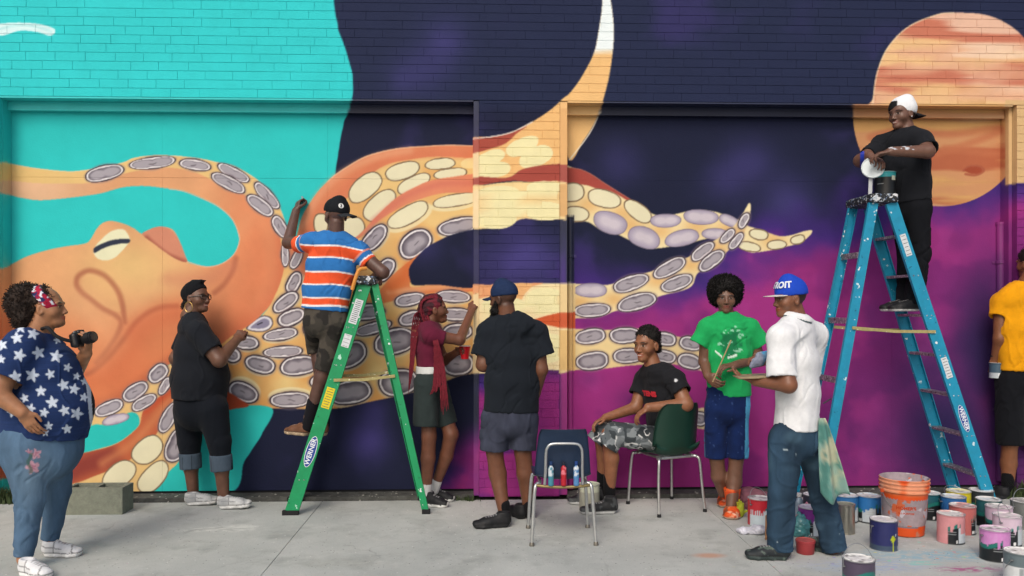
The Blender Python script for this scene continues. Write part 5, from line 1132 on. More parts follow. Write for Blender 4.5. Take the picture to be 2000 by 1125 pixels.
can(1880, 1040, 'dusty red paint can behind the salmon pink one', '#b0625f', lambda a, z, V, c: mx(teal_label('#b0625f')(a-.5, z, V, c), '#b0625f', (a < .1)), '#c98f8a', drip='#b0625f', seed=4)
can(1943, 1092, 'lilac pink paint can covered in long pink drips', '#2a2438', lambda a, z, V, c: mx(teal_label('#c58ac0')(a, z, V, c), '#c582be', (a > .05) & (a < .7)), '#d9b3d0', drip='#c582be', bail=(.1, -1.1, 0), seed=5)
can(1967, 1062, 'pale pink paint can with a large white label panel', '#c9b4c4', teal_label('#c9b4c4', True, .25), '#d4c3cc', drip='#c9b4c4', bail=(.6, 1.2, 0), seed=6)
can(1951, 1042, 'pale mauve paint can between the teal and pale pink ones', '#bfa9bb', teal_label('#bfa9bb', True, -.7), '#cfbfc9', seed=7)
can(1931, 1026, 'dark teal paint can with a chalky white lid', '#1d4f52', teal_label('#24565a', True, -.2), '#cbd3d6', seed=8)
can(1993, 1142, 'white paint can with grey upper band and wire handle at the slab edge', '#c9cccd', lambda a, z, V, c: mx(mx(c, '#5d6b70', (z > .62)), '#8d9496', (np.abs(a+.5) < .12) & (z < .6)), '#f2f2ee', bail=(.5, -.9, 0), seed=9)
can(1862, 1020, 'blue paint can with a blue-white lid in front of the yellow one', '#1f4f86', lambda a, z, V, c: mx(c, '#16233c', z < .5), '#b9d2e2', drip='#2a64a0', bail=(.0, .25, 0), seed=10)
can(1872, 1008, 'bright yellow paint can between darker cans', '#c4b51c', None, '#d6d69a', drip='#d3c424', bail=(.1, .5, 0), seed=11)
can(1916, 1006, 'black paint can with a clean white lid at the ladder foot', '#22272d', teal_label('#2b3138', True, -.9), '#d9dbdb', seed=12)
can(1813, 1012, 'black and teal paint can standing just behind the orange bucket', '#173a42', teal_label('#1d5560', False), '#a9c9c9', seed=13)
can(1697, 1018, 'blue paint can with a pale label panel left of the orange bucket', '#1f5f96', teal_label('#2668a3', True, -1.0), '#bcd6e4', drip='#2a6fae', seed=14)
can(1652, 1017, 'blue-rimmed paint can behind the bare tin can', '#28609a', teal_label('#2f6ca6', True, .1), '#a9c4d8', drip='#2f6ca6', bail=(.3, .35, 0), seed=15)
can(1651, 1040, 'bare unpainted tin can, open on top, by the polo person\'s boot', '#a9a79c', None, '#8d8f86', opened=True, body=TIN, r_=.063, hh=.20, seed=16)
can(1484, 1024, 'red paint can with a white label panel and raised handle', '#b3202f', lambda a, z, V, c: mx(mx(teal_label('#b3202f', False)(a-.4, z, V, c), '#b9c6cc', (z < .62) & (a < .35)), '#b3202f', ((a < -.2) & (np.abs(z-.52) < .09) & (np.sin(a*40) > 0)) | (a < -1.25)), '#d6d2d2', bail=(.5, 1.2, 0), drip='#b3202f', seed=17)
can(1584, 1044, 'purple paint can with a white panel seen between the polo person\'s legs', '#7a2a86', teal_label('#7a2a86', True, -.2), '#d9cdd9', drip='#7a2a86', seed=18)
can(1592, 1016, 'white-lidded dark can behind the purple one', '#2a3040', None, '#dfe2e4', seed=19)
can(1151, 992, 'old tin can with a pale green rim half hidden behind the navy chair', '#9a9a8c', lambda a, z, V, c: mx(c, '#b9bda8', z > .7), '#b9bfae', opened=True, bail=(.3, -1.0, 0), r_=.078, seed=20)
can(2002, 1030, 'grey dusty can at the yellow-shirted person\'s feet', '#6b6e6c', None, '#8d908c', bail=(.2, 1.3, 0), r_=.09, seed=21)
hc = W(1947, 738, G(1972, 972)[1]+.04); can(0, 0, 'small grey-blue can held low by the yellow-shirted person', '#3d5566', lambda a, z, V, c: mx(mx(c, '#aeb8bd', (z < .35)), '#d6dadc', (np.abs(a) < .4) & (np.abs(z-.2) < .12)), '#9db2bd', pos=hc, r_=.056, hh=.125, seed=22)
tc_ = W(1728, 375, -.40); tc_[2] = HB+.047; can(0, 0, 'dark paint can with a teal rim standing on top of the blue ladder', '#17191c', lambda a, z, V, c: mx(mx(mx(c, '#2a8f96', (z > .76) | (z < .06)), '#c9cbb6', (np.abs(a-.5) < .25) & (np.abs(z-.72) < .09)), '#a9adb0', (np.abs(a+.9) < .3) & (np.abs(z-.5) < .02)), '#2a8f96', pos=tc_, r_=.078, hh=.185, opened=True, bail=(.2, -.9, 0), seed=23)
# lid held up by the man on the ladder, with a stirring stick
LD = W(1705, 327, -.56); n_ = nrm((-.35, -.9, .15)); u_ = nrm(np.cross(n_, (0, 0, 1))); v_ = np.cross(u_, n_)
ld = empty('can_lid', LD); tag(ld, 'round white can lid held upright above the blue ladder', 'lid')
def disc(r_, e, n=36): return [LD+n_*e]+[LD+n_*e+u_*r_*math.cos(t)+v_*r_*math.sin(t) for t in np.linspace(0, 2*math.pi, n, endpoint=False)]
LIDP = mat('white lid plastic', '#ccd6d8', rough=.4, vary=.1, splat=['#9fb0b4'], splat_scale=30, splat_cut=.68)
mb = MB(); A, B = disc(.082, .0), disc(.082, -.010); nA = len(A); mb.add(A+B, [(0, 1+k, 1+(k+1) % 36) for k in range(36)]+[(nA, nA+1+(k+1) % 36, nA+1+k) for k in range(36)]+[(1+k, nA+1+k, nA+1+(k+1) % 36, 1+(k+1) % 36) for k in range(36)]); mb.build('plate', LIDP, ld)
MB().tube(disc(.078, .002)[1:], .004, 6, closed=True).build('rim', LIDP, ld, smooth=True)
tag(MB().bar(W(1701, 338, -.545), W(1699, 384, -.52), .028, .006, side=(0, 1, 0)).build('stir_stick', mat('white painted stick', '#c9cdd0', rough=.7)), 'white stirring stick standing on the blue ladder\'s top', 'stick')
# orange bucket
c = G(1766, 1041); bk = empty('orange_bucket', c); tag(bk, 'large orange plastic bucket with a worn grey label among the paint cans', 'bucket'); rb, rt, hb = .125, .152, .385
def bcol(V):
    a = np.arctan2(V[:, 1]-c[1], V[:, 0]-c[0])+PI/2; a = (a+PI) % (2*PI)-PI; z = (V[:, 2])/hb; co = np.tile(hexc('#cf4d17'), (len(V), 1)); n = fbm(V, 16, 3, 2.)
    co = mx(co, '#6f6d76', ((z > .17) & (z < .66) & (np.abs(a+.30) < .72-.2*(z < .2)))*1.); co = mx(co, '#d2bfae', ((z > .25+.04*np.sin(a*9)) & (z < .60+.03*np.sin(a*7)) & (np.abs(a+.40) < .46))*1.); co = mx(co, '#9c9aa0', sstep(.62, .66, n)*.5*(np.abs(a+.40) > .5)); return mx(co, '#d9a98e', sstep(.70, .80, z)*sstep(.42, .6, fbm(V, 9, 2, 8.))*.75)
prof = [(.001, .0), (rb-.01, 0), (rb, .008)]+[(rb+(rt-rb)*.86*k/44, .01+.285*k/44) for k in range(1, 45)]+[(rt+.006, .297), (rt+.010, .300), (rt+.010, .310), (rt+.002, .313), (rt+.003, .325), (rt+.009, .328), (rt+.009, .336), (rt+.003, .339), (rt+.004, .352), (rt+.010, .355), (rt+.010, .362), (rt+.004, .366), (rt+.006, .378), (rt+.009, .383), (rt+.004, .387)]
MB().lathe(prof, c, 110).build('bucket_wall', mat('bucket plastic', attr=True, rough=.42, vary=.08, spec=.45), bk, smooth=True, col=bcol)
MB().lathe([(rt+.004, .387), (rt-.002, .380), (rb+.015, .12), (rb-.004, .03), (.001, .03)], c, 40).build('bucket_inside', mat('dried paint inside', '#9a8d92', rough=.7, vary=.3, vscale=12, splat=['#c4603a', '#b9b4bd'], splat_scale=8, splat_cut=.58), bk, smooth=True)
def wrap_text(txt, size, a0, z0, m, bold=.003):
    V, F = text_mesh(txt, size, bold); z = z0+V[:, 1]; r_ = rb+(rt-rb)*.86*(z-.01)/.285+.0042; a = a0-PI/2+V[:, 0]/.14
    np_mesh('lettering', np.c_[c[0]+r_*np.cos(a), c[1]+r_*np.sin(a), z], F, m, bk, smooth=False)
ORT = mat('orange label print', '#b03c14', rough=.6, vary=.2, vscale=60)
wrap_text("HOMER'S", .030, -.40, .200, ORT, .0012); wrap_text('ALL-PURPOSE', .0165, -.40, .165, ORT, .0006); wrap_text('BUCKET', .030, -.40, .130, ORT, .0012)
e = np.array([math.cos(.12), math.sin(.12), 0]); f = np.array([-math.sin(.12), math.cos(.12), 0]); z0 = np.array([0, 0, .30])
for s_ in (-1, 1): MB().lathe([(.001, -.012), (.013, -.010), (.013, .010), (.001, .012)], c+z0+e*s_*(rt+.012), 12).build('bail_ear', mat('bucket ear', '#b5441a', rough=.5), bk)
MB().tube([c+z0-e*(rt+.014)*math.cos(t)+(-f*.42-np.array([0, 0, 1.])*.80)*(rt+.06)*math.sin(t) for t in np.linspace(0, PI, 24)], .0028, 6).build('bail', WIRE, bk, smooth=True)
# red tub, teal tub, rags, cardboard, gloves
c = G(1573, 1080); tb = empty('red_tub', c); tag(tb, 'small dull red plastic tub on the ground between the polo person\'s feet', 'tub'); RT_ = mat('dull red plastic', '#95363a', rough=.5, vary=.15)
MB().lathe([(.001, 0), (.050, 0), (.053, .004), (.057, .066), (.060, .068), (.061, .082), (.058, .085)], c, 30).build('tub_wall', RT_, tb, smooth=True); MB().lathe([(.058, .085), (.054, .080), (.040, .079), (.001, .079)], c, 30).build('tub_lid', mat('dull red lid', '#a5514c', rough=.5, vary=.2), tb, smooth=True)
def lump(name, label, cat, ops, m, colf, amp=.01, sc=2.5, seed=1., h=.007, vert=False):
    F = Field(); [getattr(F, k)(*a, **kw) for k, a, kw in ops]; lo, hi = F.bounds(); F.cut((0, 0, .001), (0, 0, -1)); V, Q = F.mesh(h); V = folds(V, vnormals(V, Q), amp, seed, vert, sc); V[:, 2] = np.maximum(V[:, 2], .0015)
    return tag(np_mesh(name, V, Q, m, None, colf(V)), label, cat)
one = lambda h: (lambda V: np.tile(hexc(h), (len(V), 1))*(.85+.3*fbm(V, 30, 2)[:, None]))
g = G(1566, 1047); lump('crumpled_teal_bag', 'crumpled translucent teal plastic bag beside the purple can', 'bag', [('ell', (g+np.array([0, 0, .06]), (.07, .06, .075)), {}), ('ell', (g+np.array([-.03, .02, .02]), (.05, .05, .05)), {'k': .03}), ('cap', (g+np.array([0, 0, .1]), g+np.array([-.03, -.02, .16]), .04, .015), {'k': .03})], mat('teal plastic bag', attr=True, rough=.25, vary=.2, vscale=40, spec=.6), one('#4d8f92'), .018, 3.)
g = G(1470, 1042); lump('white_rag', 'crumpled white rag on the concrete beside the red can', 'rag', [('cap', (g+np.array([-.08, 0, .01]), g+np.array([.07, .02, .02]), (.04, .02), (.05, .03), (0, 1, 0)), {}), ('ell', (g+np.array([.03, -.02, .03]), (.05, .05, .035)), {'k': .02}), ('ell', (g+np.array([-.05, .02, .02]), (.06, .04, .025)), {'k': .02})], CLOTH_ := mat('rag cloth', attr=True, rough=.9, vary=.08, bump=.3, bscale=300), one('#c9c9d4'), .014, 3.)
g = G(1474, 995); lump('pink_bag', 'slumped dusty pink cloth bag behind the red can', 'bag', [('ell', (g+np.array([0, .06, .06]), (.15, .10, .09)), {}), ('ell', (g+np.array([-.06, .04, .10]), (.07, .07, .06)), {'k': .04})], CLOTH_, one('#8a5a66'), .014, 1.5)
g = G(1446, 1010); lump('yellow_glove', 'neon yellow-green rubber glove beside the orange shoe', 'glove', [('ell', (g+np.array([0, 0, .05]), (.03, .03, .06)), {})]+[('cap', (g+np.array([.01*i-.015, 0, .06]), g+np.array([.018*i-.03, -.02+.01*i, .13-.015*abs(i-1)]), .010, .008), {'k': .008}) for i in range(4)]+[('cap', (g+np.array([.02, 0, .03]), g+np.array([.05, -.01, .05]), .011, .009), {'k': .008})], CLOTH_, one('#9aa32a'), .004, 4., h=.006)
g = G(1494, 1055); q = np.array([g+np.array([0, 0, .003]), g+np.array([.06, .01, .003]), g+np.array([.075, .06, .19]), g+np.array([.02, .05, .15])]); nn = nrm(np.cross(q[1]-q[0], q[3]-q[0]))*.004
tag(MB().add(list(q)+list(q+nn), [(0,1,2,3), (7,6,5,4), (0,4,5,1), (1,5,6,2), (2,6,7,3), (3,7,4,0)]).build('cardboard_scrap', mat('cardboard', '#8f6846', rough=.9, vary=.15)), 'brown cardboard scrap leaning behind the polo person\'s heel', 'cardboard')
g = G(1466, 1079); lump('paper_scrap', 'tiny scrap of white paper on the concrete by a dark shoe', 'paper', [('box', (g+np.array([0, 0, .006]), (.018, .010, .006)), {'rnd': .003})], CLOTH_, one('#d6d6d2'), .004, 6., h=.004)
c = G(1561, 1006); pb = empty('white_bottle', c); tag(pb, 'small clear bottle with a white cap standing behind the purple can', 'bottle')
MB().lathe([(.001, 0), (.030, 0), (.032, .006), (.032, .09), (.026, .115), (.014, .130), (.013, .14)], c, 24).build('bottle_body', mat('cloudy bottle', '#8fa3b3', rough=.2, vary=.1, spec=.6), pb, smooth=True); MB().lathe([(.017, .137), (.018, .139), (.017, .165), (.001, .167)], c, 18).build('bottle_cap', mat('white bottle cap', '#cfcfcf', rough=.4), pb, smooth=True)
thing_a, thing_b = G(1578, 1030)+np.array([-.0, -.0, .17]), G(1548, 1036)+np.array([0, -.02, .06])
tag(MB().bar(thing_a, thing_b, .03, .005, side=(0, 1, 0)).build('pink_stir_stick', mat('pink painted stick', '#c57f93', rough=.6)), 'pink-painted stirring stick leaning on the purple can', 'stick')
# weeds and litter along the wall foot
GRS = mat('weed blades', '#3c4a2a', rough=.8, vary=.4, vscale=30)
def weeds(pts, n, hmax, sp, name, label):
    rg = np.random.default_rng(len(name)+n); mb = MB()
    for i in range(n):
        p_ = np.array(pts[rg.integers(0, len(pts))])+np.r_[rg.normal(0, sp, 2)*np.array([1, .35]), 0]; p_[2] = .0; hgt = hmax*rg.uniform(.3, 1.); a = rg.uniform(0, 6.28); w_ = rg.uniform(.003, .007); dr = np.array([math.cos(a), math.sin(a), 0]); t = np.array([-dr[1], dr[0], 0]); m1 = p_+dr*hgt*.15+np.array([0, 0, hgt*.6]); tp = p_+dr*hgt*.55+np.array([0, 0, hgt])
        mb.add([p_-t*w_, p_+t*w_, m1+t*w_*.8, m1-t*w_*.8, tp], [(0, 1, 2, 3), (3, 2, 4)])
    return tag(mb.build(name, GRS), label, 'weeds', kind='stuff')
weeds([(G(x, 983)) for x in (2, 10, 18, 28, 40)], 260, .16, .05, 'weed_clump', 'clump of weeds at the wall foot behind the photographer')
weeds([(G(x, 978)) for x in (905, 915, 925)], 60, .06, .03, 'weed_tuft', 'small weed tuft at the foot of the brick pier')
weeds([(G(x, 974)) for x in (1985, 1995, 2010)], 160, .16, .04, 'weed_patch', 'weeds behind the paint cans at the wall foot')
rg = np.random.default_rng(3); mb = MB()
for i in range(150):
    x = rg.uniform(-4.2, 4.2); y = rg.uniform(-.06, .16); s_ = rg.uniform(.004, .014); zz = .0285 if y > .015 else .0005
    if -.3 < x < .75 and y > -.02: continue
    a = rg.uniform(0, 3.1); mb.add([(x+s_*math.cos(a+k*1.57)*rg.uniform(.6, 1.3), y+s_*math.sin(a+k*1.57)*rg.uniform(.6, 1.3), zz) for k in range(4)]+[(x, y, zz+s_*.6)], [(0, 1, 4), (1, 2, 4), (2, 3, 4), (3, 0, 4)])
tag(mb.build('wall_foot_grit', mat('grit', '#8f8f88', rough=.9, vary=.5, vscale=50)), 'paint flakes and grit scattered along the wall foot', 'grit', kind='stuff')
# ================================================================ people
def tee(p, st_, yaw, shoulders, sleeves, col, amp=.008, seed=0., neck=None, neck_r=(.075, .07), m=None, name='shirt', h=.0085, sh_r=.07, hollow=True, k=.03, sc=1., vertical=True, slim=.955, sslim=.92):
    F = Field(); sd = frame(yaw)[0]; st_ = [(q, w_*slim, d_*slim) for q, w_, d_ in st_]; sleeves = [(a, b, r0*sslim, r1_*sslim) for a, b, r0, r1_ in sleeves]; sh_r = sh_r*.94
    for i, ((a, w_, d_), (b, w2, d2)) in enumerate(zip(st_[:-1], st_[1:])): F.cap(a, b, (w_, d_), (w2, d2), sd, k=k if i else .001, flat=(i == len(st_)-2))
    F.cap(shoulders[0], shoulders[1], sh_r, k=k)
    F.cap((np.asarray(shoulders[0])+shoulders[1])/2, st_[0][0], (st_[0][1]*.55, st_[0][2]*.9), (st_[0][1], st_[0][2]), sd, k=.06)
    for a, b, r0, r1_ in sleeves:
        F.cap(a, b, r0, r1_, k=k, flat=True); u = nrm(np.asarray(b)-a)
        if hollow: F.cap(np.asarray(b)-u*.02, np.asarray(b)+u*.04, r1_-.019, r1_-.019, k=.004, op='s')
    if neck is not None:
        n0 = np.asarray(neck)
        for q in shoulders: F.cap(n0+np.array([0, 0, -.030])+(np.asarray(q)-n0)*.18*np.array([1, 1, 0]), np.asarray(q)+np.array([0, 0, .004]), .058, sh_r*.92, k=.06)
        F.ell(n0+np.array([0, 0, .045]), (neck_r[0], neck_r[1], .06), frame(yaw), k=.01, op='s')
    return p.part(name, F, m or CLOTH, col, h=h, amp=amp, seed=seed, sc=sc, vertical=vertical, smooth=4)
def pants(p, top, legs, yaw, col, amp=.008, seed=0., m=None, name='trousers', hollow=True, k=.02, h=.0085, vertical=True):
    """top: list of (p,w,d); legs: list of lists of (p, r)"""
    F = Field(); sd = frame(yaw)[0]; top = [(q, w_*.95, d_*.95) for q, w_, d_ in top]; legs = [[(q, r_*.93) for q, r_ in lg] for lg in legs]
    for (a, w_, d_), (b, w2, d2) in zip(top[:-1], top[1:]): F.cap(a, b, (w_, d_), (w2, d2), sd, k=.01)
    for lg in legs:
        for i in range(len(lg)-1): F.cap(lg[i][0], lg[i+1][0], lg[i][1], lg[i+1][1], k=k if i == 0 else .015, flat=(i == len(lg)-2))
        if hollow:
            b = np.asarray(lg[-1][0]); u = nrm(b-lg[-2][0]); F.cap(b-u*.02, b+u*.05, lg[-1][1]-.020, k=.004, op='s')
    return p.part(name, F, m or CLOTH, col, h=h, amp=amp, seed=seed, vertical=vertical)
def mixm(c, col, m): return c*(1-m[:, None])+hexc(col)*m[:, None]
def flat_col(h, v=.0): return lambda V, N: np.tile(hexc(h), (len(V), 1))
def camo(cols, s_, seed=0.):
    def f(V, N):
        a, b = fbm(V*np.array([1, 1, 1.3]), s_, 2, seed), fbm(V*np.array([1.2, 1, 1]), s_*1.3, 2, seed+9); c = np.tile(hexc(cols[0]), (len(V), 1))
        c = mixm(c, cols[1], sstep(.505, .52, a)); c = mixm(c, cols[2], sstep(.55, .565, b))
        if len(cols) > 3: c = mixm(c, cols[3], sstep(.035, .02, np.abs(fbm(V, s_*1.1, 2, seed+23)-.5))*sstep(.45, .5, a))
        return c
    return f
def thing_tube(name, pts, r_, m, label, cat, seg=8, rr=None):
    return tag(MB().tube(pts, rr or r_, seg).build(name, m, smooth=True), label, cat)

# ---------------------------------------------------------------- photographer in a star shirt
def photographer():
    Y = G(85, 1097)[1]; p = Person('person in a navy star-print top and jeans holding a camera, hand on hip', Y, G(85, 1097), skin='#a27252'); J = p.J; yaw = 92
    st_ = [(J(66, 676), .195, .105), (J(84, 728), .235, .215), (J(90, 795), .26, .275), (J(82, 846), .25, .265)]
    p.head(J(90, 601), 98, 6, sc=1.05, plump=.014, neck=J(74, 655), neck_r=.070, smile=True, teeth=False, brow='#2a1c14'); p.torso(st_, yaw)
    sh = (J(44, 676, -.17), J(80, 670, .18))
    el, wr = J(-6, 768, -.30), J(44, 806, -.30)
    p.limb([sh[0], el, wr], [.075, .058, .036]); p.hand(wr, J(66, 838, -.28)-wr, (.1, .95, -.2), 1, curl=.35, thumb=.2)
    el2, wr2 = J(140, 738, .24), J(168, 690, .02); p.limb([sh[1], el2, wr2], [.075, .055, .036]); p.hand(wr2, J(178, 655, -.03)-wr2, (-.9, .1, .25), 1, curl=.7, thumb=.8)
    nl = [J(52, 868, -.12), J(58, 975, -.13), J(47, 1092, -.15)]; fl = [J(98, 868, .12), J(112, 962, .15), J(97, 1066, .15)]
    p.limb(nl, [.10, .068, .040]); p.limb(fl, [.10, .068, .040]); p.finish()
    # stars: centres in photo pixels, painted through to the near side of the cloth
    stars = [(40, 640, 11), (33, 660, 12), (65, 652, 12), (4, 674, 11), (38, 694, 13), (75, 689, 13), (110, 696, 13), (2, 702, 9), (30, 736, 13), (63, 733, 14), (98, 731, 10), (132, 718, 9), (124, 752, 12), (145, 760, 11), (80, 764, 11), (102, 786, 13), (60, 798, 10), (126, 802, 11), (150, 808, 13), (25, 804, 12), (86, 806, 10), (95, 832, 9), (131, 838, 10), (164, 776, 9), (48, 778, 9), (10, 790, 10), (112, 664, 8), (150, 735, 8), (165, 745, 8), (88, 845, 8)]
    def scol(V, N):
        x, y = proj(V); c = np.tile(hexc('#22355f'), (len(V), 1)); c = c*(.92+.16*vnoise(V*np.array([1, 1, 40]), 9)[:, None])
        front = N[:, 1] < .35
        for i, (sx, sy, r_) in enumerate(stars):
            dx, dy = (x-sx), (y-sy); d = np.hypot(dx, dy); a = np.arctan2(dx, -dy)+.35*math.sin(i*2.7); t = np.abs(((a/(2*math.pi/5))+.5) % 1-.5)*2
            rr = r_*(1-.58*t**.8)*1.08; c = mixm(c, '#cdd7e4', sstep(1.2, -1.2, d-rr)*front)
        far = N[:, 1] > .35; g = fbm(V, 7, 2, 4.); c = mixm(c, '#cdd7e4', sstep(.63, .65, g)*far)
        # white edge and dark lining at the open front, dark hem
        c = mixm(c, '#c9d2de', ((x > 167+(y-740)*.10) & (x < 176+(y-740)*.07) & (y > 690) & (N[:, 1] < .6))*.95)
        c = mixm(c, '#14161c', (x > 176+(y-740)*.07)*1.)
        return c
    sl = J(6, 742, -.27)
    tee(p, st_, yaw, sh, [(sh[0], sl, .115, .13), (sh[1], J(118, 716, .25), .10, .11)], scol, amp=.010, seed=1, neck=J(80, 652), neck_r=(.095, .09), name='blouse', h=.0062, sh_r=.085)
    def jeans(V, N):
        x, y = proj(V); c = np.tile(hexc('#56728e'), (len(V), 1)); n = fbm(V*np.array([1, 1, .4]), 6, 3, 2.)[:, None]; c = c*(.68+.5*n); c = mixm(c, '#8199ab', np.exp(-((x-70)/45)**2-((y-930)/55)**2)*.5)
        near = N[:, 1] < .2
        for (fx, fy, r_) in ((70, 887, 9), (64, 913, 12), (57, 882, 4)):
            d = np.hypot(x-fx, (y-fy)*1.1)+3*np.sin(np.arctan2(y-fy, x-fx)*5+fx); c = mixm(c, '#c79aa9', sstep(r_+1, r_-1, d)*near); c = mixm(c, '#a96a80', sstep(r_*.5, r_*.3, d)*near*.7)
        c = mixm(c, '#3c5a48', (sstep(5, 2, np.abs(x-58-3*np.sin(y*.2)))*((y > 884) & (y < 925)))*near*.6)
        c = mixm(c, '#8ea2b4', sstep(1070, 1100, y)*.35*(fbm(V, 60, 2)))
        return c
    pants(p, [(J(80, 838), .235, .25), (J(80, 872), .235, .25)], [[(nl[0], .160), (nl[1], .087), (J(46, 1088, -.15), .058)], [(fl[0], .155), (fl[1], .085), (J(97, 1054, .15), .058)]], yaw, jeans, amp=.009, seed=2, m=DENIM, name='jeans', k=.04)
    shoe(p, G(40, 1121), 66, .26, upper='#d9dadb', sole='#e6e6e4'); shoe(p, G(82, 1086), 88, .27, upper='#cfd0d2', sole='#e4e4e2')
    # hair: big pulled-back curls and a printed headband
    F = Field(); H = p.H
    F.ell(H(0, -.015, .045), np.array([.082, .098, .088]), p.hf, k=.02); F.cut(H(0, .045, .060), p.hf[1]*.85+p.hf[2]*.45)
    F.ell(H(0, -.125, .045), np.array([.105, .085, .10]), p.hf, k=.03); F.ell(H(0, -.115, -.035), np.array([.095, .075, .085]), p.hf, k=.03); F.ell(H(0, -.09, .095), np.array([.085, .06, .055]), p.hf, k=.03)
    hair_part(p, F, '#2b1f18', 1800, .022, .0028, amp=.012, seed=5)
    F = Field(); fr = p.hf; ax_ = nrm(fr[1]*.80-fr[2]*-.60); c0 = H(0, .026, .04)
    F.ell(H(0, -.010, .033), np.array([.099, .116, .110]), fr, k=.004); F.cut(c0+ax_*.026, ax_); F.cut(c0-ax_*.028, -ax_); F.cut(H(0, 0, -.045), -fr[2])
    def hb(V, N):
        c = np.tile(hexc('#a3203c'), (len(V), 1)); q = p.hq(V); a = fbm(V, 45, 2, 3.); u = q[:, 2]
        c = mixm(c, '#27345e', sstep(.5, .53, a)*(u > .03)); c = mixm(c, '#d8dbe2', sstep(.58, .6, fbm(V, 55, 2, 8.))*(u > .01)); return c
    p.part('headband', F, CLOTH, hb, h=.0055)
    # camera strap
    STR = mat('black strap', '#17171a', rough=.8)
    sp = [H(0, -.06, -.13), J(92, 640, -.11), J(108, 655, -.12), J(128, 664, -.10), J(150, 668, -.06)]
    MB().tube([Vector(q) for q in spline(sp, False, 6)], .011, 6).build('camera_strap', STR, p.o, smooth=True)
    # the camera itself, held up in the far hand
    cam_o = empty('camera_body', J(160, 662, -.02)); tag(cam_o, 'black camera with a stubby zoom lens held up in a hand', 'camera')
    BLK = mat('black camera plastic', '#141416', rough=.45, vary=.1, spec=.5); GLS = mat('lens glass', '#1c2230', rough=.08, spec=.8, vary=0)
    fr = frame(70, 14); c0 = J(157, 664, -.02)
    F = Field(); F.box(c0, (.062, .026, .042), fr, rnd=.012); F.box(at(c0, fr, 0, .0, .045), (.026, .024, .016), fr, rnd=.008, k=.01); F.cap(at(c0, fr, -.052, .012, -.03), at(c0, fr, -.052, .012, .025), .021, k=.008)
    V, Q = F.mesh(.0055); np_mesh('housing', V, Q, BLK, cam_o)
    lens = MB().tube([at(c0, fr, .005, y, -.002) for y in (.02, .045, .046, .085, .086, .10)], [.034, .034, .037, .037, .033, .033], 20).build('lens', BLK, cam_o, smooth=True)
    MB().tube([at(c0, fr, .005, y, -.002) for y in (.1005, .1015)], [.027, .027], 20).build('front_glass', GLS, lens)
    MB().tube([at(c0, fr, -.04, .005, .044), at(c0, fr, -.04, .005, .052)], .009, 12).build('shutter_button', mat('steel trim', '#8a8c90', rough=.3, metal=.9), cam_o)
    return p
photographer()

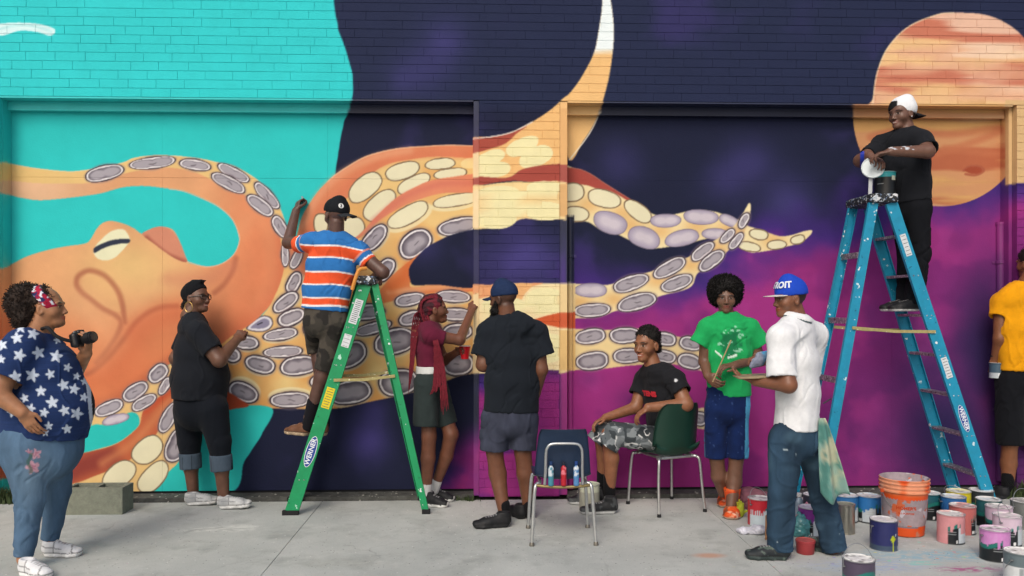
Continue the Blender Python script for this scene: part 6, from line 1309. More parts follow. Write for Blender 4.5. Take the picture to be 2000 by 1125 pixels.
# ---------------------------------------------------------------- painter in black with head wrap
def wrap_painter():
    Y = G(425, 985)[1]; p = Person('person in black tee and head wrap with glasses and hoop earring, painting', Y, G(425, 985), skin='#674839'); J = p.J; yaw = 98
    st_ = [(J(378, 640), .185, .10), (J(386, 685), .215, .185), (J(391, 735), .225, .225), (J(390, 778), .22, .215)]
    p.head(J(384, 581), 70, 4, plump=.010, neck=J(372, 618), neck_r=.064, smile=True); p.torso(st_, yaw)
    sh = (J(388, 650, -.17), J(372, 648, .18)); el, wr = J(428, 703, -.20), J(462, 664, .02)
    p.limb([sh[0], el, wr], [.072, .056, .034]); tips = p.hand(wr, J(478, 640, .10)-wr, (-.2, .8, -.3), -1, curl=.95, thumb=.8)
    el2, wr2 = J(343, 700, .16), J(350, 730, .26); p.limb([sh[1], el2, wr2], [.07, .05, .034]); p.hand(wr2, (.1, .1, -1), (.3, .9, 0), 1, curl=.4)
    nl = [J(414, 800, -.09), J(428, 862, -.09), J(433, 918, -.09), J(437, 972, -.09)]; fl = [J(370, 800, .09), J(370, 862, .09), J(373, 915, .09), J(378, 965, .09)]
    p.limb(nl, [.085, .062, .054, .042]); p.limb(fl, [.085, .062, .054, .042]); p.finish()
    tee(p, st_, yaw, sh, [(sh[0], J(416, 686, -.20), .092, .088), (sh[1], J(352, 688, .16), .09, .085)], '#1b1e24', amp=.009, seed=4, neck=J(376, 612), neck_r=(.08, .08), h=.0075)
    pants(p, [(J(390, 765), .20, .205), (J(392, 795), .20, .21)], [[(nl[0], .135), (nl[1], .098), (J(432, 905, -.09), .078)], [(fl[0], .135), (fl[1], .098), (J(372, 902, .09), .078)]], yaw, '#14181f', amp=.005, seed=5, name='capri_leggings', k=.04)
    for a, b in ((J(431, 888, -.09), J(433, 919, -.09)), (J(371, 885, .09), J(373, 915, .09))):
        F = Field(); F.cap(np.asarray(a)+np.array([0, 0, -.0]), b, .086, .085, k=.003, flat=True); F.cut(np.asarray(a)+np.array([0, 0, .004]), (0, 0, 1)); F.cap(np.asarray(b)+np.array([0, 0, .02]), np.asarray(b)-np.array([0, 0, .05]), .072, k=.003, op='s')
        p.part('denim_cuff', F, DENIM, lambda V, N: np.tile(hexc('#4d5b69'), (len(V), 1))*(1-.45*(np.abs(np.sin(V[:, :1]*45)) < .08)), h=.007, amp=.003)
    def grey(V, c): return mixm(c, '#9a9d9f', sstep(.45, .6, fbm(V, 28, 2))*.7*(V[:, 2] > .028))
    shoe(p, G(424, 994), 92, .285, 3, upper='#c3c5c4', sole='#d8d9d6', colfn=grey); shoe(p, G(355, 991, 0)+np.array([0, .06, 0]), 96, .28, 3, upper='#b9bbbb', sole='#d3d4d2', colfn=grey)
    # head wrap with knots, hair bun at the nape
    F = Field(); H = p.H; fr = p.hf
    F.ell(H(0, -.015, .040), np.array([.0835, .104, .094]), fr, k=.01); n_ = nrm(-fr[2]*.80+fr[1]*.60); F.cut(H(0, .048, .048), n_); F.ell(H(0, -.075, .03), np.array([.07, .05, .06]), fr, k=.02)
    F.cap(H(-.01, .05, .115), H(-.035, .085, .128), .016, .007, k=.01); F.cap(H(-.01, .05, .115), H(.03, .07, .130), .015, .006, k=.01); F.cap(H(0, -.02, .125), H(0, .05, .118), .016, .02, k=.02)
    p.part('head_wrap', F, CLOTH, '#121317', h=.006, amp=.004, seed=3, sc=2.5)
    F = Field(); F.ell(H(0, -.105, -.065), (.038, .038, .034), k=.01); F.ell(H(0, -.085, -.03), np.array([.05, .03, .035]), fr, k=.02); hair_part(p, F, '#14100f', 300, .012, .002, amp=.005)
    GLM = mat('black spectacle frame', '#121114', rough=.3, spec=.6, vary=0)
    g = MB()
    for s_ in (-1, 1):
        c_ = [H(s_*.034+.025*math.copysign(abs(math.cos(t))**.7, math.cos(t)), .098-.010*abs(math.cos(t))**2*(1 if s_*math.cos(t) > 0 else 0), -.004+.017*math.copysign(abs(math.sin(t))**.7, math.sin(t))) for t in np.linspace(0, 2*math.pi, 20, endpoint=False)]
        g.tube(c_, .0032, 6, closed=True); g.tube([H(s_*.060, .088, .006), H(s_*.078, .05, .006), H(s_*.084, -.005, .002)], .0028, 6)
    g.tube([H(-.010, .104, 0), H(0, .110, .003), H(.010, .104, 0)], .0028, 6); g.build('spectacles', GLM, p.o, smooth=True)
    er = H(-.088, -.008, -.075)
    MB().tube([er+fr[1]*(.036*math.cos(t))+fr[2]*(.040*math.sin(t)) for t in np.linspace(0, 2*math.pi, 28, endpoint=False)], .0026, 6, closed=True).build('hoop_earring', mat('gold hoop', '#b99b5e', rough=.3, metal=.8, vary=0), p.o, smooth=True)
    tp = np.mean(tips[:2]+tips[4:], 0); thing_tube('paintbrush', [tp-(J(484, 641, .34)-tp)*.35, tp, tp+(J(484, 641, .34)-tp)*.75, W(484, 641, .212)], .004, mat('pale wood', '#b99c6c', rough=.6), 'thin wooden brush in the hand of the painter in a head wrap', 'brush', rr=[.003, .0045, .0045, .003])
    return p
wrap_painter()

# ---------------------------------------------------------------- painter on the green ladder
def stripe_painter():
    Y = -.27; p = Person('person in a blue and orange striped tee and black backwards cap on the green ladder', Y, W(600, 852, -.27), skin='#594038'); J = p.J; yaw = 178
    st_ = [(J(655, 482), .175, .10), (J(646, 522), .195, .12), (J(638, 565), .190, .12), (J(634, 606), .192, .125)]
    p.head(J(656, 420), 214, 2, neck=J(655, 462), neck_r=.056); p.torso(st_, yaw)
    sh = (J(606, 474, .02), J(702, 492, .0))
    el, wr = J(563, 474, .20), J(578, 412, .36); p.limb([sh[0], el, wr], [.058, .047, .032]); tips = p.hand(wr, J(583, 392, .40)-wr, (.5, .5, .2), -1, curl=1.0, thumb=.9)
    el2, wr2 = J(748, 532, -.06), J(722, 548, .12); p.limb([sh[1], el2, wr2], [.056, .047, .032]); p.hand(wr2, (-.5, .8, -.15), (.0, .1, -1), 1, curl=.4)
    rl = [J(655, 628, 0), J(640, 705, .02), J(628, 738, .03), J(603, 815, .04), J(598, 838, .04)]; ll = [J(615, 628, .02), J(618, 668, .30), J(628, 740, .26), J(634, 826, .22)]
    p.limb(rl, [.07, .060, .056, .036, .034]); p.limb(ll, [.07, .062, .055, .034]); p.finish()
    def stripes(V, N):
        x, y = proj(V); q = y-(x-635)*.10+2.5*np.sin(x*.05)
        edges = [480, 503, 531, 556, 582, 597]                                   # blue | orange | blue | orange | blue | orange
        bl, orr = hexc('#2e6fb0'), hexc('#e0552f'); c = np.tile(bl, (len(V), 1))
        for i, e in enumerate(edges+[]):
            m = sstep(-.8, .8, q-e)[:, None]; nx = orr if i % 2 == 0 else bl; c = c*(1-m)+nx*m
        c = mixm(c, '#2e6fb0', sstep(-.8, .8, q-606+8))
        for e in edges+[598]: c = mixm(c, '#e6e2e0', sstep(2.0, 1.0, np.abs(q-e)))
        # sleeves: blue with orange cuff; orange collar
        for (a, b) in ((sh[0], J(585, 478, .10)), (sh[1], J(722, 515, -.02))):
            u = nrm(b-a); t = (V-a)@u; L = np.linalg.norm(b-a); rad = np.linalg.norm(V-a-t[:, None]*u, axis=1); on = ((t > .045) & (rad < .10) & (np.abs(V[:, 0]-st_[1][0][0]) > .17))
            c = np.where(on[:, None], bl, c); c = np.where((on & (t > L-.030))[:, None], orr, c); c = np.where((on & (np.abs(t-(L-.034)) < .005))[:, None], hexc('#e6e2e0'), c); c = np.where(((np.abs(t-.04) < .006) & (rad < .095) & (np.abs(V[:, 0]-st_[1][0][0]) > .13))[:, None], hexc('#d98c78'), c)
        return mixm(c, '#d9583a', sstep(.075, .06, np.linalg.norm((V-J(655, 464))*np.array([1, 1, 2.2]), axis=1)))
    tee(p, st_, yaw, sh, [(sh[0], J(583, 478, .12), .075, .076), (sh[1], J(722, 514, -.02), .076, .078)], stripes, amp=.009, seed=7, neck=J(655, 455), h=.0066, sh_r=.066)
    pants(p, [(J(636, 600), .175, .115), (J(635, 632), .175, .125)], [[(rl[0], .105), (rl[1], .092), (J(635, 724, .025), .088)], [(ll[0], .10), (ll[1], .090), (J(621, 690, .29), .088)]], yaw, camo(['#3b3833', '#4b463f', '#2b2927'], 9., 3.), amp=.010, seed=8, name='camouflage_shorts')
    for a, b, r_ in ((J(612, 785, .04), J(600, 834, .04), .044), (J(632, 780, .24), J(634, 828, .22), .044)):
        F = Field(); F.cap(a, b, r_+.004, r_, k=.003); p.part('sock', F, CLOTH, '#15151a', h=.0075, amp=.003)
    shoe(p, W(604, 852, -.27+.02), 236, .275, upper='#6a4733', sole='#a8937a'); shoe(p, W(640, 852, -.27+.15), 238, .275, upper='#62422f', sole='#a8937a')
    o, c0, fr = cap_part(p, '#14161b', '#2a2d31', -150, tilt=-8, height=.98, low=.03)
    # round white emblem on the front panel
    V, F_ = [], []
    def capp(th, ph, e=.004): return c0+fr[2]*.004+fr[0]*(math.sin(th)*math.cos(ph)*(.0855+e))+fr[1]*(math.cos(th)*math.cos(ph)*(.107+e))+fr[2]*(math.sin(ph)*(.098+e))
    mb = MB(); n = 20; ct, cp = R(-42), R(20); mb.add([capp(ct, cp, .008)]+[capp(ct+.21*math.cos(t), cp+.19*math.sin(t), .008) for t in np.linspace(0, 2*math.pi, n, endpoint=False)], [(0, 1+k, 1+(k+1) % n) for k in range(n)]); mb.build('emblem', mat('white emblem', '#d5d6d4', rough=.7, vary=0), o)
    mb = MB(); mb.tube([capp(ct-.04+.05*math.sin(q*3), cp-.12+.24*q, .010) for q in np.linspace(0, 1, 7)], .004, 5); mb.build('emblem_mark', mat('dark thread', '#33363a', rough=.8, vary=0), o)
    tp = np.mean(tips, 0); thing_tube('paint_marker', [tp+np.array([-.03, -.05, -.02]), tp, W(590, 384, .17)], .011, mat('grey marker plastic', '#7f9296', rough=.4), 'grey paint marker in the raised hand of the striped-shirt painter', 'marker', rr=[.011, .011, .009])
    return p
stripe_painter()

# ---------------------------------------------------------------- girl with long red braids
def braid_painter():
    Y = G(845, 986)[1]; p = Person('person with long red braids in a maroon tee and dark shorts, reaching to the wall', Y, G(845, 986), skin='#6b4433'); J = p.J; yaw = 104
    st_ = [(J(836, 648), .135, .075), (J(838, 682), .145, .105), (J(839, 717), .135, .105)]
    p.head(J(849, 604), 98, 6, sc=.95, neck=J(839, 636), neck_r=.046); p.torso(st_+[(J(842, 740), .15, .12)], yaw, .022)
    sh = (J(842, 655, -.13), J(845, 652, .13)); el, wr = J(898, 664, -.08), J(921, 607, .16)
    p.limb([sh[0], el, wr], [.050, .041, .029]); tips = p.hand(wr, J(923, 580, .24)-wr, (.4, .9, -.1), -1, curl=.75, size=.93, thumb=.8)
    el2, wr2 = J(868, 704, .20), J(892, 688, .10); p.limb([sh[1], el2, wr2], [.047, .04, .028]); p.hand(wr2, J(908, 682, .04)-wr2, (.15, -.75, -.1), -1, curl=.75, size=.93, thumb=.7)
    nl = [J(834, 748, -.06), J(838, 852, -.05), J(836, 895, -.04), J(833, 962, -.03)]; fl = [J(848, 748, .07), J(881, 848, .02), J(872, 890, .06), J(848, 955, .10)]
    p.limb(nl, [.07, .056, .055, .034]); p.limb(fl, [.07, .058, .052, .034]); p.finish()
    tee(p, st_, yaw, sh, [(sh[0], J(868, 662, -.115), .068, .070), (sh[1], J(856, 676, .16), .066, .066)], '#5d1c33', amp=.007, seed=11, neck=J(840, 634), neck_r=(.062, .058), sh_r=.058, h=.0072)
    F = Field(); F.cap(J(840, 716), J(841, 728), (.142, .112), (.146, .118), frame(yaw)[0], k=.003, flat=True); F.cut(J(840, 715), (0, 0, 1)); p.part('waistband', F, CLOTH, '#c9ccca', h=.006, amp=.003)
    pants(p, [(J(841, 729), .142, .115), (J(841, 752), .155, .13)], [[(nl[0], .108), (J(832, 832, -.07), .104)], [(fl[0], .105), (J(874, 830, .05), .096)]], yaw, '#2b3434', amp=.010, seed=12, name='athletic_shorts', k=.02)
    def conv(V, c):
        c = np.where(((V[:, 2] < .030) & (V[:, 2] > .022))[:, None], hexc('#1b1b1d'), c); return np.where(((V[:, 1] > .225) & (V[:, 2] < .045))[:, None], hexc('#dcdcd8'), c)
    shoe(p, G(823, 987), 70, .25, upper='#1c1d20', sole='#d9dad6', colfn=conv, wid=.042, high=.02); shoe(p, G(834, 978)+np.array([0, .02, 0]), 76, .25, upper='#1c1d20', sole='#d9dad6', colfn=conv, wid=.042, high=.02)
    for a, b in ((nl[3], nl[2]), (fl[3], fl[2])):
        F = Field(); F.cap(np.asarray(a)-np.array([0, 0, .01]), np.asarray(a)+(np.asarray(b)-a)*.25, .039, .040, k=.003); p.part('sock', F, CLOTH, '#cfd0cf', h=.0075)
    # braids
    F = Field(); H = p.H; F.ell(H(0, -.016, .040), np.array([.077, .099, .089]), p.hf, k=.01); F.cut(H(0, .062, .06), p.hf[1]*.9-p.hf[2]*.25); F.cap(H(0, -.09, .0), H(0, -.085, -.08), .05, .04, k=.03)
    V, Q = F.mesh(.0065); N = vnormals(V, Q); q = p.hq(V); V = V+N*(.004*np.abs(np.sin(q[:, 2]*95+q[:, 0]*20)))[:, None]
    c = np.tile(hexc('#3a1720'), (len(V), 1)); c = mixm(c, '#221413', sstep(.02, .06, q[:, 1])*.8); c = mixm(c, '#6a1a2b', sstep(.45, .6, fbm(V, 40, 2)))
    hair = np_mesh('hair', V, Q, HAIR, p.o, c)
    g = np.random.default_rng(4); BR = mat('red braid', '#6d1023', rough=.7, vary=.35, vscale=70, bump=.8, bscale=180)
    def braid(pts, r_):
        P = spline(pts, False, 10); n = len(P); rr = [r_*(1+.22*math.sin(i*1.9))*(1 if i < n*.85 else (n-i)/(n*.15)*.8+.2) for i in range(n)]
        MB().tube(P, rr, 6).build('braid', BR, hair, smooth=True)
    for (ex, ey, mxx, k_) in ((845, 772, 852, 4), (869, 812, 862, 5), (858, 742, 856, 2)):
        for i in range(k_):
            q = i-(k_-1)/2; a = H(-.05+.1*g.random(), -.09, .02-.06*g.random())
            braid([a, J(846, 640, -.10), J(851+q*2, 668, -.19), J(mxx+q*2.2, 712, -.18), J((mxx+ex)/2+q*2.6+2*g.random(), 755, -.19), J(ex+q*3.4, ey-14*g.random(), -.19)], .0068)
    for i in range(5):
        a = H(-.02+.04*g.random(), -.105, .03-.05*i/5); braid([a, J(822-3*i, 615, -.02*i), J(816-3*i, 650, -.06), J(810-2*i, 690, -.07), J(806-2*i, 730+10*i, -.07)], .006)
    for i in range(10):
        an = -1.2+2.4*i/9; braid([H(.05*math.sin(an), .045, .105-.02*abs(an)), H(.075*math.sin(an), -.03, .122-.02*abs(an)), H(.075*math.sin(an), -.10, .07), H(.06*math.sin(an), -.115, -.01), H(.05*math.sin(an), -.10, -.09), H(.04*math.sin(an), -.09, -.16)], .009)
    MB().tube([H(.06*math.sin(a)-.0, -.005+.0*a, .115-.05*abs(math.sin(a))**2) for a in np.linspace(-1.3, 1.3, 12)], .006, 6).build('hair_tie', mat('white hair tie', '#c9c6c4', rough=.8), p.o, smooth=True)
    # red cup
    c = J(908, 690, .03); cup = empty('red_cup', c); tag(cup, 'red plastic party cup with a white rim in the braided painter\'s hand', 'cup')
    RED = mat('red cup plastic', '#c0121f', rough=.3, spec=.5, vary=.05); WHT = mat('white cup inside', '#d9d3c9', rough=.5)
    MB().lathe([(.001, -.045), (.030, -.045), (.031, -.040), (.040, .020), (.041, .022), (.0455, .058)], c, 28).build('wall', RED, cup, smooth=True); MB().lathe([(.0445, .058), (.038, .010), (.031, -.035), (.001, -.036)], c, 28).build('inside', WHT, cup, smooth=True); MB().tube([c+np.array([.0455*math.cos(t), .0455*math.sin(t), .058]) for t in np.linspace(0, 2*math.pi, 28, endpoint=False)], .0025, 6, closed=True).build('rim', WHT, cup, smooth=True)
    tp = np.mean(tips[:2]+tips[4:], 0); thing_tube('paintbrush', [tp+np.array([-.02, -.05, -.05]), tp, W(929, 572, .006)], .004, mat('pale wood', '#b99c6c'), 'thin brush in the raised hand of the painter with red braids', 'brush', rr=[.0035, .0045, .003])
    return p
braid_painter()

# ---------------------------------------------------------------- bearded man from behind
def bearded_man():
    Y = G(995, 1018)[1]; p = Person('bearded person seen from behind in a navy cap, black tee and grey shorts', Y, G(995, 1018), skin='#6a4431'); J = p.J; yaw = 184
    st_ = [(J(998, 646), .19, .10), (J(1000, 695), .205, .128), (J(1000, 745), .205, .135), (J(998, 804), .212, .14)]
    def fade(l, f, u): return (sstep(-.07, -.03, u)*sstep(.07, .02, f)*.55)*(u < .06)
    p.head(J(983, 583), 238, -2, neck=J(990, 622), neck_r=.060, shave=('#2a1a14', fade)); p.torso(st_, yaw)
    sh = (J(953, 648, .02), J(1047, 648, -.0)); el, wr = J(944, 712, .0), J(980, 722, .24); p.limb([sh[0], el, wr], [.062, .052, .035]); p.hand(wr, (.3, .6, .2), (.6, -.3, -.3), 1, curl=.7)
    el2, wr2 = J(1057, 722, -.02), J(1046, 772, .08); p.limb([sh[1], el2, wr2], [.060, .048, .034]); p.hand(wr2, (-.2, .2, -1), (-.6, .6, 0), 1, curl=.5)
    ll = [J(968, 818, 0), J(966, 882, 0), J(972, 925, .01), J(984, 1000, -.06)]; rl = [J(1024, 818, .02), J(1021, 882, .02), J(1026, 925, .03), J(1032, 992, .06)]
    p.limb(ll, [.072, .060, .063, .040]); p.limb(rl, [.072, .060, .062, .040]); p.finish()
    tee(p, st_, yaw, sh, [(sh[0], J(941, 696, -.0), .085, .088), (sh[1], J(1064, 696, -.02), .082, .086)], '#1a1f26', amp=.011, seed=14, neck=J(990, 612), neck_r=(.075, .072), sh_r=.072)
    pants(p, [(J(998, 790), .195, .128), (J(998, 825), .195, .135)], [[(ll[0], .115), (J(965, 880, 0), .112)], [(rl[0], .112), (J(1021, 878, .02), .108)]], yaw, lambda V, N: np.tile(hexc('#3b3f4e'), (len(V), 1))*(.85+.3*fbm(V*np.array([1, 1, .5]), 20, 2)[:, None]), amp=.010, seed=15, m=DENIM, name='shorts')
    F = Field(); H = p.H; F.ell(H(0, .045, -.085), np.array([.062, .055, .045]), p.hf, k=.02); F.ell(H(0, .062, -.125), np.array([.045, .042, .040]), p.hf, k=.02); F.ell(H(0, .095, -.06), np.array([.03, .02, .012]), p.hf, k=.01, op='s')
    for s_ in (-1, 1): F.cap(H(s_*.066, .02, -.03), H(s_*.052, .045, -.085), .014, .022, k=.02)
    hair_part(p, F, '#141010', 700, .014, .002, amp=.005, name='beard')
    cap_part(p, '#1a2b4c', '#1a2948', 0, tilt=-4, height=.97, low=.030)
    for a, b in ((J(984, 985, -.05), J(984, 1008, -.06)), (J(1032, 978, .05), J(1032, 1000, .06))):
        F = Field(); F.cap(a, b, .044, .043, k=.003); p.part('sock', F, CLOTH, '#131316', h=.008)
    shoe(p, G(999, 1028), 278, .30, upper='#17181b', sole='#1d1e20', high=.01); shoe(p, G(1024, 1016), 205, .29, upper='#17181b', sole='#1d1e20', high=.01)
    return p
bearded_man()

# ---------------------------------------------------------------- young man seated on the green chair
def seated_man():
    Y = -.22; p = Person('seated person in a black tee and grey camouflage shorts smiling on a green chair', Y, G(1290, 985), skin='#875a40'); J = p.J; yaw = 292
    st_ = [(J(1288, 736), .175, .10), (J(1293, 775), .19, .135), (J(1302, 820), .185, .15), (J(1308, 858), .185, .15)]
    p.head(J(1264, 674), 310, 0, 2, sc=1.12, neck=J(1276, 718), neck_r=.058, smile=True); p.torso(st_, yaw)
    sh = (J(1318, 744, -.16), J(1258, 742, .15)); el, wr = J(1340, 790, -.27), J(1266, 796, -.30); p.limb([sh[0], el, wr], [.064, .052, .034]); p.hand(wr, J(1238, 816, -.27)-wr, (-.1, .25, -1), -1, curl=.45, thumb=.3)
    el2, wr2 = J(1242, 796, .10), J(1183, 816, .02); p.limb([sh[1], el2, wr2], [.06, .048, .033]); p.hand(wr2, J(1155, 828, -.02)-wr2, (.0, -.2, -1), 1, curl=.55, thumb=.3)
    hipn, kn, an = J(1312, 862, -.09), J(1188, 848, -.10), J(1190, 968, -.06); hipf, kf, af = J(1300, 862, .10), J(1170, 842, .10), J(1176, 955, .14)
    p.limb([hipn, kn, J(1194, 895, -.09), an], [.075, .050, .058, .040]); p.limb([hipf, kf, J(1180, 890, .12), af], [.075, .050, .058, .040]); p.finish()
    def sc(V, N):
        c = np.tile(hexc('#1d1e22'), (len(V), 1)); x, y = proj(V); near = N[:, 1] < .5
        return mixm(c, '#c8cace', sstep(4.0, 2.8, np.hypot(x-1320, y-743))*near)
    o = tee(p, st_, yaw, sh, [(sh[0], J(1333, 768, -.235), .088, .088), (sh[1], J(1245, 772, .12), .082, .082)], sc, amp=.009, seed=17, neck=J(1274, 712), neck_r=(.075, .072), sh_r=.070)
    RT = mat('red shirt print', '#b3202e', rough=.8, vary=.1); WT = mat('white shirt print', '#cfcfcf', rough=.8, vary=.1)
    fr = frame(yaw); cf = J(1258, 769)
    def print_on(txt, size, px, py, m, bold=.002):
        V, F_ = text_mesh(txt, size, bold); c0, w_, d_ = st_[1]; a0 = J(px, py, -.12); u0 = (a0-c0)@fr[2]; l0 = math.asin(np.clip((a0-c0)@fr[0]/(w_+.01), -1, 1))
        th = l0+V[:, 0]/(w_*.9); k_ = np.clip((c0[2]+u0+V[:, 1]-c0[2])/.2, -1, 1)
        P = c0+np.sin(th)[:, None]*(w_+.016)*fr[0]+np.cos(th)[:, None]*(d_+.020)*fr[1]+(u0+V[:, 1])[:, None]*fr[2]-fr[1]*0
        cx = st_[1][0]+(st_[2][0]-st_[1][0])*np.clip((st_[1][0][2]-P[:, 2:3])/(st_[1][0][2]-st_[2][0][2]), -.5, 1); P = P+(cx-st_[1][0])*np.array([1, 1, 0])
        np_mesh('lettering', P, F_, m, o, smooth=False)
    print_on('TENS', .052, 1258, 770, RT, .004)
    pants(p, [(J(1308, 850), .17, .14), (J(1306, 862), .175, .145)], [[(hipn, .115), (kn+np.array([.05, 0, .0]), .098), (J(1184, 872, -.10), .104)], [(hipf, .115), (kf+np.array([.05, 0, 0]), .095), (J(1166, 864, .10), .100)]], yaw, camo(['#5a6165', '#7d8488', '#3a4044', '#d4d6d6'], 13., 5.), amp=.007, seed=18, name='camouflage_shorts', vertical=False, h=.0058)
    for a, b in ((J(1191, 930, -.07), an), (J(1178, 920, .13), af)):
        F = Field(); F.cap(a, b, .050, .045, k=.003); p.part('sock', F, CLOTH, '#121316', h=.0075)
    def sn(V, c):
        c = np.where(((V[:, 2] < .05) & (V[:, 2] > .026) & (V[:, 1] > .20))[:, None], hexc('#3b3e40'), c); return mixm(c, '#4b4f50', sstep(.5, .6, fbm(V, 30, 2))*.8*(V[:, 2] > .03))
    shoe(p, G(1207, 1002), 272, .315, upper='#1a1c1f', sole='#b7b9b8', colfn=sn, high=.03, wid=.05); shoe(p, G(1180, 985)+np.array([0, .05, 0]), 275, .31, upper='#1a1c1f', sole='#b7b9b8', colfn=sn, high=.03, wid=.05)
    F = Field(); H = p.H; F.ell(H(0, -.018, .058), np.array([.090, .104, .094]), p.hf, k=.02); F.cut(H(0, .080, .060), nrm(p.hf[1]*.72-p.hf[2]*.85)); F.cap(H(-.07, -.03, .0), H(-.065, -.055, -.045), .02, .015, k=.02); F.cap(H(.07, -.03, .0), H(.065, -.055, -.045), .02, .015, k=.02); F.ell(H(0, -.075, -.01), np.array([.065, .035, .06]), p.hf, k=.02)
    hair_part(p, F, '#15110f', 1500, .014, .0024, amp=.007, seed=8)
    return p
seated_man()

# ---------------------------------------------------------------- green shirt
def green_shirt():
    Y = -.52; p = Person('person with an afro in a green printed tee and navy shorts holding a thin brush', Y, G(1420, 1000), skin='#6d4d3d'); J = p.J; yaw = 354
    st_ = [(J(1421, 648), .165, .095), (J(1424, 690), .172, .122), (J(1424, 735), .168, .122), (J(1424, 773), .175, .128)]
    p.head(J(1417, 582), 348, 0, sc=.97, neck=J(1420, 622), neck_r=.052, smile=False); p.torso(st_, yaw)
    sh = (J(1464, 641, 0), J(1381, 641, .0)); el, wr = J(1482, 700, .02), J(1436, 713, -.17); p.limb([sh[0], el, wr], [.054, .043, .030]); tips = p.hand(wr, J(1404, 716, -.21)-wr, (-.1, .2, -1), 1, curl=.55, thumb=.4)
    el2, wr2 = J(1376, 706, .02), J(1382, 734, -.10); p.limb([sh[1], el2, wr2], [.054, .043, .030]); tips2 = p.hand(wr2, J(1396, 748, -.17)-wr2, (.7, .5, .1), 1, curl=.75, thumb=.7)
    ll = [J(1440, 795, 0), J(1438, 897, 0), J(1434, 940, 0), J(1428, 990, -.06)]; rl = [J(1399, 795, .0), J(1400, 897, .03), J(1404, 930, .05), J(1412, 962, .10)]
    p.limb(ll, [.065, .052, .056, .038]); p.limb(rl, [.065, .052, .056, .038]); p.finish()
    def gcol(V, N):
        x, y = proj(V); c = np.tile(hexc('#1f9d57'), (len(V), 1)); fr = N[:, 1] < -.1
        def ink(m, col, a=1.): nonlocal c; c = mixm(c, col, m*fr*a)
        # dark figure in the middle of the print, pale lettering and sprays round it
        d = np.hypot((x-1427)/20, (y-672)/27); n = fbm(np.stack([x, y, 0*x], 1), .12, 3, 2.)
        ink(sstep(1.15, .75, d+(n-.5)*1.1), '#17603f', .8)
        n2_ = fbm(np.stack([x, y, 0*x], 1), .22, 2, 6.)
        for (ax, ay, rx, ry) in ((1418, 648, 8, 4), (1436, 645, 10, 3), (1447, 656, 6, 6), (1425, 668, 6, 5), (1408, 673, 8, 5), (1442, 684, 10, 4), (1408, 692, 8, 4), (1430, 695, 9, 5), (1436, 639, 3, 3)):
            ink(sstep(1.1, .9, np.hypot((x-ax)/rx, (y-ay)/ry))*sstep(.50, .56, n2_), '#a9d0ba', .7)
        ink(((np.abs(y-690-(x-1402)*.9) < 2.2) & (x > 1397) & (x < 1410))*1., '#c9e2d2'); ink(((np.abs(y-697+(x-1428)*.35) < 2.2) & (x > 1421) & (x < 1440))*1., '#c9e2d2')
        return c
    tee(p, st_, yaw, sh, [(sh[0], J(1486, 672, .01), .072, .084), (sh[1], J(1364, 672, .01), .072, .082)], gcol, amp=.009, seed=21, neck=J(1420, 611), neck_r=(.072, .068), sh_r=.058, h=.0062)
    def shorts(V, N):
        x, y = proj(V); c = np.tile(hexc('#12244f'), (len(V), 1))*(.8+.4*fbm(V, 16, 3)[:, None]); c = mixm(c, '#4d9cc4', ((x > 1457-(y-770)*.02) & (N[:, 1] < .8))*1.); c = mixm(c, '#5b86b0', ((x < 1372+(y-770)*.05) & (y > 830) & (N[:, 1] < .8))*.7)
        return mixm(c, '#5d78a8', sstep(.88, .9, vnoise(V, 70, 3.))*.5)
    pants(p, [(J(1422, 765), .168, .122), (J(1420, 800), .17, .13)], [[(ll[0], .095), (J(1440, 894, 0), .086)], [(rl[0], .095), (J(1397, 894, .03), .088)]], yaw, shorts, amp=.010, seed=22, name='athletic_shorts', k=.02)
    def orange(V, c):
        n = fbm(V, 22, 3, 3.); c = np.tile(hexc('#d9541c'), (len(V), 1)); c = mixm(c, '#e8b49a', sstep(.52, .62, n)*sstep(.10, .24, V[:, 1])); c = mixm(c, '#c9401a', sstep(.55, .6, fbm(V, 40, 2, 7.))*.8); c = mixm(c, '#b79c8a', sstep(.025, .015, V[:, 2])); return mixm(c, '#3a3f3a', sstep(.60, .63, fbm(V, 26, 2, 11.))*.5)
    shoe(p, G(1431, 1000), 340, .28, upper='#d9541c', sole='#b79c8a', colfn=orange, high=.10, wid=.054, name='high_top_shoe'); shoe(p, G(1415, 978), 345, .28, upper='#d9541c', sole='#b79c8a', colfn=orange, high=.10, wid=.054, name='high_top_shoe')
    F = Field(); H = p.H; F.ell(H(0, -.025, .070), np.array([.128, .120, .110]), p.hf, k=.02); F.ell(H(0, -.045, .01), np.array([.118, .085, .085]), p.hf, k=.03); F.ell(H(0, .115, -.03), np.array([.066, .085, .095]), p.hf, k=.015, op='s'); F.ell(H(0, .03, -.085), np.array([.085, .085, .06]), p.hf, k=.01, op='s')
    hair_part(p, F, '#100d0c', 3200, .018, .0028, amp=.009, seed=9)
    a, b = J(1428, 664, -.30), J(1392, 746, -.26)
    thing_tube('paintbrush', [a, a+(b-a)*.12, a+(b-a)*.2, b], .005, mat('dark bristle wood', '#a58c66', rough=.6), 'thin brush held across a green printed tee', 'brush', rr=[.003, .006, .0045, .0045])
    return p
green_shirt()

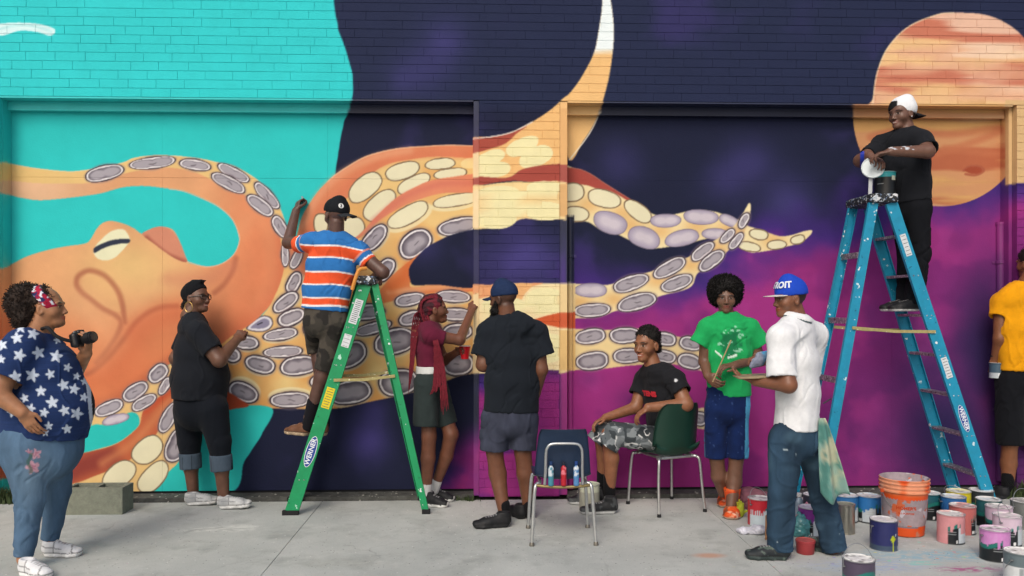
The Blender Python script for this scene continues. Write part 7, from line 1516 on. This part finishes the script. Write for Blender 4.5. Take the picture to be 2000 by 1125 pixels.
# ---------------------------------------------------------------- white polo
def polo():
    Y = G(1560, 1085)[1]; p = Person('person in a white polo, jeans and a blue cap holding a palette board', Y, G(1560, 1085), skin='#784e38'); J = p.J; yaw = 236
    st_ = [(J(1556, 652), .175, .095), (J(1560, 705), .185, .125), (J(1558, 770), .18, .132), (J(1556, 838), .192, .142)]
    def crop(l, f, u): return sstep(-.045, -.02, u)*sstep(-.005, -.03, f)*.92
    p.head(J(1543, 583), 277, -2, sc=.99, neck=J(1556, 628), neck_r=.056, shave=('#1c1310', crop)); p.torso(st_, yaw)
    sh = (J(1524, 660, -.14), J(1592, 655, .14)); el, wr = J(1540, 752, -.24), J(1476, 744, -.10); p.limb([sh[0], el, wr], [.058, .048, .033]); p.hand(wr, J(1446, 736, -.02)-wr, (.0, .1, 1), 1, curl=.25, thumb=.2)
    el2, wr2 = J(1560, 735, .22), J(1506, 705, .16); p.limb([sh[1], el2, wr2], [.056, .045, .031]); p.hand(wr2, J(1480, 698, .17)-wr2, (-.3, -.5, -.6), -1, curl=.6, thumb=.6)
    ll = [J(1535, 858, -.07), J(1528, 958, -.10), J(1524, 1066, -.04)]; rl = [J(1584, 856, .08), J(1606, 962, .06), J(1628, 1070, .03)]
    p.limb(ll, [.075, .06, .042]); p.limb(rl, [.075, .06, .042]); p.finish()
    tee(p, st_, yaw, sh, [(sh[0], J(1527, 738, -.20), .082, .100), (sh[1], J(1578, 730, .22), .08, .085)], '#dcdee0', amp=.007, seed=25, neck=J(1553, 618), neck_r=(.080, .075), sh_r=.072, h=.0078, name='polo_shirt')
    F = Field(); n0 = J(1555, 624); F.ell(n0+np.array([0, 0, .012]), (.104, .100, .046), frame(250, 16), k=.004); F.ell(n0+np.array([0, 0, .052]), (.072, .072, .055), k=.003, op='s')
    p.part('collar', F, CLOTH, lambda V, N: mixm(np.tile(hexc('#dcdee0'), (len(V), 1)), '#2c4a52', (np.abs((V-n0)@frame(250, 16)[2]-.004) < .0045)*1.), h=.005)
    def jeans(V, N):
        n = fbm(V*np.array([1, 1, .35]), 7, 3, 5.); c = hexc('#31485d')*(.62+.72*n[:, None]); c = mixm(c, '#5d7d90', sstep(.55, .7, fbm(V, 5, 2, 12.))*.4); return mixm(c, '#b9c7cc', sstep(.945, .96, vnoise(V, 42, 6.))*.8)
    pants(p, [(J(1556, 828), .165, .13), (J(1556, 858), .175, .145)], [[(ll[0], .118), (ll[1], .090), (J(1523, 1072, -.04), .086)], [(rl[0], .118), (rl[1], .088), (J(1630, 1076, .03), .084)]], yaw, jeans, amp=.012, seed=26, m=DENIM, vertical=False, name='jeans', k=.035)
    def splt(V, c): return mixm(c, '#6b7c70', sstep(.62, .66, fbm(V, 40, 2))*.6)
    shoe(p, G(1545, 1093), 262, .30, upper='#20262a', sole='#2f3b3a', colfn=splt); shoe(p, G(1632, 1084), 214, .29, upper='#20262a', sole='#2f3b3a', colfn=splt)
    o, c0, fr = cap_part(p, '#1b46b8', '#cfcac2', 0, tilt=-3, height=1.05, low=.026, flat=True, brim_len=.08, under='#8f8a84')
    on_cap(o, c0, fr, p.hs, 'DETROIT', .050, 8, 26, mat('white cap lettering', '#cfd4dc', rough=.6, vary=0), 1.05, .0022)
    # towel tucked in the back pocket
    t0 = J(1601, 816, -.10); n, m_ = 16, 22; V = []
    for i in range(n):
        s_ = i/(n-1)
        for j in range(m_):
            t = j/(m_-1); wd = .035+.105*t**.7; zz = .47*t*(1+.10*math.sin(s_*5)); x = (s_-.35)*wd*1.15+.055*t; y = -.02+.028*math.sin(s_*9+t*2.)*t**.5-.02*t
            V.append(t0+np.array([x, y, -zz-.05*t*(s_-.3)]))
    V = np.array(V); id_ = np.arange(n*m_).reshape(n, m_); Fq = np.stack([id_[:-1, :-1], id_[1:, :-1], id_[1:, 1:], id_[:-1, 1:]], -1).reshape(-1, 4)
    B = V+np.array([.002, .006, 0]); ring = np.concatenate([id_[:, 0], id_[-1, 1:], id_[::-1, -1][1:], id_[0, ::-1][1:-1]]); m2 = len(V)
    FF = np.vstack([Fq, Fq[:, ::-1]+m2, np.stack([ring, ring+m2, np.roll(ring, -1)+m2, np.roll(ring, -1)], -1)]); VV = np.vstack([V, B]); c = np.tile(hexc('#7c9c94'), (len(VV), 1)); c = mixm(c, '#a5a992', sstep(.47, .62, fbm(VV, 9, 3, 3.))); c = mixm(c, '#4f7f78', sstep(.54, .66, fbm(VV, 12, 3, 8.)))
    tag(np_mesh('paint_towel', VV, FF, CLOTH, None, c), 'paint-stained teal and cream towel hanging from a jeans pocket', 'towel')
    # board used as a palette, folded grey rag in the gloved hand
    bc = J(1470, 735, -.06); f2 = frame(262, -3); F = Field(); F.box(bc, (.105, .105, .007), f2, rnd=.003); V, Q = F.mesh(.007); c = np.tile(hexc('#8d7d62'), (len(V), 1)); c = mixm(c, '#3d3f52', sstep(.55, .6, fbm(V, 24, 2))*(V[:, 2] > bc[2]))
    tag(np_mesh('palette_board', V, Q, mat('raw board', attr=True, rough=.8), None, c), 'small wooden board held flat as a palette by the white-polo person', 'palette')
    F = Field(); g0 = J(1484, 702, .13); F.ell(g0, (.05, .035, .045), frame(275, 20), k=.02); F.cap(g0+np.array([-.03, 0, -.02]), g0+np.array([-.055, 0, -.045]), .03, .015, k=.02); F.cap(g0+np.array([-.01, -.01, .03]), g0+np.array([.055, -.015, .045]), .018, .016, k=.01); F.cap(g0+np.array([0, -.02, .01]), g0+np.array([.06, -.02, .02]), .018, .016, k=.01)
    V, Q = F.mesh(.006); V = folds(V, vnormals(V, Q), .006, 3., sc=3.); c = np.tile(hexc('#8d93a6'), (len(V), 1)); c = mixm(c, '#3f92c2', sstep(-.005, .02, V[:, 0]-g0[0])); c = mixm(c, '#6d7488', sstep(.5, .6, fbm(V, 30, 2))*.6)
    tag(np_mesh('work_glove', V, Q, CLOTH, None, c), 'grey and blue rubber-dipped work glove over the palette board', 'glove')
    thing_tube('pencil', [J(1608, 788, -.18), J(1624, 778, -.22)], .004, mat('dark pencil', '#333338'), 'dark pencil poking out behind a white polo shirt', 'pencil')
    return p
polo()

# ---------------------------------------------------------------- man on the blue ladder
def ladder_man():
    Y = -.36; p = Person('smiling person in a black tee and white backwards cap leaning on the blue ladder', Y, W(1770, 608, -.36), skin='#694b3e'); J = p.J; yaw = 305
    st_ = [(J(1764, 280), .18, .10), (J(1768, 320), .19, .135), (J(1772, 362), .18, .135), (J(1776, 396), .178, .135)]
    p.head(J(1761, 223), 296, -4, neck=J(1771, 262), neck_r=.060, smile=True, plump=.004); p.torso(st_, yaw)
    sh = (J(1800, 276, -.15), J(1722, 284, .13)); el, wr = J(1812, 296, -.32), J(1740, 296, -.34); p.limb([sh[0], el, wr], [.062, .050, .034]); tips = p.hand(wr, J(1706, 302, -.30)-wr, (-.05, .2, -1), -1, curl=.55, thumb=.3)
    el2, wr2 = J(1680, 314, .0), J(1700, 306, -.16); p.limb([sh[1], el2, wr2], [.060, .048, .034]); p.hand(wr2, J(1716, 312, -.24)-wr2, (0, .1, -1), 1, curl=.6, thumb=.3)
    ll = [J(1792, 408, -.07), J(1796, 495, -.06), J(1785, 592, -.05)]; rl = [J(1762, 408, .07), J(1772, 495, .08), J(1768, 592, .06)]
    p.limb(ll, [.065, .052, .038]); p.limb(rl, [.065, .052, .038])
    def arm_paint(V, N, c):
        x, y = proj(V); m = sstep(.64, .68, vnoise(V, 60, 2.))*((x > 1735) & (x < 1785) & (y > 272) & (y < 292)); c[:] = mixm(c, '#c9d0d8', m*.9)
        m = ((np.abs(x-1684) < 4) & (y > 295) & (y < 330))*1.; c[:] = mixm(c, '#2a3fa8', m)
    p.paints.append(arm_paint); p.finish()
    tee(p, st_, yaw, sh, [(sh[0], J(1814, 292, -.27), .085, .083), (sh[1], J(1695, 305, .05), .082, .080)], '#191b20', amp=.010, seed=31, neck=J(1769, 255), neck_r=(.075, .072), sh_r=.070)
    pants(p, [(J(1776, 385), .165, .125), (J(1778, 412), .168, .13)], [[(ll[0], .105), (ll[1], .082), (J(1784, 594, -.05), .074)], [(rl[0], .105), (rl[1], .082), (J(1768, 594, .06), .074)]], yaw, lambda V, N: mixm(np.tile(hexc('#121419'), (len(V), 1)), '#5b6068', sstep(.91, .93, vnoise(V, 45, 2.))*.5), amp=.012, seed=32, m=DENIM, name='trousers')
    st_z = W(1765, 608, -.36)[2]
    for px, dy in ((1788, -.06), (1770, .06)):
        q = W(px, 608, Y+dy); q[2] = st_z; shoe(p, q+np.array([.04, 0, 0]), 276, .285, upper='#17181b', sole='#cfd0ce', sole_h=.018)
    def cc(q, c):
        return mixm(c, '#17181b', sstep(-.066, -.074, q[:, 1])*(q[:, 2] < .05))
    cap_part(p, '#dfe2e6', '#15161a', 149, tilt=-12, height=1.04, low=.034, colfn=cc)
    F = Field(); F.ell(p.H(0, -.05, -.005), np.array([.077, .055, .045]), p.hf, k=.01); p.part('hair', F, HAIR, '#120e0d', h=.007)
    MB().lathe([(.0005, -.004), (.004, -.003), (.005, 0), (.004, .003), (.0005, .004)], p.H(.088, .004, -.036), 10).build('ear_stud', mat('stud', '#d0d4da', rough=.1, metal=.9, vary=0), p.o, smooth=True)
    return p
ladder_man()

# ---------------------------------------------------------------- yellow shirt at the right
def yellow_shirt():
    Y = G(1972, 972)[1]; p = Person('person in a mustard yellow tee and black shorts holding a paint can by the wall', Y, G(1972, 972), skin='#794e34'); J = p.J; yaw = 190
    st_ = [(J(1990, 578), .18, .10), (J(1993, 640), .195, .13), (J(1994, 690), .19, .135), (J(1995, 722), .195, .14)]
    p.head(J(2012, 514), 195, 0, neck=J(2004, 556), neck_r=.056); p.torso(st_, yaw)
    sh = (J(1956, 592, .02), J(2036, 588, -.02)); el, wr = J(1953, 662, -.0), J(1944, 700, .06); p.limb([sh[0], el, wr], [.058, .050, .034]); p.hand(wr, J(1941, 726, .06)-wr, (.4, .9, 0), 1, curl=.55, thumb=.5)
    el2, wr2 = J(2050, 655, .05), J(2030, 690, .25); p.limb([sh[1], el2, wr2], [.056, .048, .033]); p.hand(wr2, (-.2, .5, -.6), (0, .5, -.6), 1, curl=.5)
    ll = [J(1972, 742, 0), J(1972, 865, 0), J(1970, 905, .02), J(1968, 958, 0)]; rl = [J(2020, 742, 0), J(2022, 865, .02), J(2024, 905, .04), J(2026, 956, .04)]
    p.limb(ll, [.072, .060, .060, .040]); p.limb(rl, [.072, .060, .060, .040]); p.finish()
    tee(p, st_, yaw, sh, [(sh[0], J(1949, 620, .0), .078, .080), (sh[1], J(2046, 620, -.0), .078, .080)], '#d9950f', amp=.010, seed=35, neck=J(2002, 552), sh_r=.066)
    pants(p, [(J(1995, 712), .175, .125), (J(1996, 750), .18, .135)], [[(ll[0], .115), (J(1973, 868, 0), .112)], [(rl[0], .112), (J(2022, 868, .02), .11)]], yaw, '#111318', amp=.010, seed=36, name='shorts')
    for a, b in ((J(1969, 925, .01), ll[3]), (J(2025, 925, .04), rl[3])):
        F = Field(); F.cap(a, b, .050, .044, k=.003); p.part('sock', F, CLOTH, '#101114', h=.008)
    shoe(p, G(1972, 976), 215, .29, upper='#15161a', sole='#24262a'); shoe(p, G(2028, 972), 200, .29, upper='#15161a', sole='#24262a')
    F = Field(); H = p.H; F.ell(H(0, -.02, .045), np.array([.084, .104, .095]), p.hf, k=.02); F.cut(H(0, .07, .05), p.hf[1]); F.ell(H(0, -.06, -.01), np.array([.075, .05, .06]), p.hf, k=.02); hair_part(p, F, '#1a1310', 600, .014, .0024, amp=.006)
    MB().tube([wr+np.array([.035*math.cos(t), .035*math.sin(t), .02]) for t in np.linspace(0, 2*math.pi, 16, endpoint=False)], .006, 6, closed=True).build('wristband', mat('dark band', '#16161a', rough=.7), p.o, smooth=True)
    return p
yellow_shirt()
